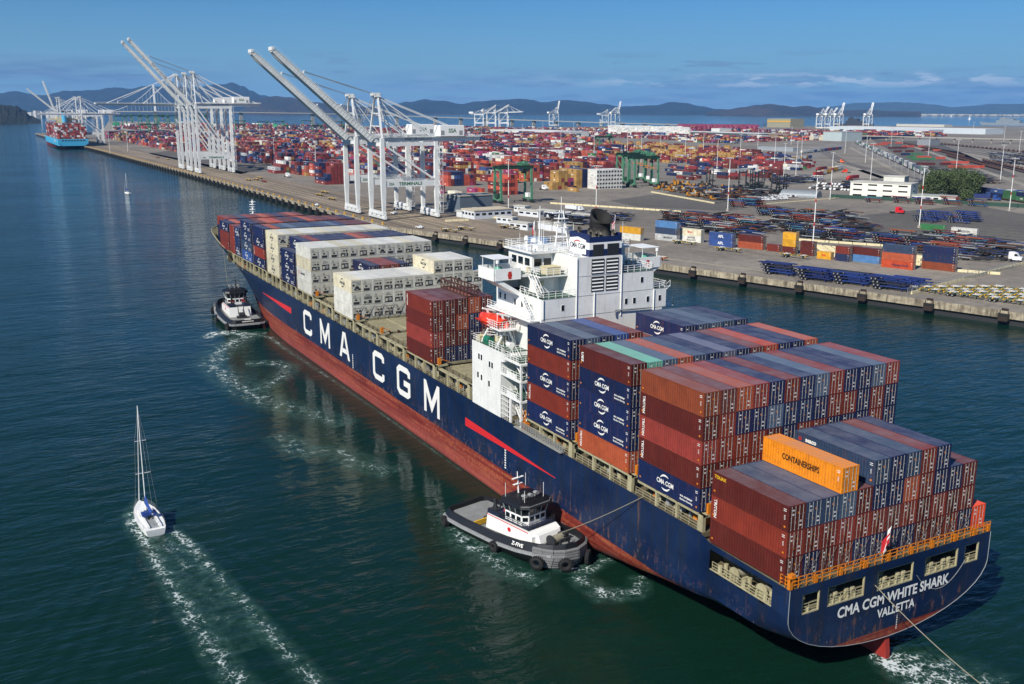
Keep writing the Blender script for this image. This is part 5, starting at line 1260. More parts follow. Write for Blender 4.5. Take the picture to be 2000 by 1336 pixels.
    ro.add([(p[0], p[1], 8.86) for p in oct_(-0.9, 5.3, 2.7, 0.9)], [tuple(range(8))]); rr_ = ro.build('roof', M_tughull, p_)
    wf = MB()
    P0, P1 = oct_(-0.3, 4.6, 2.1, 0.7), oct_(-0.57, 4.92, 2.37, 0.75)
    for i in range(8):
        j = (i+1) % 8; n = 3 if i in (1, 3, 5, 7) else 1
        for k_ in range(n): 
            t0 = k_/n; a = Vector((P0[i][0], P0[i][1], 7.1)).lerp(Vector((P0[j][0], P0[j][1], 7.1)), t0); b = Vector((P1[i][0], P1[i][1], 8.9)).lerp(Vector((P1[j][0], P1[j][1], 8.9)), t0); wf.bar(a, b, 0.13)
    for i in range(8): a, b = P1[i], P1[(i+1) % 8]; wf.bar((a[0]*1.03, a[1]*1.04, 9.2), (b[0]*1.03, b[1]*1.04, 9.2), 0.06, 0.28)
    wf.build('window_frame', M_grey, p_)
    ms = MB(); ms.cyl((0.6, 0, 9.7), (0.3, 0, 14.2), 0.12, 0.06); ms.box(0.2, 0.6, -0.7, 0.7, 11.6, 11.7); ms.box(0.2, 0.6, -0.9, 0.9, 12.9, 13.0)
    for (x, y, h_) in ((3.9, 1.6, 3.2), (3.9, -1.6, 2.6), (-0.3, 1.9, 3.4), (0.2, -1.9, 3.0)): ms.cyl((x, y, 9.5), (x, y, 9.5+h_), 0.035, n=5)
    ms.build('mast', M_whitec if home is None else M_dark, p_)
    sl_ = MB()
    for (x, y) in ((3.0, 0.9), (3.2, -0.2), (3.0, -1.1)): sl_.cyl((x, y, 9.8), (x, y, 10.4), 0.1); sl_.cyl((x-0.1, y, 10.55), (x+0.55, y, 10.6), 0.3, 0.36, 10)
    sl_.build('searchlight', M_steel, p_)
    # exhaust stacks and winch
    for s_ in (1, -1):
        ex = MB(); ex.cyl((-3.0, s_*2.1, 5.0), (-3.5, s_*2.1, 7.6), 0.3, n=10); ex.box(-3.9, -2.2, s_*1.4, s_*2.9, 4.9, 5.9); ex.build('exhaust_stack', M_dark, t)
    wn = MB(); wn.cyl((9.6, -1.1, 3.6), (9.6, 1.1, 3.6), 0.75, n=14, mi=1)
    for y in (-1.3, 1.15): wn.cyl((9.6, y, 3.6), (9.6, y+0.15, 3.6), 1.05, n=16)
    wn.box(8.9, 10.3, -1.7, 1.7, 2.7, 3.1); wn.box(9.0, 10.0, 1.4, 2.4, 2.8, 4.2); wn.bar((11.6, -0.9, 2.9), (11.6, -0.9, 4.3), 0.25); wn.bar((11.6, 0.9, 2.9), (11.6, 0.9, 4.3), 0.25); wn.bar((11.6, -1.1, 4.3), (11.6, 1.1, 4.3), 0.3)
    wn.build('winch', [M_dark, M_tan], t)
    aw = MB(); aw.cyl((-6.6, -0.8, 3.0), (-6.6, 0.8, 3.0), 0.7, n=12); aw.box(-7.4, -5.6, -1.4, 1.4, 2.0, 2.6); aw.bar((-6, -0.8, 3), (-5.2, -0.8, 5.6), 0.2); aw.bar((-6, 0.8, 3), (-5.2, 0.8, 5.6), 0.2); aw.build('towing_gear', M_dark, t)
    sg = MB()
    sg.cyl((1.5, 3.11, 3.6), (1.5, 3.16, 3.6), 0.42, n=16); sg.cyl((1.5, -3.11, 3.6), (1.5, -3.16, 3.6), 0.42, n=16); sg.build('roundel', M_redst, t)
    for s_ in (1, -1): lw = MB(); lw.torus((-0.45, s_*1.3, 6.2), (1, 0, 0), 0.33, 0.08, 12, 5); lw.build('lifebuoy', M_redst, p_)
    for s_ in (1, -1): letters(name_text, 0.85, M_letw, (6.2, s_*5.35, 3.15), (-s_*0.98, 0.18, 0) if s_ > 0 else (0.98, 0.18, 0), (0, -s_*0.35, 0.94), t, bold=0.02)
    if home:
        letters(name_text, 0.5, M_letw, (-14.35, 0, 3.02), (0, -1, 0), (0.75, 0, 0.66), t, bold=0.02); letters(home, 0.4, M_letw, (-14.47, 0, 2.45), (0, -1, 0), (0.1, 0, 1), t, bold=0.02)
    else:
        yb = MB(); yb.box(-6.0, -5.7, -4.6, -1.0, 2.05, 3.1); yb.build('yellow_hatch_board', M_yel, t)
        cv = MB(); cv.box(-13.4, -5.7, -4.2, 4.2, 2.08, 2.2); cv.build('wooden_after_deck', M_tugdeck, t)
    return t
tug((47.6, 21.9, 0), math.atan2(-0.24, -1), 'near black and white tug with tyre fenders alongside the ship', 'Z-FIVE').scale = (0.84, 0.90, 0.80)
tug((223.5, 20.6, 0), R(-2), 'distant black and white tug pushing beside the bow of the ship', 'Z-FOUR', 'WILMINGTON DE')
# tow lines
def rope(a, b, sag, r, label, name='mooring_line', m_=None, n=14):
    mb = MB(); pts = []
    a = Vector(a); b = Vector(b)
    for i in range(n+1):
        t = i/n; p = a.lerp(b, t); p.z -= sag*4*t*(1-t); pts.append(p)
    mb.tube(pts, r, n=5); o = mb.build(name, m_ or M_tan); return tag(o, label, 'rope')
rope((39.2, 20.0, 3.9), (25.2, 16.2, 13.6), 0.25, 0.05, 'taut pale tow line from the near tug up to the ship rail')
rope((-1.0, 3.2, 10.0), tuple(G(1960, 1370, 3)), 0.6, 0.055, 'long pale tow line running from the transom out of the picture')
rope((-1.0, -3.6, 9.6), (-1.0, -11.9, 9.6), 2.6, 0.04, 'thin slack line hanging across the transom openings', m_=M_steel)
rope((264, 14.9, 18.0), (228, 21.5, 3.5), 0.5, 0.05, 'thin line dropping from the bow to the far tug')

# ---------------------------------------------------------------- sailing boats
def sailboat(loc, rz, L, mast_h, label, cover='#1c3f86', detail=True):
    t = empty('sailing_boat', loc, rz, label, 'sailing boat')
    pl = [(-0.50, 0.115), (-0.42, 0.135), (-0.2, 0.155), (0.0, 0.155), (0.2, 0.13), (0.35, 0.085), (0.45, 0.04), (0.52, 0.0)]
    hb = MB()
    for s_ in (1, -1):
        secs = [[(x*L*0.96, s_*y*L*0.35, -0.3), (x*L*0.98, s_*y*L*0.85, 0.15), (x*L, s_*y*L, 1.1+max(0, x)*0.5)] for x, y in pl]
        vs, fs = loft(secs); hb.add(vs, fs)
    x, y = pl[0]; hb.add([(x*L*0.96, -y*L*0.35, -0.3), (x*L*0.96, y*L*0.35, -0.3), (x*L*0.98, y*L*0.85, 0.15), (x*L, y*L, 1.1), (x*L, -y*L, 1.1), (x*L*0.98, -y*L*0.85, 0.15)], [tuple(range(6))])
    vs = [(x*L, y*L-0.02, 1.09+max(0, x)*0.5) for x, y in pl]; n = len(vs); LL = vs+[(p[0], -p[1]+0.02, p[2]) for p in vs[::-1]]
    hb.add(LL, [(i, i+1, 2*n-2-i, 2*n-1-i) for i in range(n-1)])
    hb.build('hull', M_whitec, t)
    ch = MB(); ch.prism([(-0.12*L, 1.1), (0.22*L, 1.2), (0.16*L, 1.5), (-0.08*L, 1.65)], 'y', -0.085*L, 0.085*L); ch.build('coachroof', M_whitec, t)
    ck = MB(); ck.box(-0.44*L, -0.13*L, -0.055*L, 0.055*L, 1.105, 1.13); ck.build('cockpit_floor', M_grey, t)
    if detail:
        cc = MB()
        for s_ in (1, -1): cc.box(-0.44*L, -0.12*L, s_*0.055*L, s_*0.085*L, 1.1, 1.38)
        cc.build('cockpit_coaming', M_whitec, t)
        hp = MB(); hp.box(-0.16*L, -0.125*L, -0.3, 0.3, 1.11, 1.7); hp.box(0.02*L, 0.07*L, -0.3, 0.3, 1.6, 1.66); hp.box(0.1*L, 0.13*L, -0.5, -0.2, 1.5, 1.56); hp.box(-0.06*L, 0.1*L, 0.085*L, 0.087*L, 1.3, 1.42); hp.build('hatch', M_glass, t)
        wh = MB(); wh.torus((-0.36*L, 0, 1.9), (1, 0, 0), 0.45, 0.03, 16, 5); wh.bar((-0.36*L, 0, 1.1), (-0.36*L, 0, 1.9), 0.1); wh.build('steering_wheel', M_steel, t)
        dgb = MB(); dgb.prism([(-0.14*L, 1.6), (-0.04*L, 1.65), (-0.05*L, 2.1), (-0.14*L, 2.25)], 'y', -1.0, 1.0); dgb.build('spray_hood', paint('blue_canvas', cover, 0.85), t)
        gr_ = MB()
        for s_ in (1, -1): gr_.rails([(x*L, s_*(y*L-0.08), 1.12+max(0, x)*0.5) for x, y in pl[:-1]], 0.65, 1.9, 0.012, 2)
        gr_.build('guard_wires', M_steel, t)
    ma = MB(); ma.cyl((0.06*L, 0, 1.3), (0.045*L, 0, mast_h), 0.09, 0.06, 8)
    for f_, w_ in ((0.42, 1.1), (0.70, 0.8)): ma.bar((0.055*L, -w_, mast_h*f_), (0.055*L, w_, mast_h*f_), 0.06)
    ma.build('mast', M_whitec, t)
    fj = MB(); fj.cyl((0.5*L, 0, 1.5), (0.05*L, 0, mast_h*0.98), 0.085, 0.05, 6); fj.build('furled_jib', M_whitec, t)
    rg = MB(); rg.cyl((-0.48*L, 0, 1.2), (0.045*L, 0, mast_h), 0.012, n=4)
    for s_ in (1, -1): rg.tube([(0.03*L, s_*0.14*L, 1.15), (0.055*L, s_*1.1, mast_h*0.42), (0.055*L, s_*0.8, mast_h*0.70), (0.045*L, 0, mast_h*0.97)], 0.012, 4)
    rg.build('rigging', M_steel, t)
    bo = MB(); bo.cyl((0.05*L, 0, 3.0), (-0.36*L, 0, 2.9), 0.08, n=8); bo.build('boom', M_whitec, t)
    sc_ = MB(); N_ = 8
    for i in range(N_):
        f0, f1 = i/N_, (i+1)/N_; x0, x1 = 0.05*L-f0*0.40*L, 0.05*L-f1*0.40*L
        h0, h1 = 1.1*(1-f0)**1.6+0.32, 1.1*(1-f1)**1.6+0.32; w0, w1 = 0.22, 0.2
        sc_.add([(x0, -w0, 2.95), (x0, 0, 2.95+h0), (x0, w0, 2.95), (x1, -w1, 2.95), (x1, 0, 2.95+h1), (x1, w1, 2.95)], [(0, 1, 4, 3), (1, 2, 5, 4), (2, 0, 3, 5)])
    sc_.build('sail_cover', paint('blue_canvas', cover, 0.85), t)
    return t
A_ = G(272, 985, 0.6); B_ = G(306, 1042, 0.6)
bdir = (A_-B_); ba = math.atan2(bdir.y, bdir.x)
sb = sailboat(((A_.x+B_.x)/2, (A_.y+B_.y)/2, 0), ba, 12.2, 18.4, 'white sailing yacht with furled sails and blue sail cover motoring on open water')
g_ = G(249, 379, 0); sailboat((g_.x, g_.y, 0), R(15), 9.5, 15.5, 'small distant sailing yacht with bare mast beyond the ships bow', cover='#20304a', detail=False)
for (u, v, s_) in ((1858, 228, 60), (1894, 233, 60), (1930, 227, 90)):
    g_ = G(u, v, 0); mb = MB(); mb.prism([(-s_/5, 0), (s_/5, 0), (s_/3.6, 3), (-s_/4, 3)], 'y', -4, 4); mb.box(-6, 6, -3, 3, 3, 8); mb.add([(0, 0, 6), (s_/6, 0.2, 6), (0, 0.2, 30)], [(0, 1, 2), (0, 2, 1)])
    o = mb.build('distant_boat', M_whitec); o.location = (g_.x, g_.y, 0); tag(o, {1858: 'tiny white boat out on the far bay, leftmost of three', 1894: 'tiny white boat out on the far bay, middle of three', 1930: 'tiny white sailing boat out on the far bay nearest the grey ship'}[u], 'boat')

def person(loc, rz, label, top, trouser, seated=True):
    """one skinned body, seated on a bench"""
    me = bpy.data.meshes.new('person')
    V = [(0, 0, 0.45), (0, 0, 0.70), (0, 0, 0.97), (0, 0, 1.06), (0.01, 0, 1.16), (0.01, 0, 1.29),
         (0, 0.18, 0.95), (0.08, 0.24, 0.70), (0.27, 0.19, 0.60), (0.35, 0.18, 0.58), (0, -0.18, 0.95), (0.08, -0.24, 0.70), (0.27, -0.19, 0.62), (0.35, -0.18, 0.62),
         (0.05, 0.10, 0.44), (0.42, 0.12, 0.46), (0.44, 0.12, 0.08), (0.56, 0.13, 0.05), (0.05, -0.10, 0.44), (0.42, -0.12, 0.46), (0.44, -0.12, 0.08), (0.56, -0.13, 0.05)]
    E_ = [(0, 1), (1, 2), (2, 3), (3, 4), (4, 5), (2, 6), (6, 7), (7, 8), (8, 9), (2, 10), (10, 11), (11, 12), (12, 13), (0, 14), (14, 15), (15, 16), (16, 17), (0, 18), (18, 19), (19, 20), (20, 21)]
    Rr = [.15, .14, .16, .06, .10, .085, .075, .055, .04, .045, .075, .055, .04, .045, .10, .075, .05, .045, .10, .075, .05, .045]
    me.from_pydata(V, E_, []); o = bpy.data.objects.new('person', me); link(o)
    sk = o.modifiers.new('skin', 'SKIN'); 
    if not me.skin_vertices: me.attributes
    bpy.context.view_layer.update()
    if not me.skin_vertices:
        bm = bmesh.new(); bm.from_mesh(me); bm.verts.layers.skin.verify(); bm.to_mesh(me); bm.free()
    for i, r in enumerate(Rr): me.skin_vertices[0].data[i].radius = (r, r)
    me.skin_vertices[0].data[0].use_root = True
    sb_ = o.modifiers.new('sub', 'SUBSURF'); sb_.levels = 1; sb_.render_levels = 2
    bpy.context.view_layer.update()
    m2 = bpy.data.meshes.new_from_object(o, depsgraph=bpy.context.evaluated_depsgraph_get()); o.modifiers.clear(); o.data = m2; m2.name = 'person'
    m2.materials.clear()
    for c in (top, trouser, '#a87a5c', '#2a211b'): m2.materials.append(paint('cloth_'+c[1:], c, 0.85, 0.15, 4))
    for p_ in m2.polygons:
        c = p_.center; p_.use_smooth = True
        p_.material_index = 3 if (c.z > 1.24 or (c.z > 1.14 and c.x < -0.04)) else 2 if (c.z > 1.03 or (abs(c.y) > 0.12 and c.x > 0.30 and c.z > 0.54)) else 1 if (c.z < 0.56) else 0
    o.location = loc; o.rotation_euler = (0, 0, rz); return tag(o, label, 'person')
ca, sa = math.cos(ba), math.sin(ba)
def onboat(x, y, z): return (sb.location.x+ca*x-sa*y, sb.location.y+sa*x+ca*y, z)
person(onboat(-3.6, 0.95, 0.95), ba-R(90), 'person in an orange jacket seated in the yacht cockpit', '#c2502a', '#2a2c34')
person(onboat(-4.6, 0.55, 0.95), ba+R(0), 'person in dark clothes seated at the wheel of the yacht', '#2c2a2e', '#23262c')

# ---------------------------------------------------------------- foam and wakes (real froth lying on the water)
def foam_mat(name, scale, cover):
    k = Nodes(name); uv = k.n('ShaderNodeUVMap'); sp_ = k.n('ShaderNodeSeparateXYZ'); k.l(uv.outputs[0], sp_.inputs[0])
    v = k.coord((1, 1, 1)); rag = k.noise(v, 0.55, 5, 0.7); s_ = k.math('MULTIPLY', k.math('SUBTRACT', k.math('MULTIPLY', sp_.outputs[1], k.ramp(rag, 0.3, 0.7, 0.35, 1.35)), 0.0), sp_.outputs[0])
    # lacy cells: thin walls of a warped voronoi, broken up by fractal noise
    w_ = k.n('ShaderNodeTexNoise'); w_.inputs['Scale'].default_value = scale*0.8; w_.inputs['Detail'].default_value = 4; k.l(v, w_.inputs['Vector'])
    ad = k.n('ShaderNodeVectorMath', operation='MULTIPLY_ADD'); k.l(w_.outputs['Color'], ad.inputs[0]); ad.inputs[1].default_value = (1.6/scale,)*3; k.l(v, ad.inputs[2])
    vo = k.n('ShaderNodeTexVoronoi', feature='DISTANCE_TO_EDGE'); vo.inputs['Scale'].default_value = scale; k.l(ad.outputs[0], vo.inputs['Vector'])
    lace = k.ramp(vo.outputs['Distance'], 0.02, 0.22, 1.0, 0.0)
    fine = k.noise(v, scale*3.2, 6, 0.75, 0.6); big = k.noise(v, scale*0.22, 4, 0.6, 0.8)
    f = k.math('ADD', k.math('MULTIPLY', lace, 0.34), k.math('ADD', k.math('MULTIPLY', fine, 0.75), k.math('MULTIPLY', big, 0.55)))
    a = k.ramp(k.math('ADD', f, k.math('MULTIPLY', k.math('SUBTRACT', s_, 0.5), 0.75)), cover+0.005, cover+0.31)
    a = k.math('MULTIPLY', a, k.ramp(s_, 0.02, 0.35)); soft = k.math('MULTIPLY', k.ramp(s_, 0.05, 0.9), k.ramp(rag, 0.3, 0.7, 0.08, 0.36))
    k.base(k.mix(a, (0.10, 0.24, 0.20, 1), (0.70, 0.76, 0.76, 1))); a = k.math('MAXIMUM', a, soft); k.rough(0.9); tr = k.n('ShaderNodeBsdfTransparent'); mx = k.n('ShaderNodeMixShader')
    k.l(k.math('MULTIPLY', a, 0.72), mx.inputs[0]); k.l(tr.outputs[0], mx.inputs[1]); k.l(k.b.outputs[0], mx.inputs[2]); k.l(mx.outputs[0], k.o.inputs[0]); return k.m
F1 = foam_mat('wake_foam_fine', 1.3, 0.99); F2 = foam_mat('wake_foam_soft', 0.6, 1.0)
FZ = [0.03]
def foam(pts, name, label, m_, n_=10):
    """pts: (photo u, photo v, half width in m, strength)"""
    W_ = [(G(u, v, 0.0), w_, s_) for u, v, w_, s_ in pts]; mb = MB(); uvs = []
    P_ = []
    for (a, b) in zip(W_, W_[1:]):
        for i in range(n_): t = i/n_; P_.append((a[0].lerp(b[0], t), a[1]+(b[1]-a[1])*t, a[2]+(b[2]-a[2])*t))
    P_.append(W_[-1]); vs = []; cu = []
    for i, (p, w_, s_) in enumerate(P_):
        d = (P_[min(i+1, len(P_)-1)][0]-P_[max(i-1, 0)][0]).normalized(); nn = Vector((-d.y, d.x, 0))
        for j, e in enumerate((-1, -0.5, 0, 0.5, 1)): q = p+nn*w_*e; vs.append((q.x, q.y, FZ[0])); cu.append((max(0, s_), (0, 0.7, 1, 0.7, 0)[j]))
    fs = [(i*5+j, (i+1)*5+j, (i+1)*5+j+1, i*5+j+1) for i in range(len(P_)-1) for j in range(4)]
    FZ[0] += 0.004
    mb.add(vs, fs); me = mb.mesh(name, m_); uv = me.uv_layers.new(name='UVMap')
    for l_ in me.loops: uv.data[l_.index].uv = cu[l_.vertex_index]
    return tag(obj(name, me), label, 'foam', kind='stuff')
foam([(258, 1000, 1.7, 0.95), (262, 1025, 2.2, 1.0), (285, 1060, 2.1, 0.98), (320, 1120, 2.0, 0.94), (370, 1200, 2.2, 0.92), (420, 1275, 2.5, 0.9), (475, 1350, 2.9, 0.88)], 'wake_foam', 'left streak of broken foam behind the sailing yacht', F1)
foam([(330, 1030, 1.4, 0.95), (368, 1065, 1.9, 1.0), (422, 1120, 1.8, 0.9), (485, 1190, 1.9, 0.84), (552, 1265, 2.1, 0.82), (628, 1350, 2.4, 0.8)], 'wake_foam', 'right streak of broken foam behind the sailing yacht', F1)
foam([(305, 1048, 2, 0.9), (335, 1080, 3.4, 0.75), (380, 1130, 4.2, 0.66), (430, 1190, 4.6, 0.6), (490, 1270, 5, 0.5)], 'wake_foam', 'faint churned water between the two yacht wake streaks', F1)
foam([(254, 1012, 2.4, 0.85), (260, 985, 1.2, 0.7), (270, 972, 0.6, 0.4)], 'bow_foam', 'curl of foam at the port bow of the yacht', F1)
foam([(1700, 1278, 1.6, 1.1), (1735, 1290, 4.4, 1.2), (1790, 1305, 6.5, 1.12), (1850, 1330, 8, 1.0), (1920, 1365, 9, 0.85)], 'propeller_foam', 'churned white propeller wash behind the ship rudder', F1)
foam([(400, 662, 3.0, 0.9), (425, 652, 5.5, 1.25), (452, 650, 5.5, 1.2), (480, 652, 4.5, 1.0), (520, 652, 3, 0.85)], 'thruster_foam', 'bright white thruster wash behind the far tug', F1)
foam([(485, 655, 5, 0.95), (450, 672, 6, 0.9), (428, 690, 6, 0.9), (412, 712, 6, 0.88), (440, 735, 6.5, 0.86), (470, 760, 6.5, 0.82), (520, 785, 6.5, 0.8), (590, 805, 6, 0.74), (680, 830, 5, 0.68)], 'drifting_foam', 'winding foam line trailing from the far tug', F1)
foam([(480, 712, 4, 0.8), (530, 708, 4, 0.88), (565, 716, 4, 0.86), (548, 738, 4, 0.84), (500, 765, 4, 0.74)], 'drifting_foam', 'small hooked foam line beside the ship forebody', F1)
foam([(505, 655, 1.4, 0.75), (530, 660, 1.8, 0.85), (560, 684, 1.2, 0.78), (600, 710, 1.0, 0.7), (660, 750, 0.8, 0.66), (740, 805, 0.7, 0.62), (830, 868, 0.6, 0.6), (900, 920, 0.6, 0.5)], 'bow_wave_foam', 'thin foam edge along the waterline of the ship', F1)
foam([(540, 850, 4.5, 0.72), (600, 885, 5, 0.82), (650, 880, 4.5, 0.78), (700, 905, 5, 0.78), (770, 925, 4.5, 0.7)], 'drifting_foam', 'broken foam patch on green water left of the ship letters', F1)
foam([(885, 1000, 3, 0.75), (905, 1055, 4, 0.9), (945, 1085, 3.6, 0.88), (1000, 1118, 3.6, 0.85), (1060, 1140, 3, 0.7)], 'drifting_foam', 'foam swirl on the water side of the near tug', F1)
foam([(1125, 1125, 2.4, 0.85), (1180, 1165, 3, 0.92), (1245, 1160, 2.4, 0.92), (1250, 1125, 2, 0.8)], 'drifting_foam', 'foam ring off the bow fender of the near tug', F1)
foam([(1080, 1108, 2, 0.9), (1140, 1114, 2.6, 1.0), (1195, 1085, 2, 0.75)], 'drifting_foam', 'foam curl at the stem of the near tug', F1)

# ---------------------------------------------------------------- quay cranes
def member(mb, a, b, w_, mi=0): mb.bar(a, b, w_, mi=mi)
def quay_crane(x, yw, label, hg=45.0, apex=70.0, width=19.0, gauge=30.8, ang=41.0, Lb=69.0, beam_z=23.0, twin=False, near=False, back=30.0, group=None, text=True, y_lean=-0.0, logo=True, hs=1.0):
    """local frame: +y towards the water, z up from the quay"""
    t = empty('quay_crane', (x, yw, 4.0), 0, label, 'quay crane', group)
    z0 = -4.0; H = hg-4; A = apex-4; W_ = width/2; Bz = beam_z-4
    for (xx, yy) in ((-W_, 0), (W_, 0), (-W_, -gauge), (W_, -gauge)):
        lg = MB(); top = H+2 if yy == 0 else H
        lw_ = 0.78 if twin else 0.95
        lg.add([(xx-lw_, yy-0.8, 4.2), (xx+lw_, yy-0.8, 4.2), (xx+lw_, yy+0.8, 4.2), (xx-lw_, yy+0.8, 4.2), (xx-lw_, yy-1.4, Bz-1.4), (xx+lw_, yy-1.4, Bz-1.4), (xx+lw_, yy+1.2, Bz-1.4), (xx-lw_, yy+1.2, Bz-1.4),
                (xx-lw_, yy-lw_, top), (xx+lw_, yy-lw_, top), (xx+lw_, yy+lw_, top), (xx-lw_, yy+lw_, top)],
               [(0,3,2,1),(8,9,10,11),(0,1,5,4),(1,2,6,5),(2,3,7,6),(3,0,4,7),(4,5,9,8),(5,6,10,9),(6,7,11,10),(7,4,8,11)])
        lg.build('leg', M_crane, t)
    for yy in (0, -gauge):                       # bogie trucks
        bg_ = MB(); bg_.box(-W_-1.4, W_+1.4, yy-0.9, yy+0.9, 2.9, 4.4)
        for i in range(4): xx = -W_-0.6+i*(2*W_+1.2)/3; bg_.box(xx-2.0, xx+2.0, yy-0.7, yy+0.7, 1.6, 2.7); bg_.prism([(xx-1.2, 2.6), (xx+1.2, 2.6), (xx+0.3, 3.2), (xx-0.3, 3.2)], 'y', yy-0.4, yy+0.4)
        for i in range(16): xx = -W_-2.4+i*(2*W_+4.8)/15; bg_.cyl((xx, yy-0.3, 0.65), (xx, yy+0.3, 0.65), 0.6, n=8, mi=1); bg_.box(xx-0.5, xx+0.5, yy-0.6, yy+0.6, 0.7, 1.6)
        bg_.build('bogie', [M_crane, M_dark], t)
    for xx in (-W_, W_):
        pb = MB(); pb.box(xx-0.65, xx+0.65, -gauge+0.9, -0.9, Bz-1.5, Bz+1.5); pb.box(xx-0.55, xx+0.55, -gauge+0.7, -0.7, H-2.2, H-0.2)
        member(pb, (xx, -1.0, H-1.5), (xx, -gauge+1.2, Bz+2.0), 1.0)
        pb.rails([(xx-0.6, -gauge+1, Bz+1.5), (xx-0.6, -1, Bz+1.5)], 1.1, 2.5, 0.05)
        bo_ = pb.build('portal_beam', M_crane, t)
        if text and near:
            s_ = -1 if xx < 0 else 1
            if s_ < 0:
                letters('TERMINALS', 2.3, paint('green_lettering', '#3a6b4a'), (xx-0.68, -15.5, Bz), (0, -1, 0), (0, 0, 1), bo_, bold=0.08, sx=1.15)
                letters('SSA', 1.9, paint('green_lettering', '#3a6b4a'), (xx-0.68, -4.6, Bz), (0, -1, 0), (0, 0, 1), bo_, bold=0.05)
    cb_ = MB()
    for yy in (0, -gauge):
        cb_.box(-W_+0.7, W_-0.7, yy-0.6, yy+0.6, H-2.2, H-0.4)
        if yy < 0: cb_.box(-W_+0.7, W_-0.7, yy-0.5, yy+0.5, Bz-1.2, Bz+0.8)
    cb_.build('cross_beam', M_crane, t)
    gx = (-2.8, 2.8) if twin else (-2.0, 2.0)
    gd = MB()
    for g in gx: gd.box(g-0.6, g+0.6, -gauge-back, 2.0, H, H+2.3)
    n = int((gauge+back)/7)
    for i in range(n+1): yy = -gauge-back+0.5+i*(gauge+back)/n; gd.box(gx[0]+0.6, gx[1]-0.6, yy-0.4, yy+0.4, H+0.3, H+1.6)
    for s_ in (-1, 1): gd.box(s_*(gx[1]+0.6), s_*(gx[1]+1.7), -gauge-back, 1.5, H+2.2, H+2.35); gd.rails([(s_*(gx[1]+1.65), -gauge-back, H+2.3), (s_*(gx[1]+1.65), 1.5, H+2.3)], 1.1, 2.5, 0.045)
    gdo = gd.build('girder', M_crane, t)
    if text and near: letters('PORT OF OAKLAND', 1.7, M_letn, (gx[0]-0.63, -gauge+7, H+1.15), (0, -1, 0), (0, 0, 1), gdo, bold=0.03)
    ct, st2 = math.cos(R(ang)), math.sin(R(ang)); hinge = Vector((0, 2.6, H+1.0))
    def bp_(s_, off=0.0, xx=0.0): return (xx, hinge.y+ct*s_-st2*off, hinge.z+st2*s_+ct*off)
    bo = MB(); n = 14
    for g in gx:
        a, b = bp_(0, 0, g), bp_(Lb, 0, g); bo.bar(a, b, 1.3 if not twin else 1.2, 2.4 if not twin else 2.0, up=(1, 0, 0)) if False else None
        wv = 0.62 if twin else 0.95; hm_ = 1.0 if twin else 1.3
        for q in ((0, Lb*0.94, 1.15), ):
            vs = []
            for s_, hh in ((0, 1.3*hm_), (Lb*0.93, 1.05*hm_), (Lb, 0.6)):
                for (dx, dh) in ((-wv, -hh), (wv, -hh), (wv, hh), (-wv, hh)): vs.append(bp_(s_, dh, g+dx))
            bo.add(vs, [(0,1,2,3)]+[(4*k_+i, 4*k_+4+i, 4*k_+4+(i+1) % 4, 4*k_+(i+1) % 4) for k_ in range(2) for i in range(4)]+[(11,10,9,8)])
    for i in range(0 if twin else 34):
        q = 1.5+i*(Lb-4)/33
        for g in gx: bo.bar(bp_(q, -1.2, g-wv-0.06), bp_(q, 1.25, g-wv-0.06), 0.14, 0.14)
    for i in range(n+1):
        s_ = 1+i*(Lb-2)/n; bo.bar(bp_(s_, -0.4, gx[0]), bp_(s_, -0.4, gx[1]), 0.7, 0.7)
        if i < n and twin: bo.bar(bp_(s_, -0.4, gx[0]), bp_(s_+(Lb-2)/n, -0.4, gx[1]), 0.3)
    for s_ in (-1, 1):
        xx = s_*(gx[1]+1.2); bo.bar(bp_(0, 1.0, xx), bp_(Lb, 0.9, xx), 1.0, 0.15)
        for i in range(30): q = i*Lb/29; bo.bar(bp_(q, 1.0, s_*(gx[1]+1.65)), bp_(q, 2.1, s_*(gx[1]+1.65)), 0.07)
        bo.bar(bp_(0, 2.1, s_*(gx[1]+1.65)), bp_(Lb, 2.0, s_*(gx[1]+1.65)), 0.08)
    bo.bar(bp_(Lb, 0.6, gx[0]-1.2), bp_(Lb, 0.6, gx[1]+1.2), 1.3, 1.6)
    for f_ in (0.35, 0.72): bo.bar(bp_(Lb*f_, 1.2, gx[0]), bp_(Lb*f_, 3.6, 0), 0.35); bo.bar(bp_(Lb*f_, 1.2, gx[1]), bp_(Lb*f_, 3.6, 0), 0.35)
    boo = bo.build('boom', M_crane, t)
    if text and near: letters('PORT OF OAKLAND', 1.9, M_letn, bp_(Lb*0.52, 0, gx[0]-0.65), (0, -ct, -st2), (0, -st2, ct), boo, bold=0.03)
    af = MB()
    for s_ in (-1, 1):
        member(af, (s_*(W_-0.2), -0.2, H+1.5), (s_*2.0, -1.0, A-1.5), 0.95); member(af, (s_*2.8, -9.0, H+2), (s_*1.7, -2.0, A-1.8), 0.5)
        member(af, (s_*2.2, -1.2, A-2.0), (s_*2.6, -gauge-2, H+2.6), 0.55); member(af, (s_*1.8, -1.2, A-1.6), (s_*2.6, -gauge-back+3, H+2.4), 0.4); member(af, (s_*1.8, -1.2, A-1.9), (s_*2.6, -gauge*0.55, H+2.4), 0.35)
    af.box(-3.0, 3.0, -2.6, 0.8, A-2.0, A-1.2); af.box(-2.2, 2.2, -2.2, 1.6, A-1.2, A+0.2); af.rails([(-3, 0.8, A-1.2), (3, 0.8, A-1.2), (3, -2.6, A-1.2), (-3, -2.6, A-1.2), (-3, 0.8, A-1.2)], 1.1, 1.5, 0.05)
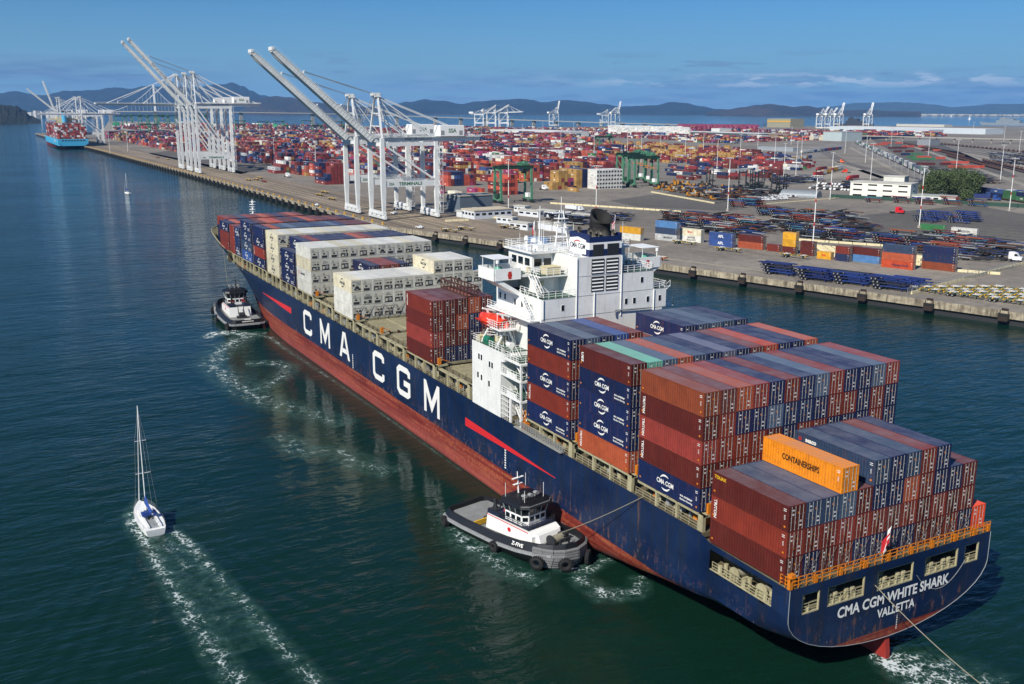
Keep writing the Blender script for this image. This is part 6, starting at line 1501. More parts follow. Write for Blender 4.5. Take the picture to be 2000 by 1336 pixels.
    for f_ in (0.3, 0.6): zz_ = H+1.5+(A-H-3)*f_; xx = (W_-0.2)*(1-f_)+2*f_; af.box(-xx, xx, -1.0, -0.4, zz_-0.25, zz_+0.25)
    af.build('a_frame', M_crane, t)
    sy = MB()
    for s_ in (-1, 1):
        for k_ in (0, 1): sy.cyl((s_*(1.6-0.5*k_), 0.5, A-0.6+0.4*k_), bp_(Lb*0.72, 3.0, s_*(1.6-0.5*k_)), 0.085, n=4)
        if ang < 20:
            member(sy, (s_*2.0, 0.2, A-1.6), bp_(Lb*0.86, 1.2, s_*2.2), 0.5); member(sy, (s_*2.0, 0.2, A-1.6), bp_(Lb*0.40, 1.2, s_*2.2), 0.5)
        else:
            member(sy, (s_*2.0, 0.2, A-1.8), (s_*2.0, 3.0+6*ct, H+6+6*st2), 0.3); member(sy, (s_*2.0, 3.0+6*ct, H+6+6*st2), bp_(Lb*0.36, 1.4, s_*2.0), 0.3)
            member(sy, bp_(Lb*0.2, 1.5, s_*1.5), bp_(Lb*0.36, 2.2, s_*1.5), 0.28)
    sy.build('stay', M_grey if ang > 20 else M_crane, t)
    mh = MB(); mh.box(-4.2, 4.2, -gauge-19.5, -gauge-5.2, H+2.6, H+8.2); mh.box(-4.0, 4.0, -gauge-19.3, -gauge-5.4, H+8.2, H+8.4)
    if near: letters('SSA', 3.0, paint('green_lettering', '#3a6b4a'), (-4.24, -gauge-12.4, H+5.4), (0, -1, 0), (0, 0, 1), t, bold=0.08)
    for yy in (-gauge-18.5, -gauge-7.5): mh.box(-4.26, -4.2, yy, yy+2, H+3.2, H+5.6, 1)
    mh.box(-3.2, 3.2, -gauge-back, -gauge-20.5, H+2.3, H+2.5)
    mo = mh.build('machinery_house', [M_whitec, M_grey], t)
    cbn = MB(); cbn.box(-1.4, 1.4, -12, -8.5, H-3.4, H-0.6); cbn.box(-1.5, 1.5, -8.6, -8.45, H-3.2, H-1.6, 1); cbn.box(-2.2, 2.2, -13, -7, H-0.5, H+0.1); cbn.build('operator_cab', [M_whitec, M_glass], t)
    stt = MB(); 
    for (dx, dy) in ((0.9, -gauge-0.9), (0.9, -gauge-2.7), (2.9, -gauge-0.9), (2.9, -gauge-2.7)): stt.bar((-W_-dx+0.0, dy, 3.0), (-W_-dx, dy, H), 0.14)
    k_ = 0; z = 3.0
    while z < H-2:
        stt.box(-W_-2.9, -W_-0.9, -gauge-2.7, -gauge-0.9, z, z+0.1); stt.bar((-W_-1.0-(k_ % 2)*1.8, -gauge-1.2, z), (-W_-2.8+(k_ % 2)*1.8, -gauge-1.2, z+2.9), 0.5, 0.12); z += 2.9; k_ += 1
    stt.build('stair_tower', M_crane, t)
    return t
SAG = 'tall white quay cranes on the wharf'
quay_crane(436.2, -105.8, 'white quay crane with raised boom, nearest of the pair behind the big ship', near=True, width=18.5, Lb=68, ang=41.0)
quay_crane(475.5, -105.6, 'white quay crane with raised boom, the farther of the pair behind the big ship', near=True, width=18.5, Lb=68.5, ang=41.4)
quay_crane(881.0, -100.6, 'tall white quay crane with steeply raised boom, nearest of the distant group of three', hg=64.5, apex=95, width=18, gauge=30.5, ang=48.5, Lb=74, beam_z=18.5, twin=True, near=True, back=30)
quay_crane(920.5, -101.0, 'tall white quay crane with steeply raised boom, middle of the distant group of three', hg=64.5, apex=95, width=18, gauge=30.5, ang=48.2, Lb=74, beam_z=18.5, twin=True, back=30)
quay_crane(962.0, -101.0, 'tall white quay crane with its boom lowered level over the water', hg=64.5, apex=95, width=18, gauge=30.5, ang=0.5, Lb=72, beam_z=18.5, twin=True, back=30)
quay_crane(1735, -88, 'distant white quay crane with level boom above the stern of the blue ship', hg=52, apex=82, ang=0.5, Lb=60, beam_z=22, text=False)
quay_crane(1800, -87, 'distant white quay crane with level boom, second one working the blue ship', hg=52, apex=82, ang=0.5, Lb=60, beam_z=22, text=False)
quay_crane(2080, -84, 'distant white quay crane with slanting raised boom near the far end of the wharf', hg=52, apex=84, ang=42, Lb=68, beam_z=22, text=False)
quay_crane(2140, -84, 'farthest white quay crane of the wharf, its boom almost upright', hg=52, apex=84, ang=74, Lb=64, beam_z=22, text=False)
def far_crane(u, v, rz, label, ang, hg=48, apex=72, sc_=1.0, red=False):
    g = G(u, v, 4); t = quay_crane(g.x, g.y, label, hg=hg, apex=apex, ang=ang, Lb=48, beam_z=20, text=False, width=20, gauge=28, back=16)
    t.rotation_euler = (0, 0, rz); t.scale = (sc_, sc_, sc_); return t
far_crane(944, 250, R(150), 'white bay-side crane far behind the yard, leftmost of the cluster of three', 35, apex=66)
far_crane(968, 250, R(145), 'bay-side crane far behind the yard, middle of the cluster of three', 30, apex=78, hg=54)
far_crane(992, 250, R(140), 'white bay-side crane far behind the yard, rightmost of the cluster of three', 2, apex=78, hg=54)
far_crane(1087, 246, R(195), 'lone white crane with upright boom beyond the long white warehouse', 76)
far_crane(1186, 246, R(170), 'white crane with lowered boom beyond the reefer stacks, left of its twin', 40, sc_=0.9)
far_crane(1206, 246, R(200), 'white crane with upright boom beyond the reefer stacks, right of its twin', 72)
for i, (u, an) in enumerate(((1606, 38), (1622, 32), (1640, 66), (1697, 68))):
    far_crane(u, 251, R(200), ['leftmost white crane beside the striped shed on the far shore', 'second white crane from the striped shed on the far shore', 'third white crane from the striped shed, boom raised', 'lone white crane right of the striped shed group, boom raised'][i], an, sc_=0.95)

# ---------------------------------------------------------------- quayside containers on the angled quay
QA = math.atan2(-82.5, -294.0)            # direction of the angled quay, pointing right in the photo
def q_cont(u0, v0, tiers, L=12.19, label='', rz=None):
    """near bottom-left corner of the long side seen from the ship, stacked upwards"""
    g = G(u0, v0, 4.03); a = QA+math.pi if rz is None else rz       # container +x points left in the photo, +y to the water
    ca_, sa_ = math.cos(a), math.sin(a)
    loc = (g.x-ca_*L+sa_*1.22, g.y-sa_*L-ca_*1.22)
    for i, ch in enumerate(tiers):
        lab = label[i] if isinstance(label, (list, tuple)) else label
        container(ch[0], (loc[0], loc[1], 4.03+i*2.9), rz=a, L=L, mark=ch[1] if len(ch) > 1 else None, label=lab, group='containers stacked along the angled quay', nodoor=True)
q_cont(1279, 467.5, ['kM', 't', 'a'], label=['light grey container lettered in dark capitals at the foot of the leftmost quayside stack', 'slate blue container in the middle of the leftmost quayside stack', 'blue container on top of the leftmost quayside stack'])
q_cont(1325, 469.6, ['wQ', 'cP'], label=['white container with a pale blue star under the cream one on the quay', 'cream container with orange lettering on the white one on the quay'])
q_cont(1384, 478.5, ['bA', 'bA'], label=['blue container with white lettering, lower of the blue pair on the quay', 'blue container with white lettering, upper of the blue pair on the quay'])
q_cont(1441, 483, ['s', 'd'], label=['salmon red container under the dark red one beside the blue pair', 'dark red container on the salmon one beside the blue pair'])
q_cont(1497, 489.5, ['r'], L=6.06, label='single short red container between the red pair and the yellow stack')
q_cont(1527, 493.8, ['d', 'y', 'y'], L=6.06, label=['short maroon container under the two yellow ones on the quay', 'short yellow container in the middle of its stack on the quay', 'short yellow container on top of its stack on the quay'])
q_cont(1562, 497.5, ['d', 'd'], L=6.06, label=['short dark red container, lower of a pair right of the yellow stack', 'short dark red container, upper of a pair right of the yellow stack'])
q_cont(1595, 504.5, ['yD'], L=6.06, label='single short yellow container with red lettering on the quay')
q_cont(1630, 508.5, ['N', 'r'], L=6.06, label=['short slate container under a red one beside the long blue container', 'short red container on a slate one beside the long blue container'])
q_cont(1659, 509.5, ['a', 'd'], label=['light blue container under a dark red one on the quay', 'dark red container on the light blue one on the quay'])
q_cont(1720.6, 520.7, ['oH', 's', 't'], label=['orange container with dark lettering at the foot of a three-high quay stack', 'salmon container in the middle of the stack over the orange lettered one', 'slate container on top of the stack over the orange lettered one'])
q_cont(1799, 524.0, ['u', 'N', 'n'], label=['rust red container at the foot of the rightmost quayside stack', 'slate navy container in the middle of the rightmost quayside stack', 'navy container on top of the rightmost quayside stack'])
q_cont(1031, 474, ['aZ'], label='light blue container with white lettering on the quay left of the bridge')
q_cont(1210, 466, ['w', 'y'], label=['white container under the yellow one behind the funnel', 'yellow container with dark emblem on the white one behind the funnel'])
q_cont(1857, 455, ['wW'], label='white container with blue lettering parked among the chassis')
q_cont(1797, 448, ['e'], label='green container parked left of the white lettered one among the chassis')

# ---------------------------------------------------------------- chassis
def chassis_mesh(bomb=False):
    mb = MB(); L = 12.0
    for y in (-0.48, 0.48): mb.box(0, L, y-0.09, y+0.09, 1.05, 1.40, 0)
    for x in (0.05, 2.2, 4.5, 7.0, 9.5, 11.9): mb.box(x-0.08, x+0.08, -1.2 if x in (0.05, 11.9) else -0.5, 1.2 if x in (0.05, 11.9) else 0.5, 1.1, 1.36, 0)
    if bomb:
        for x in (0.4, 3.6, 6.4, 9.6, 11.6): mb.box(x-0.15, x+0.15, -1.35, 1.35, 1.1, 1.5, 1)
        for y in (-0.9, 0.9): mb.box(0.8, 2.8, y-0.16, y+0.16, 1.52, 1.62, 2); mb.box(8.0, 10.6, y-0.16, y+0.16, 1.52, 1.62, 2)
    mb.box(1.9, 2.1, -0.6, 0.6, 0.2, 1.1, 0) ; mb.box(8.6, 10.9, -0.6, 0.6, 0.75, 1.05, 0)
    return mb.mesh('frame', [paint('chassis_paint', 'object', 0.55, 0.3, 1.0, rust=0.35), M_yel, M_whitec])
def wheel_mesh():
    mb = MB()
    for x in (9.0, 10.4):
        for y in (-1.05, -0.72, 0.72, 1.05):
            mb.cyl((x, y-0.13, 0.5), (x, y+0.13, 0.5), 0.5, n=12); mb.cyl((x, y-0.14, 0.5), (x, y+0.14, 0.5), 0.24, n=8, mi=1)
    return mb.mesh('wheels', [M_tyre, M_steel])
CH, CHB, WHL = chassis_mesh(), chassis_mesh(True), wheel_mesh()
def chassis(loc, rz, col, label, group=None, bomb=False):
    o = obj('chassis_trailer', CHB if bomb else CH, loc=loc, rz=rz, color=hx(col)); tag(o, label, 'trailer', group); obj('wheels', WHL, o); return o
blues = ['#132c70', '#10245a', '#183678', '#262c3c', '#1c3468']
# stacked blue chassis along the quay edge: four blocks
rq = random.Random(5)
WORD = ['first', 'second', 'third', 'fourth']
for bi, (u, v, ns) in enumerate(((1497, 534, 2), (1566, 545, 4), (1636, 553, 4), (1710, 563, 5))):
    g = G(u, v, 4.03)
    for s_ in range(ns):
        for h_ in range(4 if s_ < 2 else 3):
            off = Vector((math.cos(QA+math.pi/2), math.sin(QA+math.pi/2), 0))*(s_*2.9)
            if (off.y > 0): off = -off
            sh = (h_*0.55 + rq.uniform(-.2, .2))
            p = g+off+Vector((math.cos(QA), math.sin(QA), 0))*(-sh+11.0+s_*0.8)
            chassis((p.x, p.y, 4.03+h_*0.98), QA+math.pi+R(2), rq.choice(blues), 'dark blue container chassis stacked in the %s block from the left along the quay edge' % WORD[bi], 'blue chassis stacked in block %s on the quay edge' % WORD[bi])
# white and yellow bomb carts at the right end
for i in range(5):
    for j in range(7):
        g = G(1850, 577, 4.03)+Vector((math.cos(QA), math.sin(QA), 0))*(i*13.0+j*3.2-2)+Vector((math.sin(QA), -math.cos(QA), 0))*(-(j*3.6))
        if P(g)[0] > 2100: continue
        chassis((g.x, g.y, 4.03), QA+math.pi+R(1), '#55604c', 'empty yard cart with white and yellow cross members in the fenced lot at the right', 'yard carts parked in the fenced lot at the right', bomb=True)
for i, (u, v, c, b, lb) in enumerate(((1358, 480, '#4c5a40', True, 'olive yard cart with white bolsters parked before the blue pair of containers'), (1446, 494, '#4c5a40', True, 'olive yard cart with yellow beams parked before the salmon container'), (1577, 507, '#4c5a40', True, 'olive yard cart with white bolsters parked before the short yellow container'),
        (1301, 510, '#a02226', True, 'red yard cart alone near the quay edge right of the bridge'), (1871, 513, '#3a4a5c', False, 'bare grey chassis alone between the rightmost stack and the white truck'), (895, 456, '#4a4a3c', True, 'dark yard cart parked on the quay beyond the white stacks, nearer one'), (925, 452, '#4a4a3c', True, 'dark yard cart parked on the quay beyond the white stacks, farther one'),
        (1010, 449, '#4a4a3c', True, 'dark yard cart beside the white site cabins'), (630, 384, '#4a4a3c', True, 'yard cart on the wharf lanes, nearest the crane pair'), (640, 379, '#4a4a3c', True, 'yard cart on the wharf lanes just behind the nearest one'), (655, 392, '#4a4a3c', True, 'yard cart on the wharf lanes beside the white van'), (505, 353, '#5a4030', True, 'yard cart in the group of four on the wharf, front one'), (520, 357, '#8a2a26', False, 'red chassis in the group of four on the wharf'), (490, 354, '#4a4a3c', True, 'yard cart in the group of four on the wharf, left one'), (512, 350, '#4a4a3c', True, 'yard cart in the group of four on the wharf, rear one'),
        (1885, 428, '#8a4030', False, 'lone rusty chassis in the middle of the open lot'), (310, 309, '#6a3a30', False, 'rusty chassis near the distant crane group, left one'), (330, 313, '#4a4a3c', True, 'yard cart near the distant crane group, right one'))):
    g = G(u, v, 4.03); a = (QA if u > 860 else math.pi)+math.pi
    chassis((g.x, g.y, 4.03), a, c, lb, bomb=b)
# big mixed stacks of chassis in the open lot
mixed = ['#7a2d24', '#26262a', '#32343a', '#1f3f80', '#8a4a2c', '#3d6f86', '#5b2a26', '#1d2f5c', '#8f8f90', '#2a2a2c', '#6a2f28']
zones = [(((1285, 428), (1340, 420), (1480, 440), (1500, 452), (1430, 462), (1280, 445)), 80, 'left'), (((1510, 415), (1560, 410), (1640, 424), (1620, 436), (1500, 430)), 34, 'middle'),
         (((1500, 445), (1560, 436), (1700, 455), (1690, 474), (1640, 474), (1510, 458)), 46, 'front middle'), (((1705, 475), (1800, 466), (1960, 480), (1960, 502), (1880, 505), (1760, 490)), 54, 'front right'), (((1800, 428), (1860, 426), (1880, 436), (1800, 436)), 12, 'small blue'), (((1865, 430), (1930, 429), (1930, 439), (1870, 440)), 12, 'blue'), (((1700, 392), (1940, 403), (1940, 408), (1700, 397)), 22, 'fence side'), (((1400, 405), (1470, 398), (1500, 402), (1430, 412)), 20, 'back')]
def inpoly(p, poly):
    x, y = p; c = False; n = len(poly)
    for i in range(n):
        x0, y0 = poly[i]; x1, y1 = poly[(i+1) % n]
        if (y0 > y) != (y1 > y) and x < (x1-x0)*(y-y0)/(y1-y0)+x0: c = not c
    return c
NCH = 0
dx_ = Vector((math.cos(QA), math.sin(QA), 0)); dy_ = Vector((-math.sin(QA), math.cos(QA), 0)); 
if dy_.y > 0: dy_ = -dy_
for poly, cap, zn in zones:
    base = G(*poly[0]); cnt = 0; cells = []
    pw = [G(*q) for q in poly]; us = [(q-base).dot(dx_) for q in pw]; vs_ = [(q-base).dot(dy_) for q in pw]
    v = min(vs_)
    while v < max(vs_):
        u = min(us)
        while u < max(us):
            p = base+dx_*u+dy_*v
            if inpoly(P(p), poly): cells.append(p)
            u += 14.2
        v += 3.1
    random.Random(3).shuffle(cells); hts = [4, 5, 5, 3, 4]
    for p in cells:
        if cnt >= cap: break
        h_ = rq.choice(hts) if 'lone' not in zn else 1
        for k_ in range(h_):
            q = p+dx_*(-k_*0.5+rq.uniform(-.3, .3)); col = rq.choice(mixed) if 'blue' not in zn else rq.choice(blues)
            chassis((q.x, q.y, 4.03+k_*0.98), QA+math.pi+R(rq.uniform(-1, 1)), col, 'empty container chassis stacked in the %s block of the open lot' % zn, 'chassis stacked in the %s block of the open lot' % zn); cnt += 1; NCH += 1

# parked box trailers in rows and the far mass of stored chassis
tm = MB(); tm.box(0, 13.6, -1.25, 1.25, 1.25, 4.05); tm.box(0.1, 13.5, -1.15, 1.15, 1.05, 1.25, 1)
for x in (1.6, 2.9): tm.cyl((x, -1.2, 0.5), (x, 1.2, 0.5), 0.5, n=8, mi=1)
tm.box(10.4, 10.7, -0.8, 0.8, 0, 1.1, 1); TRL = tm.mesh('box_trailer', [paint('trailer_paint', 'object', 0.5, 0.15, 0.5), M_dark])
for (p0, p1, n_, w_) in (((1345, 275), (1440, 281), 16, 'far middle'), ((1565, 300), (1640, 292), 12, 'rail curve'), ((1425, 340), (1500, 333), 11, 'loader'), ((1500, 318), (1580, 310), 12, 'gate'), ((1160, 285), (1290, 292), 14, 'yellow stack'), ((1905, 380), (2000, 386), 9, 'right sidings'), ((1590, 345), (1640, 330), 7, 'access road')):
    a, b = G(*p0), G(*p1)
    for i in range(n_):
        p = a.lerp(b, (i+rq.uniform(-.2, .2))/n_); o = obj('box_trailer', TRL, loc=(p.x, p.y, 4.04), rz=QA+R(90+rq.uniform(-4, 4)), color=hx(rq.choice(('#d0d0cc', '#c8c8c4', '#8f2a24', '#23407e', '#c9c6ba', '#7a7d80', '#b8861c'))))
        tag(o, 'box trailer parked in the %s row of the far yard' % w_, 'trailer', 'box trailers parked in the %s row' % w_)
mb = MB()
for poly in ([(1812, 330), (1890, 338), (1945, 358), (1850, 360), (1798, 346)], [(1925, 300), (2020, 303), (2020, 325), (1935, 318)], [(1760, 484), (1795, 478), (1955, 492), (1900, 497)], [(1060, 428), (1160, 420), (1215, 428), (1120, 440)], [(1500, 352), (1560, 348), (1590, 356), (1510, 362)], [(1285, 425), (1345, 418), (1490, 440), (1500, 452), (1430, 466), (1285, 448)], [(1500, 412), (1640, 418), (1700, 452), (1680, 476), (1600, 472), (1505, 452)], [(1705, 472), (1800, 462), (1965, 480), (1960, 505), (1880, 508), (1755, 492)], [(1310, 366), (1470, 372), (1500, 384), (1400, 392)], [(1640, 360), (1800, 360), (1700, 372), (1640, 372)]):
    us = [p[0] for p in poly]; vs_ = [p[1] for p in poly]
    for i in range(330):
        u, v = rq.uniform(min(us), max(us)), rq.uniform(min(vs_), max(vs_))
        if not inpoly((u, v), poly): continue
        g = G(u, v); a = QA+R(rq.choice((0, 0, 90))+rq.uniform(-6, 6)); mb.M = Matrix.Translation((g.x, g.y, 4.03+rq.choice((0, 0, 1.0, 2.0)))) @ Matrix.Rotation(a, 4, 'Z'); c_ = rq.choice((0, 0, 1, 2, 3))
        for y in (-0.5, 0.5): mb.box(0, 11.5, y-0.08, y+0.08, 0.9, 1.2, c_)
        for x in (0.2, 5, 11): mb.box(x, x+0.2, -1.1, 1.1, 0.95, 1.2, c_)
        for x in (1.5, 2.8): mb.cyl((x, -1.1, 0.5), (x, 1.1, 0.5), 0.48, n=6, mi=4)
mb.M = None; o = mb.build('stored_chassis', [M_dark, M_rust, paint('chassis_blue', '#1c3468'), M_grey, M_tyre]); tag(o, 'jumbled mass of dark chassis and wheels stored around the far lots', 'chassis', kind='stuff')

for i in range(14):
    a = G(1300, 472)+dy_*(14+i*11.5); 
    if i in (3, 4, 9): continue
    c0 = a+dx_*(20+(i*37) % 50); c1 = c0+dx_*(60+(i*53) % 90); nn = dy_*0.09
    sheet('painted_line', [(c0-nn).to_2d(), (c1-nn).to_2d(), (c1+nn).to_2d(), (c0+nn).to_2d()], 4.03+0.001*i, M_cream)
# ---------------------------------------------------------------- light masts
lm = MB(); lm.cyl((0, 0, 0), (0, 0, 31), 0.24, 0.14, 8, mi=0); lm.cyl((0, 0, 0), (0, 0, 1.3), 0.9, 0.9, 8, mi=2)
lm.bar((-2.2, 0, 30.8), (2.2, 0, 30.8), 0.14, mi=0)
POLE = lm.mesh('light_mast', [M_whitec, M_red, M_conc])
pb_ = MB()
for z in (9.5, 19.5): pb_.cyl((0, 0, z), (0, 0, z+1.6), 0.26, 0.25, 8)
BAND = pb_.mesh('red_band', M_red)
lh = MB()
for i in range(5): lh.box(-2.6+i*1.15, -2.1+i*1.15, -0.45, 0.45, 30.2, 30.65)
LAMP = lh.mesh('lamp_head', M_grey)
PB = [(1587, 484), (1795, 445), (1971, 412), (993, 420), (1421, 412), (1621, 390), (1867, 335), (1813, 305), (1953, 358), (1445, 316), (1400, 333), (1554, 344), (1564, 320), (1512, 325), (1373, 304), (1338, 312), (509, 283), (537, 331), (560, 287), (618, 350), (1060, 262), (1290, 290), (1225, 300), (1160, 305), (1095, 300), (1120, 268), (1480, 285), (1690, 318), (1650, 300), (1545, 283), (1610, 262), (1752, 268), (1900, 262), (1700, 352), (1530, 352), (1252, 318), (410, 262), (455, 266), (250, 296), (215, 300), (700, 262), (770, 258), (850, 262), (940, 280), (1020, 275), (1960, 280), (1990, 300), (1740, 288)]
g_ = CAM+(G(1166, 323, 35.0)-CAM); PBW = [tuple(g_[:2])]+[tuple(G(u, v)[:2]) for u, v in PB]
for i, (x, y) in enumerate(PBW):
    u, v = P((x, y, 4))
    where = 'left' if u < 800 else 'middle' if u < 1400 else 'right'
    o = obj('light_mast', POLE, loc=(x, y, 4.0), rz=QA+R(rq.uniform(-30, 30)))
    dist_ = (Vector((x, y, 0))-Vector((CAM.x, CAM.y, 0))).length
    lab = 'tall white floodlight mast in the %s part of the yard%s' % (where, '' if dist_ > 700 else ', red banded')
    sp_ = {0: 'red banded floodlight mast rising behind the ship funnel', 1: 'red banded floodlight mast beside the row of quayside containers', 2: 'red banded floodlight mast left of the green container', 3: 'red banded floodlight mast at the green fence far right', 4: 'floodlight mast in front of the white shop buildings'}
    tag(o, sp_.get(i, lab), 'light mast', 'floodlight masts of the container yard'); obj('lamp_head', LAMP, o)
    if dist_ < 700: obj('red_band', BAND, o)

# ---------------------------------------------------------------- rubber tyred gantries
M_rtg = paint('gantry_green', '#4f8266', 0.55, 0.25, 0.3, rust=0.1); M_rtgd = paint('gantry_dark_green', '#1f3d30', 0.6, 0.3, 0.4)
def rtg(x, y, label, sc_=1.0):
    t = empty('yard_gantry', (x, y, 4.0), 0, label, 'yard gantry', 'green yard gantries')
    for sy in (-1, 1):
        lg = MB()
        for sx in (-1, 1): lg.bar((sx*4.6, sy*11, 2.6), (sx*3.8, sy*11, 21.5), 1.1, 1.3, up=(0, 1, 0))
        lg.bar((-5.4, sy*11, 2.6), (5.4, sy*11, 2.6), 0.9, 1.2); lg.bar((-3.8, sy*11, 21.0), (3.8, sy*11, 21.0), 0.8, 1.0)
        if sy > 0: lg.bar((4.0, sy*11, 18), (-3.6, sy*11, 12), 0.4); lg.bar((-3.6, sy*11, 12), (-4.4, sy*11, 4), 0.4)
        lg.build('leg_frame', M_rtg, t)
        bg_ = MB()
        for sx in (-1, 1):
            bg_.box(sx*4.6-1.7, sx*4.6+1.7, sy*11-0.8, sy*11+0.8, 1.4, 2.2)
            for q in (-1.1, 1.1): bg_.cyl((sx*4.6+q, sy*11-0.35, 0.8), (sx*4.6+q, sy*11+0.35, 0.8), 0.8, n=12, mi=1)
        bg_.build('wheel_truck', [M_rtgd, M_tyre], t)
        cb_ = MB(); cb_.box(-1.8, 1.8, sy*11-1.2, sy*11+1.2, 3.3, 6.0); cb_.build('power_pack', M_whitec if sy < 0 else M_rtgd, t)
    gd = MB()
    for sx in (-1, 1): gd.box(sx*3.4-0.5, sx*3.4+0.5, -12.6, 12.6, 21.4, 23.4); gd.rails([(sx*4.2, -12.6, 23.4), (sx*4.2, 12.6, 23.4)], 1.1, 2, 0.05)
    gd.build('girder', M_rtgd, t)
    tr = MB(); tr.box(-3.6, 3.6, -10, -4.5, 23.4, 24.3); tr.box(-1.8, 1.2, -9.5, -7, 24.3, 26); tr.box(0, 2.2, -6.4, -4.8, 24.3, 25.6); tr.rails([(-3.6, -10, 24.3), (3.6, -10, 24.3), (3.6, -4.5, 24.3), (-3.6, -4.5, 24.3)], 1.1, 1.5, 0.05); tr.build('trolley', M_rtg, t)
    cbn = MB(); cbn.box(-1, 1, -8.4, -6.2, 18.4, 20.8); cbn.build('cab', M_dark, t)
    hs_ = MB()
    for sx in (-2.5, 2.5):
        for yy in (-8.5, -5.5): hs_.cyl((sx, yy, 21.4), (sx*0.6, yy, 14.6), 0.06, n=4)
    hs_.box(-6, 6, -8.2, -5.8, 14.2, 14.6); hs_.build('spreader', M_orange, t)
    return t
rtg(487, -217, 'green wheeled yard gantry standing by the orange container stack')
rtg(560, -371, 'green wheeled yard gantry, nearest of the overlapping trio')
rtg(588, -386, 'green wheeled yard gantry, middle of the overlapping trio')
rtg(618, -400, 'green wheeled yard gantry, farthest of the overlapping trio')
for i, (u, v) in enumerate(((285, 262), (300, 262), (620, 266), (665, 268), (1180, 300), (470, 262))):
    g = G(u, v); rtg(g.x, g.y, ['distant green gantry over the far left container rows, left one', 'distant green gantry over the far left container rows, right one', 'distant green gantry behind the white stacks, left one', 'distant green gantry behind the white stacks, right one', 'distant green gantry in the middle of the yard', 'distant green gantry behind the three tall cranes'][i])
for i, u in enumerate((238, 250, 268, 282, 298, 312, 322, 338, 352, 372, 395, 470, 515, 545, 600, 660)):
    g = G(u, 249-(i % 3)*1.5); t = rtg(g.x, g.y, 'green gantry in the distant terminal across the inlet'); t.scale = (1.5, 1.5, 1.6 if i < 11 else 0.8)
    t['group'] = 'green gantries of the distant terminal across the inlet'

# ---------------------------------------------------------------- yard containers that are too many to count: one mesh with a colour per box
def stuff_mat():
    k = Nodes('yard_container_paint'); a = k.n('ShaderNodeVertexColor'); a.layer_name = 'Col'
    n = k.noise(k.coord(), 0.35, 4, 0.6); c = k.mix(1.0, a.outputs[0], k.ramp(n, 0.3, 0.7, 0.72, 1.12), 'MULTIPLY')
    k.base(c); k.rough(0.55); return k.m
SV, SF, SCOL = [], [], []
def sbox(x, y, z, L, W, H, rz, col, mark=None, topc=None):
    c_, s_ = math.cos(rz), math.sin(rz); o = len(SV)
    for zz in (z, z+H):
        for (a, b) in ((0, -W/2), (L, -W/2), (L, W/2), (0, W/2)): SV.append((x+a*c_-b*s_, y+a*s_+b*c_, zz))
    for f in ((4,5,6,7), (0,1,5,4), (1,2,6,5), (2,3,7,6), (3,0,4,7)): SF.append(tuple(o+i for i in f)); SCOL.append(topc if (topc and f[0] == 4) else col)
    if mark:           # painted emblem on the +y side and the end, 2 cm proud
        mc, m0, m1, z0, z1 = mark; o = len(SV); yy = W/2+0.03
        for (a, zz) in ((m0*L, z+z0*H), (m0*L, z+z1*H), (m1*L, z+z1*H), (m1*L, z+z0*H)): SV.append((x+a*c_-yy*s_, y+a*s_+yy*c_, zz))
        SF.append((o, o+1, o+2, o+3)); SCOL.append(mc)
r8 = random.Random(21)
def jit(c, a=0.15): j = 1+r8.uniform(-a, a); return (c[0]*j, c[1]*j, c[2]*j, 1)
HX = {k_: hx(v_) for k_, v_ in PAL.items()}; HX['O'] = hx('#b83c18'); HX['P'] = hx('#98205a'); HX['R'] = hx('#841c22'); HX['w'] = hx('#cfcdc5'); HX['y'] = hx('#a67a1e'); HX['n'] = hx('#142450'); HX['r'] = hx('#7a2620')
for k_ in HX:
    c_ = HX[k_]; l_ = 0.25*c_[0]+0.65*c_[1]+0.10*c_[2]; HX[k_] = tuple(c_[i]*0.84+l_*0.22+0.004 for i in range(3))+(1,)
W1 = 'ddddddrrrrrRppnnnnNNttbwwkkcyosPe'
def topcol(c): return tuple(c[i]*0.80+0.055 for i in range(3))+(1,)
def mark_for(ch):
    if r8.random() < 0.45 and ch not in 'wck':
        return (HX['w'], 0.38, 0.62, 0.4, 0.62)
    if ch in 'wk' and r8.random() < 0.5: return (HX['n'], 0.3, 0.7, 0.4, 0.6)
    if ch == 'y': return (hx('#2a2118'), 0.44, 0.56, 0.3, 0.75)
    return None
def block(x0, y0, nx, ny, hfun, colfun, rz=0.0, L=12.19, W=2.44, gx=0.9, gy=0.28, z=4.03):
    c_, s_ = math.cos(rz), math.sin(rz)
    for i in range(nx):
        for j in range(ny):
            h_ = hfun(i, j)
            for k_ in range(h_):
                a, b = i*(L+gx), -j*(W+gy); ch = colfun(i, j, k_); ln = L
                if ch == '.': continue
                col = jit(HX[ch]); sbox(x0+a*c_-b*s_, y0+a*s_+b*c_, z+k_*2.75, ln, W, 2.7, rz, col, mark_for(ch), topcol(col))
def zonecol(x, y):
    """clusters of one line's containers"""
    a = mn.noise(Vector((x*0.011, y*0.018, 3.3))); b = mn.noise(Vector((x*0.009, y*0.02, 9.1))); c = mn.noise(Vector((x*0.014, y*0.014, 5.7)))
    if r8.random() < 0.62:
        if a > 0.34: return r8.choice('OOoos')
        if a < -0.34: return r8.choice('yyydy')
        if b > 0.16: return r8.choice('nnNbn')
        if b < -0.40: return r8.choice('PPPRp')
        if c > 0.2: return r8.choice('wwkcw')
        if c < -0.2: return r8.choice('RrRRd')
        return r8.choice('drrddp')
    return r8.choice(W1)
NST = 0
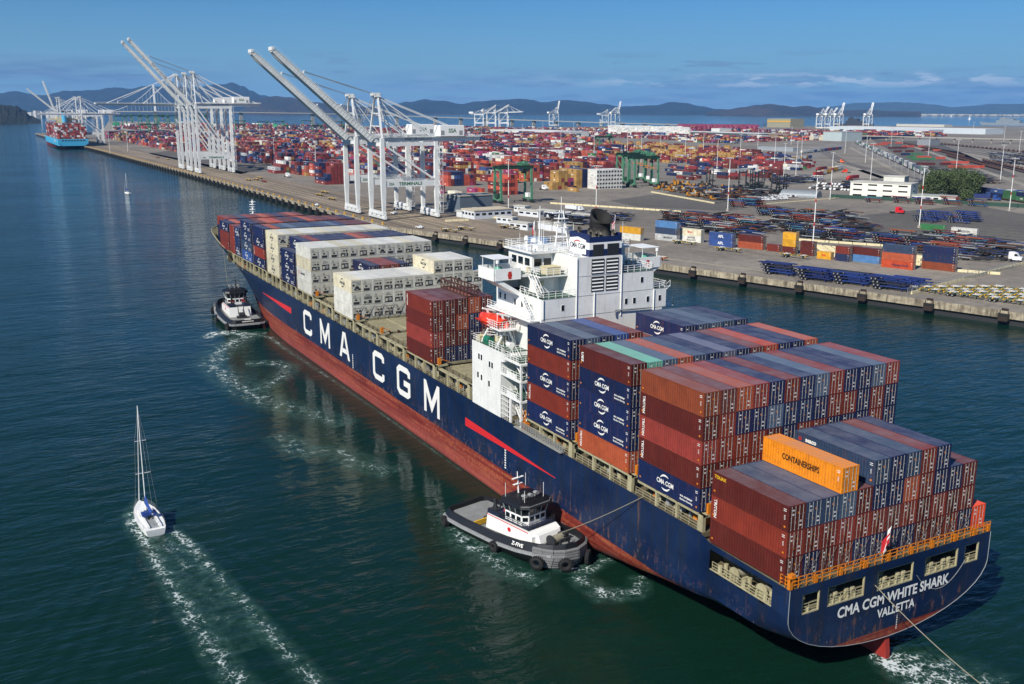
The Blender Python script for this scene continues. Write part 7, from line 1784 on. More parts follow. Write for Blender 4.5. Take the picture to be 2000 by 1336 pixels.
def field(poly, x0, x1, y0, y1, hmax=5, dens=0.92, rows=6, lane=13.0, colf=None, aisle=4, hmin=2, rz=0.0, ax=16):
    """rows of containers parallel to the straight quay; rows only inside the photo polygon"""
    global NST
    y = y0
    while y > y1:
        for j in range(rows):
            yy = y-j*2.72; x = x0; i = 0
            while x < x1:
                if i % (aisle+8) < aisle+6:
                    pc = P((x+6, yy, 4))
                    if inpoly(pc, poly):
                        n_ = mn.noise(Vector((x*0.02, yy*0.03, 1.7)))+0.35*mn.noise(Vector((x*0.07, yy*0.3, 7.7)))
                        if r8.random() < dens:
                            h_ = max(hmin, min(hmax, int(round((hmin+hmax)/2+n_*4.2+r8.uniform(-0.9, 0.9)))))
                            two = r8.random() < 0.18
                            for k_ in range(h_):
                                ch = colf(x, yy, k_) if colf else zonecol(x, yy)
                                if two:
                                    for q in (0, 6.15):
                                        ch = colf(x, yy, k_) if colf else zonecol(x, yy); col = jit(HX[ch]); sbox(x+q, yy, 4.03+k_*2.75, 6.0, 2.44, 2.7, rz, col, mark_for(ch), topcol(col)); NST += 1
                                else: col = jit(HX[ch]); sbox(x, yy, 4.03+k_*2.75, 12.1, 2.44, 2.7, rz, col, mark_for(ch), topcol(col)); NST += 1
                x += 12.8; i += 1
        y -= rows*2.72+lane
P1 = [(196, 276), (250, 284), (360, 302), (455, 316), (530, 326), (560, 334), (578, 341), (660, 350), (700, 352), (745, 345), (790, 352), (868, 352), (1000, 358), (1130, 348), (1205, 342), (1215, 300), (1100, 266), (960, 256), (820, 254), (640, 264), (420, 266), (200, 268)]
field(P1, 560, 2600, -172, -1300, hmax=5, dens=0.93)
# named front stacks
def cl(s_): return lambda i, j, k_: s_[k_ % len(s_)] if isinstance(s_, str) else s_[j % len(s_)][k_ % len(s_[j % len(s_)])]
g = G(635, 361); block(g.x, g.y-1, 2, 6, lambda i, j: [2, 3, 5, 6, 6, 6][j] if i == 0 else 6, cl(['rn', 'Rnn', 'RRrrr', 'RrRrRr', 'rrrrrr', 'rRrrRr']))
g = G(985, 381); block(g.x, g.y-1.3, 2, 4, lambda i, j: [4, 5, 5, 5][j], cl(['dOdO', 'OOdOO', 'dOdOd', 'OOOOO']))
g = G(876, 364); block(g.x, g.y-1, 2, 9, lambda i, j: 4 if j < 5 else 3, cl(['OOOr', 'rrwn', 'nnbn', 'nnbn', 'nnnn', 'OOOo', 'oOOr', 'PRn', 'rrr']))
g = G(1079, 371); block(g.x, g.y-1, 1, 7, lambda i, j: [2, 2, 5, 5, 5, 4, 3][j], cl(['yy', 'yy', 'Ryyyy', 'yyryy', 'ydyyy', 'nRPy', 'rnP']))
g = G(1126, 367); block(g.x, g.y-1, 2, 6, lambda i, j: 5, cl(['yyyyy', 'yyyyy', 'nnnnn', 'nnnnn', 'nbnnn', 'ynnny']))
g = G(1126, 375); block(g.x, g.y-1, 1, 1, lambda i, j: 1, cl('y'))
g = G(540, 339); block(g.x, g.y, 2, 6, lambda i, j: [2, 2, 3, 4, 4, 4][j], cl(['Rk', 'rk', 'rnr', 'RrRw', 'eyrn', 'rRww']))
g = G(866, 378); block(g.x, g.y, 1, 1, lambda i, j: 2, cl('Pd')); 
g = G(930, 384); block(g.x, g.y, 1, 3, lambda i, j: 1 if j == 1 else 2, cl(['OP', 'P', 'cO'])); block(g.x+14, g.y+8, 1, 2, lambda i, j: 1, cl('c'))
# white reefer block beside the gantry trio with dark cooling fans on the ends
g = G(1165, 370)
for j in range(9):
    for k_ in range(5):
        col = jit(HX['w'], 0.05); y_ = g.y-1-j*2.6; z_ = 4.03+k_*2.92
        sbox(g.x, y_, z_, 12.1, 2.44, 2.82, 0, col, (HX['t'], 0.35, 0.65, 0.45, 0.6) if k_ % 2 else None)
        o = len(SV); xx = g.x-0.03
        for (b, zz) in ((-0.8, 0.5), (0.7, 0.5), (0.9, 1.3), (0.4, 1.9), (-0.4, 1.9), (-0.9, 1.3)): SV.append((xx, y_-b, z_+zz))
        SF.append((o, o+1, o+2, o+3, o+4, o+5)); SCOL.append(hx('#1a1c1e'))
# reefer racks (dark racks with white boxes)
g = G(840, 312)
for j in range(26):
    for k_ in range(4):
        ch = r8.choice('wwcNt'); col = jit(HX[ch]); sbox(g.x+18, g.y+6-j*7.2, 4.03+k_*2.9, 12.1, 2.44, 2.75, 0, col, None)
        if j % 2: sbox(g.x+18, g.y+3-j*7.2, 4.03+k_*2.9, 0.3, 2.6, 2.9, 0, hx('#4a4a48'))
# right hand yard
P2 = [(1300, 345), (1330, 352), (1490, 350), (1560, 342), (1590, 320), (1500, 300), (1400, 296), (1330, 300)]
field(P2, 500, 1100, -380, -1000, hmax=2, dens=0.42, rows=2, lane=13, hmin=1)
P3 = [(1300, 318), (1430, 318), (1470, 304), (1400, 290), (1240, 282), (1120, 280), (1060, 275), (960, 262), (900, 262), (1010, 290), (1100, 300)]
field(P3, 600, 2600, -400, -1900, hmax=3, dens=0.7, rows=2, lane=30, hmin=1, colf=lambda x, y, k_: r8.choice('yyyyydrRr') if mn.noise(Vector((x*0.006, y*0.02, 2))) > -0.15 else r8.choice(W1))
P4 = [(1180, 268), (1400, 280), (1600, 274), (1560, 258), (1300, 253), (1180, 254), (1020, 252), (1000, 258)]
field(P4, 900, 3200, -900, -2600, hmax=3, dens=0.5, rows=3, lane=36, hmin=1)
P5 = [(1325, 250), (1480, 251), (1480, 256), (1325, 256)]
field(P5, 1500, 3200, -1500, -3000, hmax=5, dens=0.95, rows=4, lane=10, hmin=4, colf=lambda x, y, k_: r8.choice('PPPRp'))
P6 = [(1190, 253), (1345, 256), (1345, 266), (1190, 262)]
field(P6, 1300, 3200, -1200, -2600, hmax=5, dens=0.9, rows=4, lane=8, hmin=3, colf=lambda x, y, k_: 'w' if r8.random() < 0.9 else 'c')
P7 = [(1510, 257), (1820, 259), (1850, 267), (1640, 268), (1510, 263)]
field(P7, 900, 3200, -1400, -3200, hmax=3, dens=0.6, rows=4, lane=16, hmin=1)
P8 = [(215, 254), (700, 254), (700, 247), (560, 247), (430, 246), (260, 244)]
field(P8, 2300, 4300, -300, -2200, hmax=4, dens=0.45, rows=4, lane=40, hmin=1)
# rail yard: two container trains and scattered orange boxes
def train(p0, p1, cols, h_=2, wcol='#4a2c20'):
    a, b = G(*p0), G(*p1); d = (b-a); L = d.length; d.normalize(); rz = math.atan2(d.y, d.x); s_ = 0
    while s_ < L-13:
        p = a+d*s_; sbox(p.x, p.y, 4.6, 13.6, 2.6, 0.5, rz, hx(wcol))
        for k_ in range(h_):
            if cols and r8.random() < 0.93: ch = r8.choice(cols); col = jit(HX[ch]); sbox(p.x+d.x*0.6, p.y+d.y*0.6, 5.15+k_*2.75, 12.2, 2.44, 2.7, rz, col, mark_for(ch), topcol(col))
        s_ += 14.4
train((1846, 362), (1672, 281), 'wwTNekTwlw'); train((1842, 355), (1700, 292), 'eewTNk', 1)
train((2010, 398), (1875, 378), 'bbneb'); train((1655, 275), (1790, 268), 'nNNn'); train((2010, 340), (1850, 300), '', 1)
for (u, v, n_, cs) in ((1772, 289, 5, 'OOO'), (1800, 297, 6, 'Ood'), (1735, 292, 4, 'ddr'), (1745, 299, 3, 'ddd'), (1772, 311, 2, 'eeO'), (1780, 315, 3, 'OOe'), (1800, 313, 3, 'OO'), (1842, 322, 3, 'OOO'), (1868, 331, 3, 'OO'), (1700, 285, 5, 'OoO'), (1805, 325, 3, 'dd'), (1730, 282, 6, 'OrO'), (1760, 305, 3, 'een')):
    g = G(u, v)
    for i in range(min(n_, 2)):
        q = g+Vector((-9, -30, 0)).normalized()*(i*19); ch = r8.choice(cs); col = jit(HX[ch]); sbox(q.x, q.y, 5.2, 12.2, 2.44, 2.7, math.atan2(-30, -9), col, mark_for(ch), topcol(col))
        q2 = q+Vector((7, 3, 0)); 
        if r8.random() < 0.5: sbox(q2.x, q2.y, 5.2, 12.2, 2.44, 2.7, math.atan2(-30, -9), col, None, topcol(col))
# deck cargo of the far blue ship
FX0, FX1, FY = 1662, 1960, -66.0
for i, x in enumerate(range(FX0, FX1, 14)):
    hh = 9 if i > 1 else 8
    if 120 < x-FX0 < 150: continue
    nr = 17 if x < 1900 else 13
    for j in range(nr):
        y = FY+(j-(nr-1)/2)*2.5
        for k_ in range(hh+r8.choice((0, 0, 0, -1, -1))):
            if not (i == 0 or j in (nr-1, nr-2) or k_ >= hh-3): continue
            ch = r8.choice('rrRRodkkTwOOd'); col = jit(HX[ch]); sbox(x, y, 16+k_*2.6, 12.3, 2.42, 2.52, 0, col, None, topcol(col))
me = bpy.data.meshes.new('yard_containers'); me.from_pydata(SV, [], SF)
ca_ = me.color_attributes.new('Col', 'FLOAT_COLOR', 'CORNER'); arr = []
for f, c in zip(SF, SCOL): arr.extend(list(c)*len(f))
ca_.data.foreach_set('color', arr); me.materials.append(stuff_mat())
o = obj('yard_containers', me); tag(o, 'mass of many coloured containers stacked all over the yard, on trains and on the far blue ship', 'containers', kind='stuff')
print('yard boxes', len(SF)//5, 'chassis', NCH)

# ---------------------------------------------------------------- buildings
def bld(name, u, v, L, W, H, rz, label, cat='building', wall='#c9c8c2', roof='#b5b2a8', windows=None, z=4.0, gable=False, extra=None):
    g = G(u, v); t = empty(name, (g.x, g.y, z), rz, label, cat)
    wm = MB(); wm.box(0, L, 0, W, 0, H); wm.build('wall', paint('wall_'+wall[1:], wall, 0.75, 0.15, 0.15), t)
    rm = MB()
    if gable: rm.prism([(-0.4, H), (W/2, H+W*0.12), (W+0.4, H)], 'x', -0.3, L+0.3)
    else: rm.box(-0.3, L+0.3, -0.3, W+0.3, H, H+0.5)
    rm.build('roof', paint('roof_'+roof[1:], roof, 0.8, 0.15, 0.1), t)
    if windows:
        nfl, nw = windows; 
        for k_ in range(nfl):
            z0 = H*(k_+0.45)/nfl
            for i in range(nw):
                x = L*(i+0.5)/nw; w_ = L/nw*0.3; q = MB(); q.box(x-w_, x+w_, W-0.02, W+0.06, z0, z0+H/nfl*0.28); q.build('window', M_glass, t)
            for i in range(max(1, int(nw*W/L))):
                y = W*(i+0.5)/max(1, int(nw*W/L)); q = MB(); q.box(-0.06, 0.02, y-1.2, y+1.2, z0, z0+H/nfl*0.28); q.build('window', M_glass, t)
    return t
A2 = QA+math.pi      # local +x to the left along the angled quay, +y towards the water
bld('office_building', 1790, 389, 40, 15, 10.5, A2+R(8), 'white three storey office building in front of the green trees', wall='#dad8cc', windows=(3, 4))
bld('upper_storey', 1772, 383, 14, 10, 13.5, A2+R(8), 'raised white stair block on top of the three storey office', wall='#cfcdc2')
bld('site_cabin', 1840, 393, 30, 6, 3.4, A2+R(8), 'long low white cabin beside the office building', roof='#8f9a90', windows=(1, 6)); bld('storage_tent', 1873, 394, 24, 9, 3.4, A2+R(8), 'low grey tent roof under the trees', roof='#8a8a88', gable=True)
bld('repair_shop', 962, 411, 16, 22, 9, R(4), 'tall grey repair shop beside the crane pair', wall='#5b6670', roof='#aaa596'); bld('repair_shop', 1000, 424, 14, 24, 4.4, R(4), 'low white annex with cream roof before the grey repair shop', wall='#c2c6ca', roof='#b7ab93', windows=(1, 4))
for i, (u, v, L, lb) in enumerate(((1012, 437, 12, 'white site cabin nearest the quay beside the mast'), (1042, 449, 13, 'plain white trailer box right of the site cabin'), (1035, 414, 9, 'small white cabin behind the repair shop annex'), (1062, 424, 16, 'white workshop container with open front'), (1095, 424, 14, 'white tent roofed cabin in the middle of the cabins'), (1076, 447, 5, 'first small white shed in the row of four near the quay'), (1089, 450, 5, 'second small white shed in the row of four near the quay'), (1100, 451, 5, 'third small white shed in the row of four near the quay'), (1118, 455, 7, 'largest white shed at the end of the row of four'), (1165, 432, 14, 'grey white trailer behind the ship mast'), (905+10, 436-12, 6, 'small white hut at the foot of the landside crane legs'))):
    bld('site_cabin', u, v, L, 4.2, 3.2, A2 if u > 1005 else R(4), lb, wall='#c6c9cc', windows=(1, 3) if L > 8 else None)
hg = MB(); g = G(1600, 386); n = 12
hg.add([(x, 5*math.cos(math.pi*i/n), 4.5*math.sin(math.pi*i/n)) for x in (0, 26) for i in range(n+1)], [(i, i+1, n+2+i, n+1+i) for i in range(n)]+[tuple(range(n+1)), tuple(range(n+1, 2*n+2))[::-1]])
o = hg.build('arched_hut', paint('hut_metal', '#8d9396', 0.4, 0.2, 0.5, metal=0.3), loc=(g.x, g.y, 4), rz=A2+R(8)); tag(o, 'grey metal hut with rounded roof behind the parked white cars', 'hut')
for (u, v, L, W, H, lb, wl, rf) in ((1150, 270, 260, 90, 14, 'huge flat white warehouse beyond the container yard', '#c6c6c0', '#cfd0cc'), (1000, 277, 120, 40, 10, 'smaller white shed left of the huge white warehouse', '#c2c2bb', '#c8c8c2'), (1520, 269, 330, 60, 9, 'long dark shed with a white roof in the far yard', '#4a4d50', '#c9c9c4'), (1428, 262, 30, 40, 14, 'white block at the end of the long dark shed', '#cfcfca', '#cfcfca'), (1683, 275, 46, 60, 17, 'plain pale grey block beside the rail sidings', '#a4b0b0', '#9aa4a4'), (1570, 249, 110, 70, 30, 'big beige hangar with a yellow stripe by the bay', '#8f8a72', '#a3a08c'), (1570, 270, 70, 50, 8, 'brown low warehouse near the rail yard', '#7d6a5c', '#8d8476'), (1645, 274, 60, 40, 7, 'cream roofed depot beside the rail yard', '#bcb29a', '#c9c2ae'), (1960, 262, 500, 80, 13, 'very long white roofed warehouse by the grey navy ship', '#b8c0c4', '#d4d6d6'), (1842, 262, 160, 60, 11, 'white warehouse left of the very long one', '#b8c0c4', '#cdd0d0'), (1835, 284, 26, 26, 10, 'grey square shed among the far sidings', '#83868a', '#7a7d80'), (1755, 252, 190, 60, 8, 'tan pier shed at the edge of the bay', '#8c8272', '#a0927c'), (1860, 248, 210, 50, 8, 'long white pier shed at the edge of the bay', '#b9b6aa', '#c8c6bc'), (1560, 296, 70, 12, 5, 'pale grey open shed near the rail curve', '#8b9196', '#9aa0a4'), (1500, 272, 40, 20, 8, 'white transit shed in the far yard', '#c9c9c5', '#d0d0cc')):
    bld('warehouse', u, v, L, W, H, A2-R(12), lb, wall=wl, roof=rf)
# yellow band of the hangar
g = G(1573, 249); yb = MB(); yb.box(-0.3, 110.3, 70.0, 70.6, 19, 23); yb.build('yellow_band', M_yel, None, loc=(g.x, g.y, 4), rz=A2-R(12)); bpy.data.objects['yellow_band'].parent = [o_ for o_ in bpy.data.objects if o_.get('label') == 'big beige hangar with a yellow stripe by the bay'][0]
bpy.data.objects['yellow_band'].location = (0, 0, 0); bpy.data.objects['yellow_band'].rotation_euler = (0, 0, 0)
# misc small white buildings near the distant island and the inlet terminal
rb = random.Random(8)
for i in range(16):
    u = 56+i*8.5; g = G(u, 229.0+rb.uniform(-1, 1)); t = empty('distant_block', (g.x, g.y, 20 if i < 11 else 6), R(rb.uniform(0, 60)), 'pale distant apartment block on the shore behind the far cranes', 'building', 'pale blocks on the far shore')
    q = MB(); q.box(-28, 28, -15, 15, -22, 14+rb.uniform(0, 26)); q.build('wall', paint('far_wall', '#b3b2ac', 0.8, 0.1, 0.01), t)
for i in range(22):
    u = rb.uniform(222, 560); g = G(u, rb.uniform(242, 251)); t = empty('distant_shed', (g.x, g.y, 4), R(rb.uniform(-20, 20)), 'low pale shed in the distant terminal across the inlet', 'shed', 'sheds of the distant terminal')
    q = MB(); q.box(-30, 30, -10, 10, 0, rb.uniform(6, 12)); q.build('wall', paint('shed_'+('a', 'b', 'c')[i % 3], ('#c4c6c4', '#2f8a5c', '#b23a34')[i % 3] if i % 4 else '#d0d0cc', 0.8, 0.1, 0.05), t)

# ---------------------------------------------------------------- barriers and fences
def barrier(p0, p1, m_, label, h_=1.0, seg=3.6, w_=0.6, name='concrete_barrier', gap=0.25):
    a, b = G(*p0), G(*p1); d = b-a; L = d.length; d.normalize(); mb = MB(); s_ = 0; nn = Vector((-d.y, d.x, 0))*w_/2
    while s_ < L:
        c0 = a+d*s_; c1 = a+d*min(L, s_+seg-gap); z0 = Vector((0, 0, 0.03)); z1 = Vector((0, 0, h_))
        mb.add([tuple(c0-nn+z0), tuple(c1-nn+z0), tuple(c1+nn+z0), tuple(c0+nn+z0), tuple(c0-nn*0.5+z1), tuple(c1-nn*0.5+z1), tuple(c1+nn*0.5+z1), tuple(c0+nn*0.5+z1)], [(0,3,2,1),(4,5,6,7),(0,1,5,4),(1,2,6,5),(2,3,7,6),(3,0,4,7)]); s_ += seg
    return tag(mb.build(name, m_), label, 'barrier')
barrier((900, 417), (1005, 432), M_cream, 'cream barrier row before the repair shop annex'); barrier((870, 433), (915, 431), M_cream, 'short double row of cream barriers on the quay right of the cranes', w_=1.2)
barrier((1075, 398), (1260, 410), M_cream, 'cream barrier row across the yard behind the white cabins', seg=6); barrier((1260, 410), (1330, 415), M_cream, 'end of the cream barrier row by the chassis stacks')
barrier((1272, 376), (1395, 398), M_cream, 'white and yellow barrier row below the yellow yard tractors'); barrier((1395, 398), (1480, 384), M_conc, 'grey kerb barrier at the corner of the tractor lot')
barrier((1560, 470), (1790, 486), M_cream, 'cream barrier row behind the quayside containers', seg=6); barrier((1790, 486), (1985, 492), M_cream, 'cream and yellow barrier row at the front of the chassis lot', seg=6); barrier((1985, 492), (2060, 470), M_cream, 'barrier row at the right corner of the chassis lot', seg=6)
barrier((1870, 531), (1955, 537), M_cream, 'low cream barrier beside the rightmost container stack'); barrier((1780, 575), (1935, 533), M_cream, 'sloping cream barrier along the wire fence'); barrier((1935, 533), (2040, 505), M_cream, 'upper end of the sloping cream barrier'); barrier((1480, 400), (1660, 385), M_cream, 'faint cream barrier beside the parked white cars', h_=0.5)
# stored barriers in rows
rows = 0
for i in range(9):
    a = G(1592+i*3, 482+i*2.2); 
    mb = MB(); s_ = 0; L = 46 - (i % 3)*6
    while s_ < L:
        p = dx_*s_; mb.M = Matrix.Translation(a+p) @ Matrix.Rotation(QA, 4, 'Z'); mb.prism([(-0.6, 0), (0.6, 0), (0.3, 1.1), (-0.3, 1.1)], 'x', 0, 3.5); s_ += 4.0
    o = mb.build('concrete_barrier', M_cream); tag(o, 'row of cream concrete barriers stored behind the quayside containers', 'barrier', 'rows of stored cream barriers')
fz = barrier((1620, 386), (2060, 409), paint('fence_green', '#1d3f33', 0.7, 0.2, 0.5), 'dark green screen fence behind the chassis lot', h_=2.4, seg=8, w_=0.2, name='screen_fence', gap=0.05)
wf = MB(); a, b = G(1772, 576), G(1990, 520); d = (b-a); L = d.length; d.normalize()
n = int(L/3)
for i in range(n+1): p = a+d*(i*3); wf.bar(p, p+Vector((0, 0, 2.4)), 0.08)
for z in (0.3, 0.9, 1.5, 2.1, 2.4): wf.bar(a+Vector((0, 0, z)), b+Vector((0, 0, z)), 0.035)
for i in range(int(L/0.5)): p = a+d*(i*0.5); wf.bar(p, p+Vector((0, 0, 2.4)), 0.02)
tag(wf.build('wire_fence', M_grey), 'grey wire fence around the yard cart lot at the right', 'fence')

# ---------------------------------------------------------------- vehicles
def car_mesh(pick=False):
    mb = MB(); b = [(-2.3, 0.35), (2.3, 0.35), (2.35, 0.8), (1.2, 0.95), (0.7, 1.45), (-1.4 if not pick else -0.4, 1.48), (-2.2 if not pick else -0.7, 1.0), (-2.35, 0.9)]
    mb.prism(b, 'y', -0.88, 0.88, 0)
    g = [(1.12, 0.98), (0.66, 1.42), (-1.35 if not pick else -0.38, 1.44), (-2.05 if not pick else -0.62, 1.0)]
    mb.prism(g, 'y', -0.90, 0.90, 1)
    for x in (-1.4, 1.45):
        for y in (-0.85, 0.85): mb.cyl((x, y-0.1, 0.35), (x, y+0.1, 0.35), 0.35, n=8, mi=2)
    return mb.mesh('parked_car', [paint('car_paint', 'object', 0.3, 0.05, 1.0), M_glass, M_tyre])
CAR = car_mesh(); PICK = car_mesh(True)
cc = ['#d4d4d2', '#cfcfce', '#d8d8d8', '#c9c9c7', '#8f9294', '#26282c', '#d6d6d4']
def cars(p0, p1, n, group, label, jitter=0.4, face=None):
    a, b = G(*p0), G(*p1); d = (b-a).normalized(); f = math.atan2(d.y, d.x)+math.pi/2 if face is None else face
    for i in range(n):
        p = a.lerp(b, (i+rq.uniform(-.2, .2))/n); o = obj('parked_car', rq.choice((CAR, PICK, CAR)), loc=(p.x, p.y, 4.04), rz=f+R(rq.uniform(-3, 3)), color=hx(rq.choice(cc))); tag(o, label, 'car', group)
for i, (p0, p1, n, w_) in enumerate((((1462, 394), (1540, 389), 13, 'nearest'), ((1480, 389), (1580, 383), 17, 'second'), ((1500, 384), (1600, 379), 17, 'third'), ((1520, 380), (1590, 376), 11, 'fourth'))):
    cars(p0, p1, n, 'white cars parked in the %s row by the arched hut' % w_, 'white car parked in the %s row of the lot by the arched hut' % w_)
for i, (p0, p1, n, w_) in enumerate((((1585, 369), (1700, 375), 17, 'nearest'), ((1590, 364), (1700, 369), 16, 'second'), ((1600, 360), (1690, 364), 13, 'farthest'))):
    cars(p0, p1, n, 'white cars parked in the %s row left of the office' % w_, 'white car parked in the %s row of the lot left of the office' % w_)
for (u, v, lb) in ((820, 446, 'white pickup alone on the quay beyond the white containers'), (618, 402, 'white van beside yellow bollards on the wharf edge'), (770, 418, 'white pickup between the legs of the far quay crane'), (776, 410, 'second white pickup beside the landside crane legs')):
    g = G(u, v); o = obj('parked_car', PICK, loc=(g.x, g.y, 4.04), rz=R(20), color=hx('#d8d8d6')); tag(o, lb, 'car')
def truck(u, v, rz, col, label, trailer=None, sc_=1.0):
    g = G(u, v); t = empty('lorry', (g.x, g.y, 4.04), rz, label, 'lorry')
    M_ = paint('truck_'+col[1:], col, 0.35, 0.06, 0.8)
    cb_ = MB(); cb_.prism([(0.4, 0.8), (5.2, 0.8), (5.3, 1.9), (3.9, 2.2), (3.3, 3.4), (1.8, 3.9), (0.4, 3.8)], 'y', -1.2, 1.2); cb_.build('cab', M_, t)
    gl = MB(); gl.prism([(3.86, 2.28), (3.34, 3.25), (2.5, 3.2), (2.5, 2.3)], 'y', -1.22, 1.22); gl.build('windscreen', M_glass, t)
    ch_ = MB(); ch_.box(-3.2, 1.0, -0.5, 0.5, 0.7, 1.0)
    ch_.build('frame', M_dark, t)
    for x in (4.3, -0.8, -2.2):
        w_ = MB()
        for y in (-1.0, 1.0): w_.cyl((x, y-0.2, 0.5), (x, y+0.2, 0.5), 0.5, n=10)
        w_.build('wheel', M_tyre, t)
    if trailer:
        tr = MB(); tr.box(-13.5, -1.0, -1.22, 1.22, 1.3, 4.0); tr.build('box_trailer', paint('trailer_'+trailer[1:], trailer, 0.5, 0.1, 0.4), t)
    t.scale = (sc_,)*3; return t
truck(1968, 510, R(200)+0.0, '#d8d8d6', 'white long nosed lorry cab near the right edge of the quay'); truck(1748, 417, A2+math.pi+R(6), '#c21a22', 'bright red lorry tractor pulling empty chassis in the open lot')
truck(1938, 392, A2+math.pi+R(8), '#22407e', 'blue lorry behind the green fence at the far right', '#1b2c5c'); truck(1060, 371, R(185), '#d8d8d6', 'white lorry cab beside the green gantry by the orange stack'); truck(925, 418, R(180), '#d4d4d2', 'white lorry cab parked at the grey repair shop'); truck(1130, 413, R(190), '#cfd3d6', 'white box lorry parked among the white cabins', '#cfd3d6', 0.8)
truck(560, 346, R(190), '#d8d8d6', 'white lorry cab at the foot of the stack with green container')
for i, (u, v, c, tc_) in enumerate(((1655, 338, '#c8401c', None), (1660, 352, '#b02424', '#8f2024'), (1680, 362, '#c0242a', '#a3222a'), (1640, 318, '#d06030', None), (1500, 322, '#d8d8d6', '#d8d8d6'), (1470, 330, '#a8202a', '#8f2024'), (1520, 328, '#2a4a8a', '#d0d0cc'), (1375, 316, '#22407e', '#d8d8d6'), (1600, 334, '#7a2a22', '#7a2a22'))):
    truck(u, v, R(rq.uniform(0, 360)), c, ['orange lorry on the access road, nearest the white sign', 'dark red lorry queuing on the access road', 'red lorry nearest the office on the access road', 'orange white lorry far up the access road', 'white lorry by the white gate house', 'red lorry left of the white gate house', 'blue cab lorry with pale trailer near the gate', 'blue cab lorry with white trailer near the yellow rows', 'brown lorry by the pole row at the gate'][i], tc_)
# yellow yard tractors and black top loaders
yt = MB(); yt.box(-2.4, 2.4, -1.2, 1.2, 0.5, 1.2, 0); yt.box(0.7, 2.3, -0.4, 1.2, 1.2, 2.9, 0); yt.box(2.2, 2.33, -0.3, 1.1, 1.8, 2.6, 1)
for x in (-1.6, 1.6):
    for y in (-1.1, 1.1): yt.cyl((x, y-0.2, 0.5), (x, y+0.2, 0.5), 0.5, n=8, mi=2)
YT = yt.mesh('yard_tractor', [paint('tractor_paint', 'object', 0.5, 0.2, 1.0), M_glass, M_tyre])
zy = [(1272, 372), (1280, 362), (1330, 356), (1445, 372), (1470, 384), (1400, 392)]; n = 0
for i in range(2000):
    u, v = rq.uniform(1270, 1472), rq.uniform(355, 394)
    if not inpoly((u, v), zy): continue
    g = G(u, v); k1, k2 = round(g.x/6.0), round(g.y/4.2)
    key = (k1, k2)
    if key in DETAIL: continue
    DETAIL[key] = 1; o = obj('yard_tractor', YT, loc=(k1*6.0, k2*4.2, 4.04), rz=R(rq.choice((200, 205, 20))), color=hx(rq.choice(('#a06c16', '#8c5e14', '#a87416', '#9a978c', '#5a3c18', '#2a2622')))); tag(o, 'yellow yard tractor packed in the tractor lot below the black loaders', 'yard tractor', 'yellow yard tractors packed in their lot'); n += 1
    if n >= 95: break
def loader(u, v, label, body='#1f2a24'):
    g = G(u, v); t = empty('top_loader', (g.x, g.y, 4.04), R(rq.uniform(150, 230)), label, 'top loader', 'black masted top loaders')
    m1 = MB(); m1.box(-3.5, 2.5, -1.8, 1.8, 0.8, 2.4); m1.box(-1.5, 0.5, -1, 1, 2.4, 4.2); m1.build('chassis', paint('loader_body', body, 0.5, 0.2, 0.5), t)
    m2 = MB()
    for y in (-1.3, 1.3): m2.box(2.6, 3.3, y-0.25, y+0.25, 0.6, 14.5)
    for z in (3, 7, 11, 14.3): m2.box(2.7, 3.2, -1.1, 1.1, z-0.25, z+0.25)
    m2.box(3.3, 3.8, -3.0, 3.0, 5.5, 6.3); m2.build('lift_mast', M_dark, t)
    for x, r_ in ((-2.5, 0.7), (1.6, 0.95)):
        for y in (-1.7, 1.7): m3 = MB(); m3.cyl((x, y-0.4, r_), (x, y+0.4, r_), r_, n=10); m3.build('wheel', M_tyre, t)
for i, (u, v) in enumerate(((1372, 364), (1385, 368), (1434, 372), (1448, 372), (1460, 368), (1472, 374), (1482, 372), (1484, 366), (1512, 382), (1526, 380), (1465, 376), (1498, 374))):
    loader(u, v, ['leftmost black top loader', 'second black top loader from the left', 'third black top loader from the left', 'fourth black top loader from the left', 'tallest black top loader at the back of the group', 'black top loader in the middle of the group, front', 'black top loader right of the middle of the group', 'black top loader right of the middle, rear', 'black and green loader at the right end of the group', 'rightmost black and green loader of the group', 'black top loader standing in front of the tallest', 'black top loader between middle and right end'][i]+' behind the yellow tractors', '#1f5a34' if i in (8, 9) else '#1f2a24')

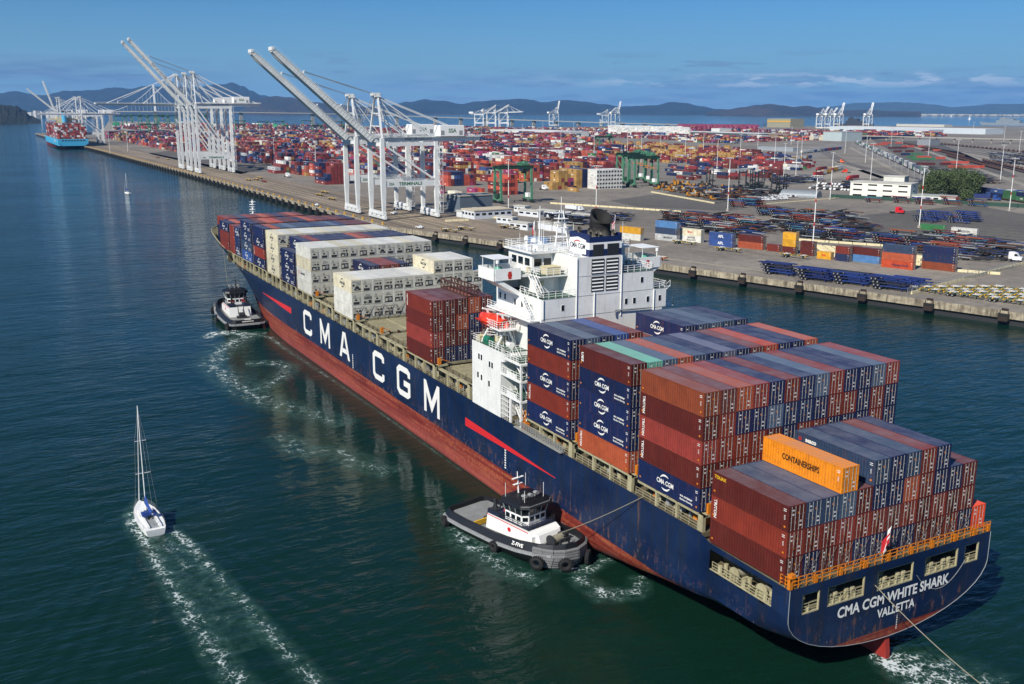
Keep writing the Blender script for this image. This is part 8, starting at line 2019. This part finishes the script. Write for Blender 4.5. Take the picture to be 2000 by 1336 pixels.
# ---------------------------------------------------------------- trees
def leaf_mat(name, a, b):
    k = Nodes(name); n = k.noise(k.coord(), 0.9, 3, 0.6); k.base(k.mix(k.ramp(n, 0.35, 0.65), hx(a), hx(b))); k.rough(0.8); return k.m
LEAF = leaf_mat('leaves', '#28381e', '#56643a'); BARK = paint('bark', '#4a3b2c', 0.9, 0.3, 1.5)
def tree(x, y, h_, r_, label, n=2200, seed=0, group=None):
    rt_ = random.Random(seed); t = empty('tree', (x, y, 4), rt_.uniform(0, 6), label, 'tree', group)
    tk = MB(); tk.cyl((0, 0, 0), (0.3, 0.2, h_*0.45), 0.55, 0.35, 8); cl_ = []
    for i in range(15):
        a = rt_.uniform(0, 6.28); q = (math.cos(a)*r_*rt_.uniform(.3, .7), math.sin(a)*r_*rt_.uniform(.3, .7), h_*rt_.uniform(.28, .85)); tk.cyl((0.2, 0.1, h_*0.35), q, 0.22, 0.08, 6); cl_.append((q, r_*rt_.uniform(.34, .55)))
    cl_.append(((0, 0, h_*0.8), r_*0.5)); tk.build('trunk', BARK, t)
    cr = MB()
    for i in range(n):
        c, rr_ = rt_.choice(cl_); v = Vector((rt_.gauss(0, 1), rt_.gauss(0, 1), rt_.gauss(0, .75))).normalized()*rr_*(0.55+0.5*rt_.random()**0.5)
        p = Vector(c)+v; s_ = rt_.uniform(.25, .6); a = Vector((rt_.uniform(-1, 1), rt_.uniform(-1, 1), rt_.uniform(-1, 1))).normalized(); b = a.orthogonal().normalized()*s_; c2 = a.cross(b).normalized()*s_*0.7
        cr.add([tuple(p-b), tuple(p+c2), tuple(p+b), tuple(p-c2)], [(0, 1, 2, 3)])
    cr.build('crown', LEAF, t); return t
for i, (u, v, h_, r_, lb) in enumerate(((1818, 386, 18, 10, 'big dark green tree just right of the white office, leftmost of the grove'), (1834, 378, 16, 9, 'dark green tree behind the leftmost big one of the grove'), (1852, 384, 16, 9, 'middle dark green tree of the grove'), (1868, 382, 19, 10, 'tallest broad tree in the middle of the grove'), (1890, 386, 18, 10.5, 'broad dark green tree at the right end of the grove'), (1887, 396, 8, 4.5, 'smaller rounded tree in front of the right end of the grove'))):
    g = G(u, v); tree(g.x, g.y, h_, r_, lb, 6000, 40+i)
for i in range(26):
    u = 1360+i*9+rq.uniform(-3, 3) if i < 12 else 1480+rq.uniform(0, 60) if i < 16 else rq.uniform(640, 900)
    g = G(u, 247.5 if i < 16 else 251); tree(g.x, g.y, 15, 8, 'small dark tree far away on the bay shore', 60, 80+i, 'dark trees along the bay shore')
    t_ = COL.objects[-1]

# ---------------------------------------------------------------- far blue container ship
fs_ = empty('container_ship', (0, 0, 0), 0, 'distant light blue container ship piled high with containers at the far wharf', 'container ship')
FB = MB(); sx0, sx1, hb_ = 1655.0, 2010.0, 22.0
stn = [(0, 1.0), (0.06, 1.0), (0.75, 1.0), (0.86, 0.86), (0.94, 0.55), (1.0, 0.0)]
def fsec(f, w_):
    x = sx0+(sx1-sx0)*f; tuck = 1 if f > 0.12 else 0.25+0.75*f/0.12
    out_ = []
    for z, k_ in ((-1, 0.9*tuck), (2, 0.95*(tuck**0.6)), (5.0, 0.98 if f > 0.05 else 0.72), (9, 1.0), (15.5+max(0, f-0.85)*40, 1.0)): out_.append((x, w_*k_*hb_, z))
    return out_
for s_ in (1, -1):
    secs = [[(x, FY+s_*y, z) for x, y, z in fsec(f, w_)] for f, w_ in stn]; vs, fs = loft(secs); FB.add(vs, fs)
a = [(x, FY+y, z) for x, y, z in fsec(0, 1)]; b = [(x, FY-y, z) for x, y, z in fsec(0, 1)][::-1]; FB.add(a[2:]+b[:-2], [tuple(range(6))])
def far_hull():
    k = Nodes('far_hull_paint'); co = k.n('ShaderNodeTexCoord'); s3 = k.n('ShaderNodeSeparateXYZ'); k.l(co.outputs['Object'], s3.inputs[0])
    f = k.ramp(s3.outputs[2], 5.0, 5.1); k.base(k.mix(f, hx('#7c2a26'), hx('#3f9cc2'))); k.rough(0.5); return k.m
FB.build('hull', far_hull(), fs_)
q = MB(); q.box(sx0+1, sx1-60, FY-hb_+0.3, FY+hb_-0.3, 15.2, 15.6); q.build('deck', M_grey, fs_)
q = MB()
for i in range(8): q.box(sx0-0.2, sx0-0.05, FY-17+i*4.4, FY-14.4+i*4.4, 12.4, 14.2)
q.build('mooring_opening', M_dark, fs_)
q = MB(); q.box(sx0+122, sx0+140, FY-12, FY+12, 15, 48); q.box(sx0+124, sx0+138, FY-hb_, FY+hb_, 44, 46); q.build('bridge', M_cream, fs_)
q = MB(); q.cyl((sx0+118, FY, 40), (sx0+118, FY, 56), 4, 4, 12); q.build('funnel', paint('pale_blue_funnel', '#4fa6cc'), fs_); q = MB(); q.cyl((sx0+118, FY, 56), (sx0+118, FY, 58.5), 4.1, 4.1, 12); q.build('funnel_top', M_dark, fs_)
letters('MAERSK', 6, M_letw, (sx0+60, FY+hb_+0.2, 11.5), (-1, 0, 0), (0, 0, 1), fs_, bold=0.1)
# grey navy ship and small freighter by the bay
def grey_ship(u, v, L, label, col, rz):
    g = G(u, v, 0); t = empty('moored_ship', (g.x, g.y, 0), rz, label, 'ship'); m_ = paint('ship_'+col[1:], col, 0.6, 0.15, 0.05)
    q = MB(); q.prism([(-L/2, 2), (L/2, 2), (L/2+14, 16), (L/2-20, 13), (-L/2, 12)], 'y', -12, 12); q.build('hull', m_, t)
    q = MB(); q.box(-L*0.25, L*0.22, -9, 9, 12, 24); q.box(-L*0.12, L*0.16, -8, 8, 24, 32); q.prism([(L*0.05, 32), (L*0.16, 32), (L*0.12, 38), (L*0.07, 38)], 'y', -5, 5); q.build('superstructure', m_, t)
    q = MB()
    for x in (-0.2, -0.05, 0.1): q.cyl((L*x, 0, 24), (L*x, 0, 50), 0.8, 0.4, 6); q.bar((L*x-6, 0, 42), (L*x+6, 0, 42), 0.7)
    q.build('mast', m_, t)
grey_ship(1968, 246, 230, 'grey naval ship with boxy superstructure moored at the far right', '#7d868c', A2-R(12)); grey_ship(1668, 248, 170, 'dark hulled freighter moored among the far white cranes', '#3a3d42', A2-R(12))

# ---------------------------------------------------------------- bay bridge and its white tower
def bpt(u, z, dist):
    d = FW*FPX+RT*(u-RW/2)+UP*(RH/2-214); hd = Vector((d.x, d.y, 0)).normalized(); return Vector((CAM.x+hd.x*dist, CAM.y+hd.y*dist, z))
deckp = [(215, 52, 4600), (303, 52, 4500), (470, 50, 4450), (610, 46, 4450), (700, 41, 4450), (850, 32, 4400), (1000, 22, 4350), (1175, 12, 4250), (1350, 7, 4050), (1480, 6, 3900)]
br = empty('viaduct_bridge', tuple(bpt(700, 0, 4450)), 0, 'long pale viaduct bridge crossing the water behind the container yard', 'bridge'); off = -Vector(bpt(700, 0, 4450))
q = MB()
for a, b in zip(deckp, deckp[1:]): q.bar(bpt(*a)+off, bpt(*b)+off, 26, 3.4)
q.build('deck', paint('bridge_concrete', '#8f8e88', 0.8, 0.1, 0.01), br)
for a, b in zip(deckp, deckp[1:]):
    A_, B_ = bpt(*a), bpt(*b); n = max(1, int((B_-A_).length/(150 if a[0] < 850 else 90)))
    for i in range(n):
        p = A_.lerp(B_, i/n)+off; q = MB(); q.box(p.x-5, p.x+5, p.y-7, p.y+7, -4, p.z-2.4); q.build('pier', paint('bridge_concrete', '#8f8e88'), br)
q = MB()
for a, b in zip(deckp, deckp[1:]):
    A_, B_ = bpt(*a), bpt(*b); n = max(1, int((B_-A_).length/50))
    for i in range(n): p = A_.lerp(B_, i/n)+off; q.bar((p.x, p.y, p.z+2), (p.x, p.y, p.z+14), 0.7)
q.build('lamp_posts', M_grey, br)
tw = empty('bridge_tower', tuple(bpt(303, 0, 4500)), 0, 'white suspension bridge tower with cables rising behind the level crane boom', 'bridge tower')
q = MB(); q.add([(-4, -4, 0), (4, -4, 0), (4, 4, 0), (-4, 4, 0), (-3, -3, 160), (3, -3, 160), (3, 3, 160), (-3, 3, 160)], [(0,3,2,1),(4,5,6,7),(0,1,5,4),(1,2,6,5),(2,3,7,6),(3,0,4,7)]); q.build('tower', M_whitec, tw)
q = MB(); T0 = bpt(303, 0, 4500)
for (u1, n) in ((210, 12), (368, 10)):
    E_ = bpt(u1, 54, 4500)-T0; prev = Vector((0, 0, 156))
    for i in range(1, n+1):
        t = i/n; p = Vector((E_.x*t, E_.y*t, 54+102*(1-t)**1.8)); q.bar(prev, p, 1.5); q.bar(p, Vector((p.x, p.y, 54)), 0.5); prev = p
q.build('cable', M_whitec, tw)
# elevated rail overpass crossing the right hand yard
ov = MB(); a, b = G(1640, 272), G(2060, 283); d = (b-a).normalized(); L = (b-a).length
ov.bar(a+Vector((0, 0, 8)), b+Vector((0, 0, 8)), 9, 1.8)
for i in range(int(L/35)): p = a+d*(i*35); ov.bar(p, p+Vector((0, 0, 7.2)), 2.0)
tag(ov.build('overpass', M_conc), 'long low concrete overpass crossing the far right yard', 'overpass')
# rows of empty rail wagons
WG = MB(); WG.box(0, 16, -1.4, 1.4, 1.0, 1.5); WG.box(0, 0.5, -1.4, 1.4, 1.5, 3.0); WG.box(15.5, 16, -1.4, 1.4, 1.5, 3.0)
for x in (2, 14): WG.box(x-1, x+1, -1.0, 1.0, 0.3, 1.0)
WGM = WG.mesh('rail_wagon', paint('wagon_brown', '#4a3026', 0.8, 0.3, 0.3))
for (p0, p1, lb) in (((1765, 281), (1905, 312), 'upper line'), ((1920, 315), (2010, 336), 'lower line'), ((1815, 280), (2010, 299), 'far line'), ((1850, 305), (1950, 332), 'short line')):
    a, b = G(*p0), G(*p1); d = (b-a); L = d.length; d.normalize(); s_ = 0; k_ = 0
    while s_ < L and k_ < 32:
        p = a+d*s_; o = obj('rail_wagon', WGM, loc=(p.x, p.y, 4.05), rz=math.atan2(d.y, d.x)); tag(o, 'empty brown flat rail wagon in the %s of the far right sidings' % lb, 'rail wagon', 'brown rail wagons of the %s' % lb); s_ += 17; k_ += 1

# utility poles along the tracks
for i in range(26):
    t_ = i/25; u, v = 1655+t_*150, 283+t_*75; g = G(u+(-8 if i % 2 else 10), v); q = MB(); q.cyl((0, 0, 0), (0, 0, 12), 0.18, 0.12, 6); q.bar((0, 0, 11.8), (1.8, 0, 12), 0.15)
    o = q.build('street_lamp', M_grey); o.location = (g.x, g.y, 4); tag(o, 'slender grey street lamp beside the curving rail road', 'street lamp', 'street lamps beside the curving rail road')

# ---------------------------------------------------------------- haze
hz_ = MB(); hz_.box(-1500, 31000, -36000, 9000, -6, 800)
k = Nodes('haze_air'); k.t.nodes.remove(k.b); v_ = k.n('ShaderNodeVolumePrincipled'); v_.inputs['Color'].default_value = (0.22, 0.52, 1.0, 1); v_.inputs['Density'].default_value = 2.9e-5; v_.inputs['Anisotropy'].default_value = 0.0
k.l(v_.outputs[0], k.o.inputs['Volume']); tag(hz_.build('haze', k.m), kind='stuff')
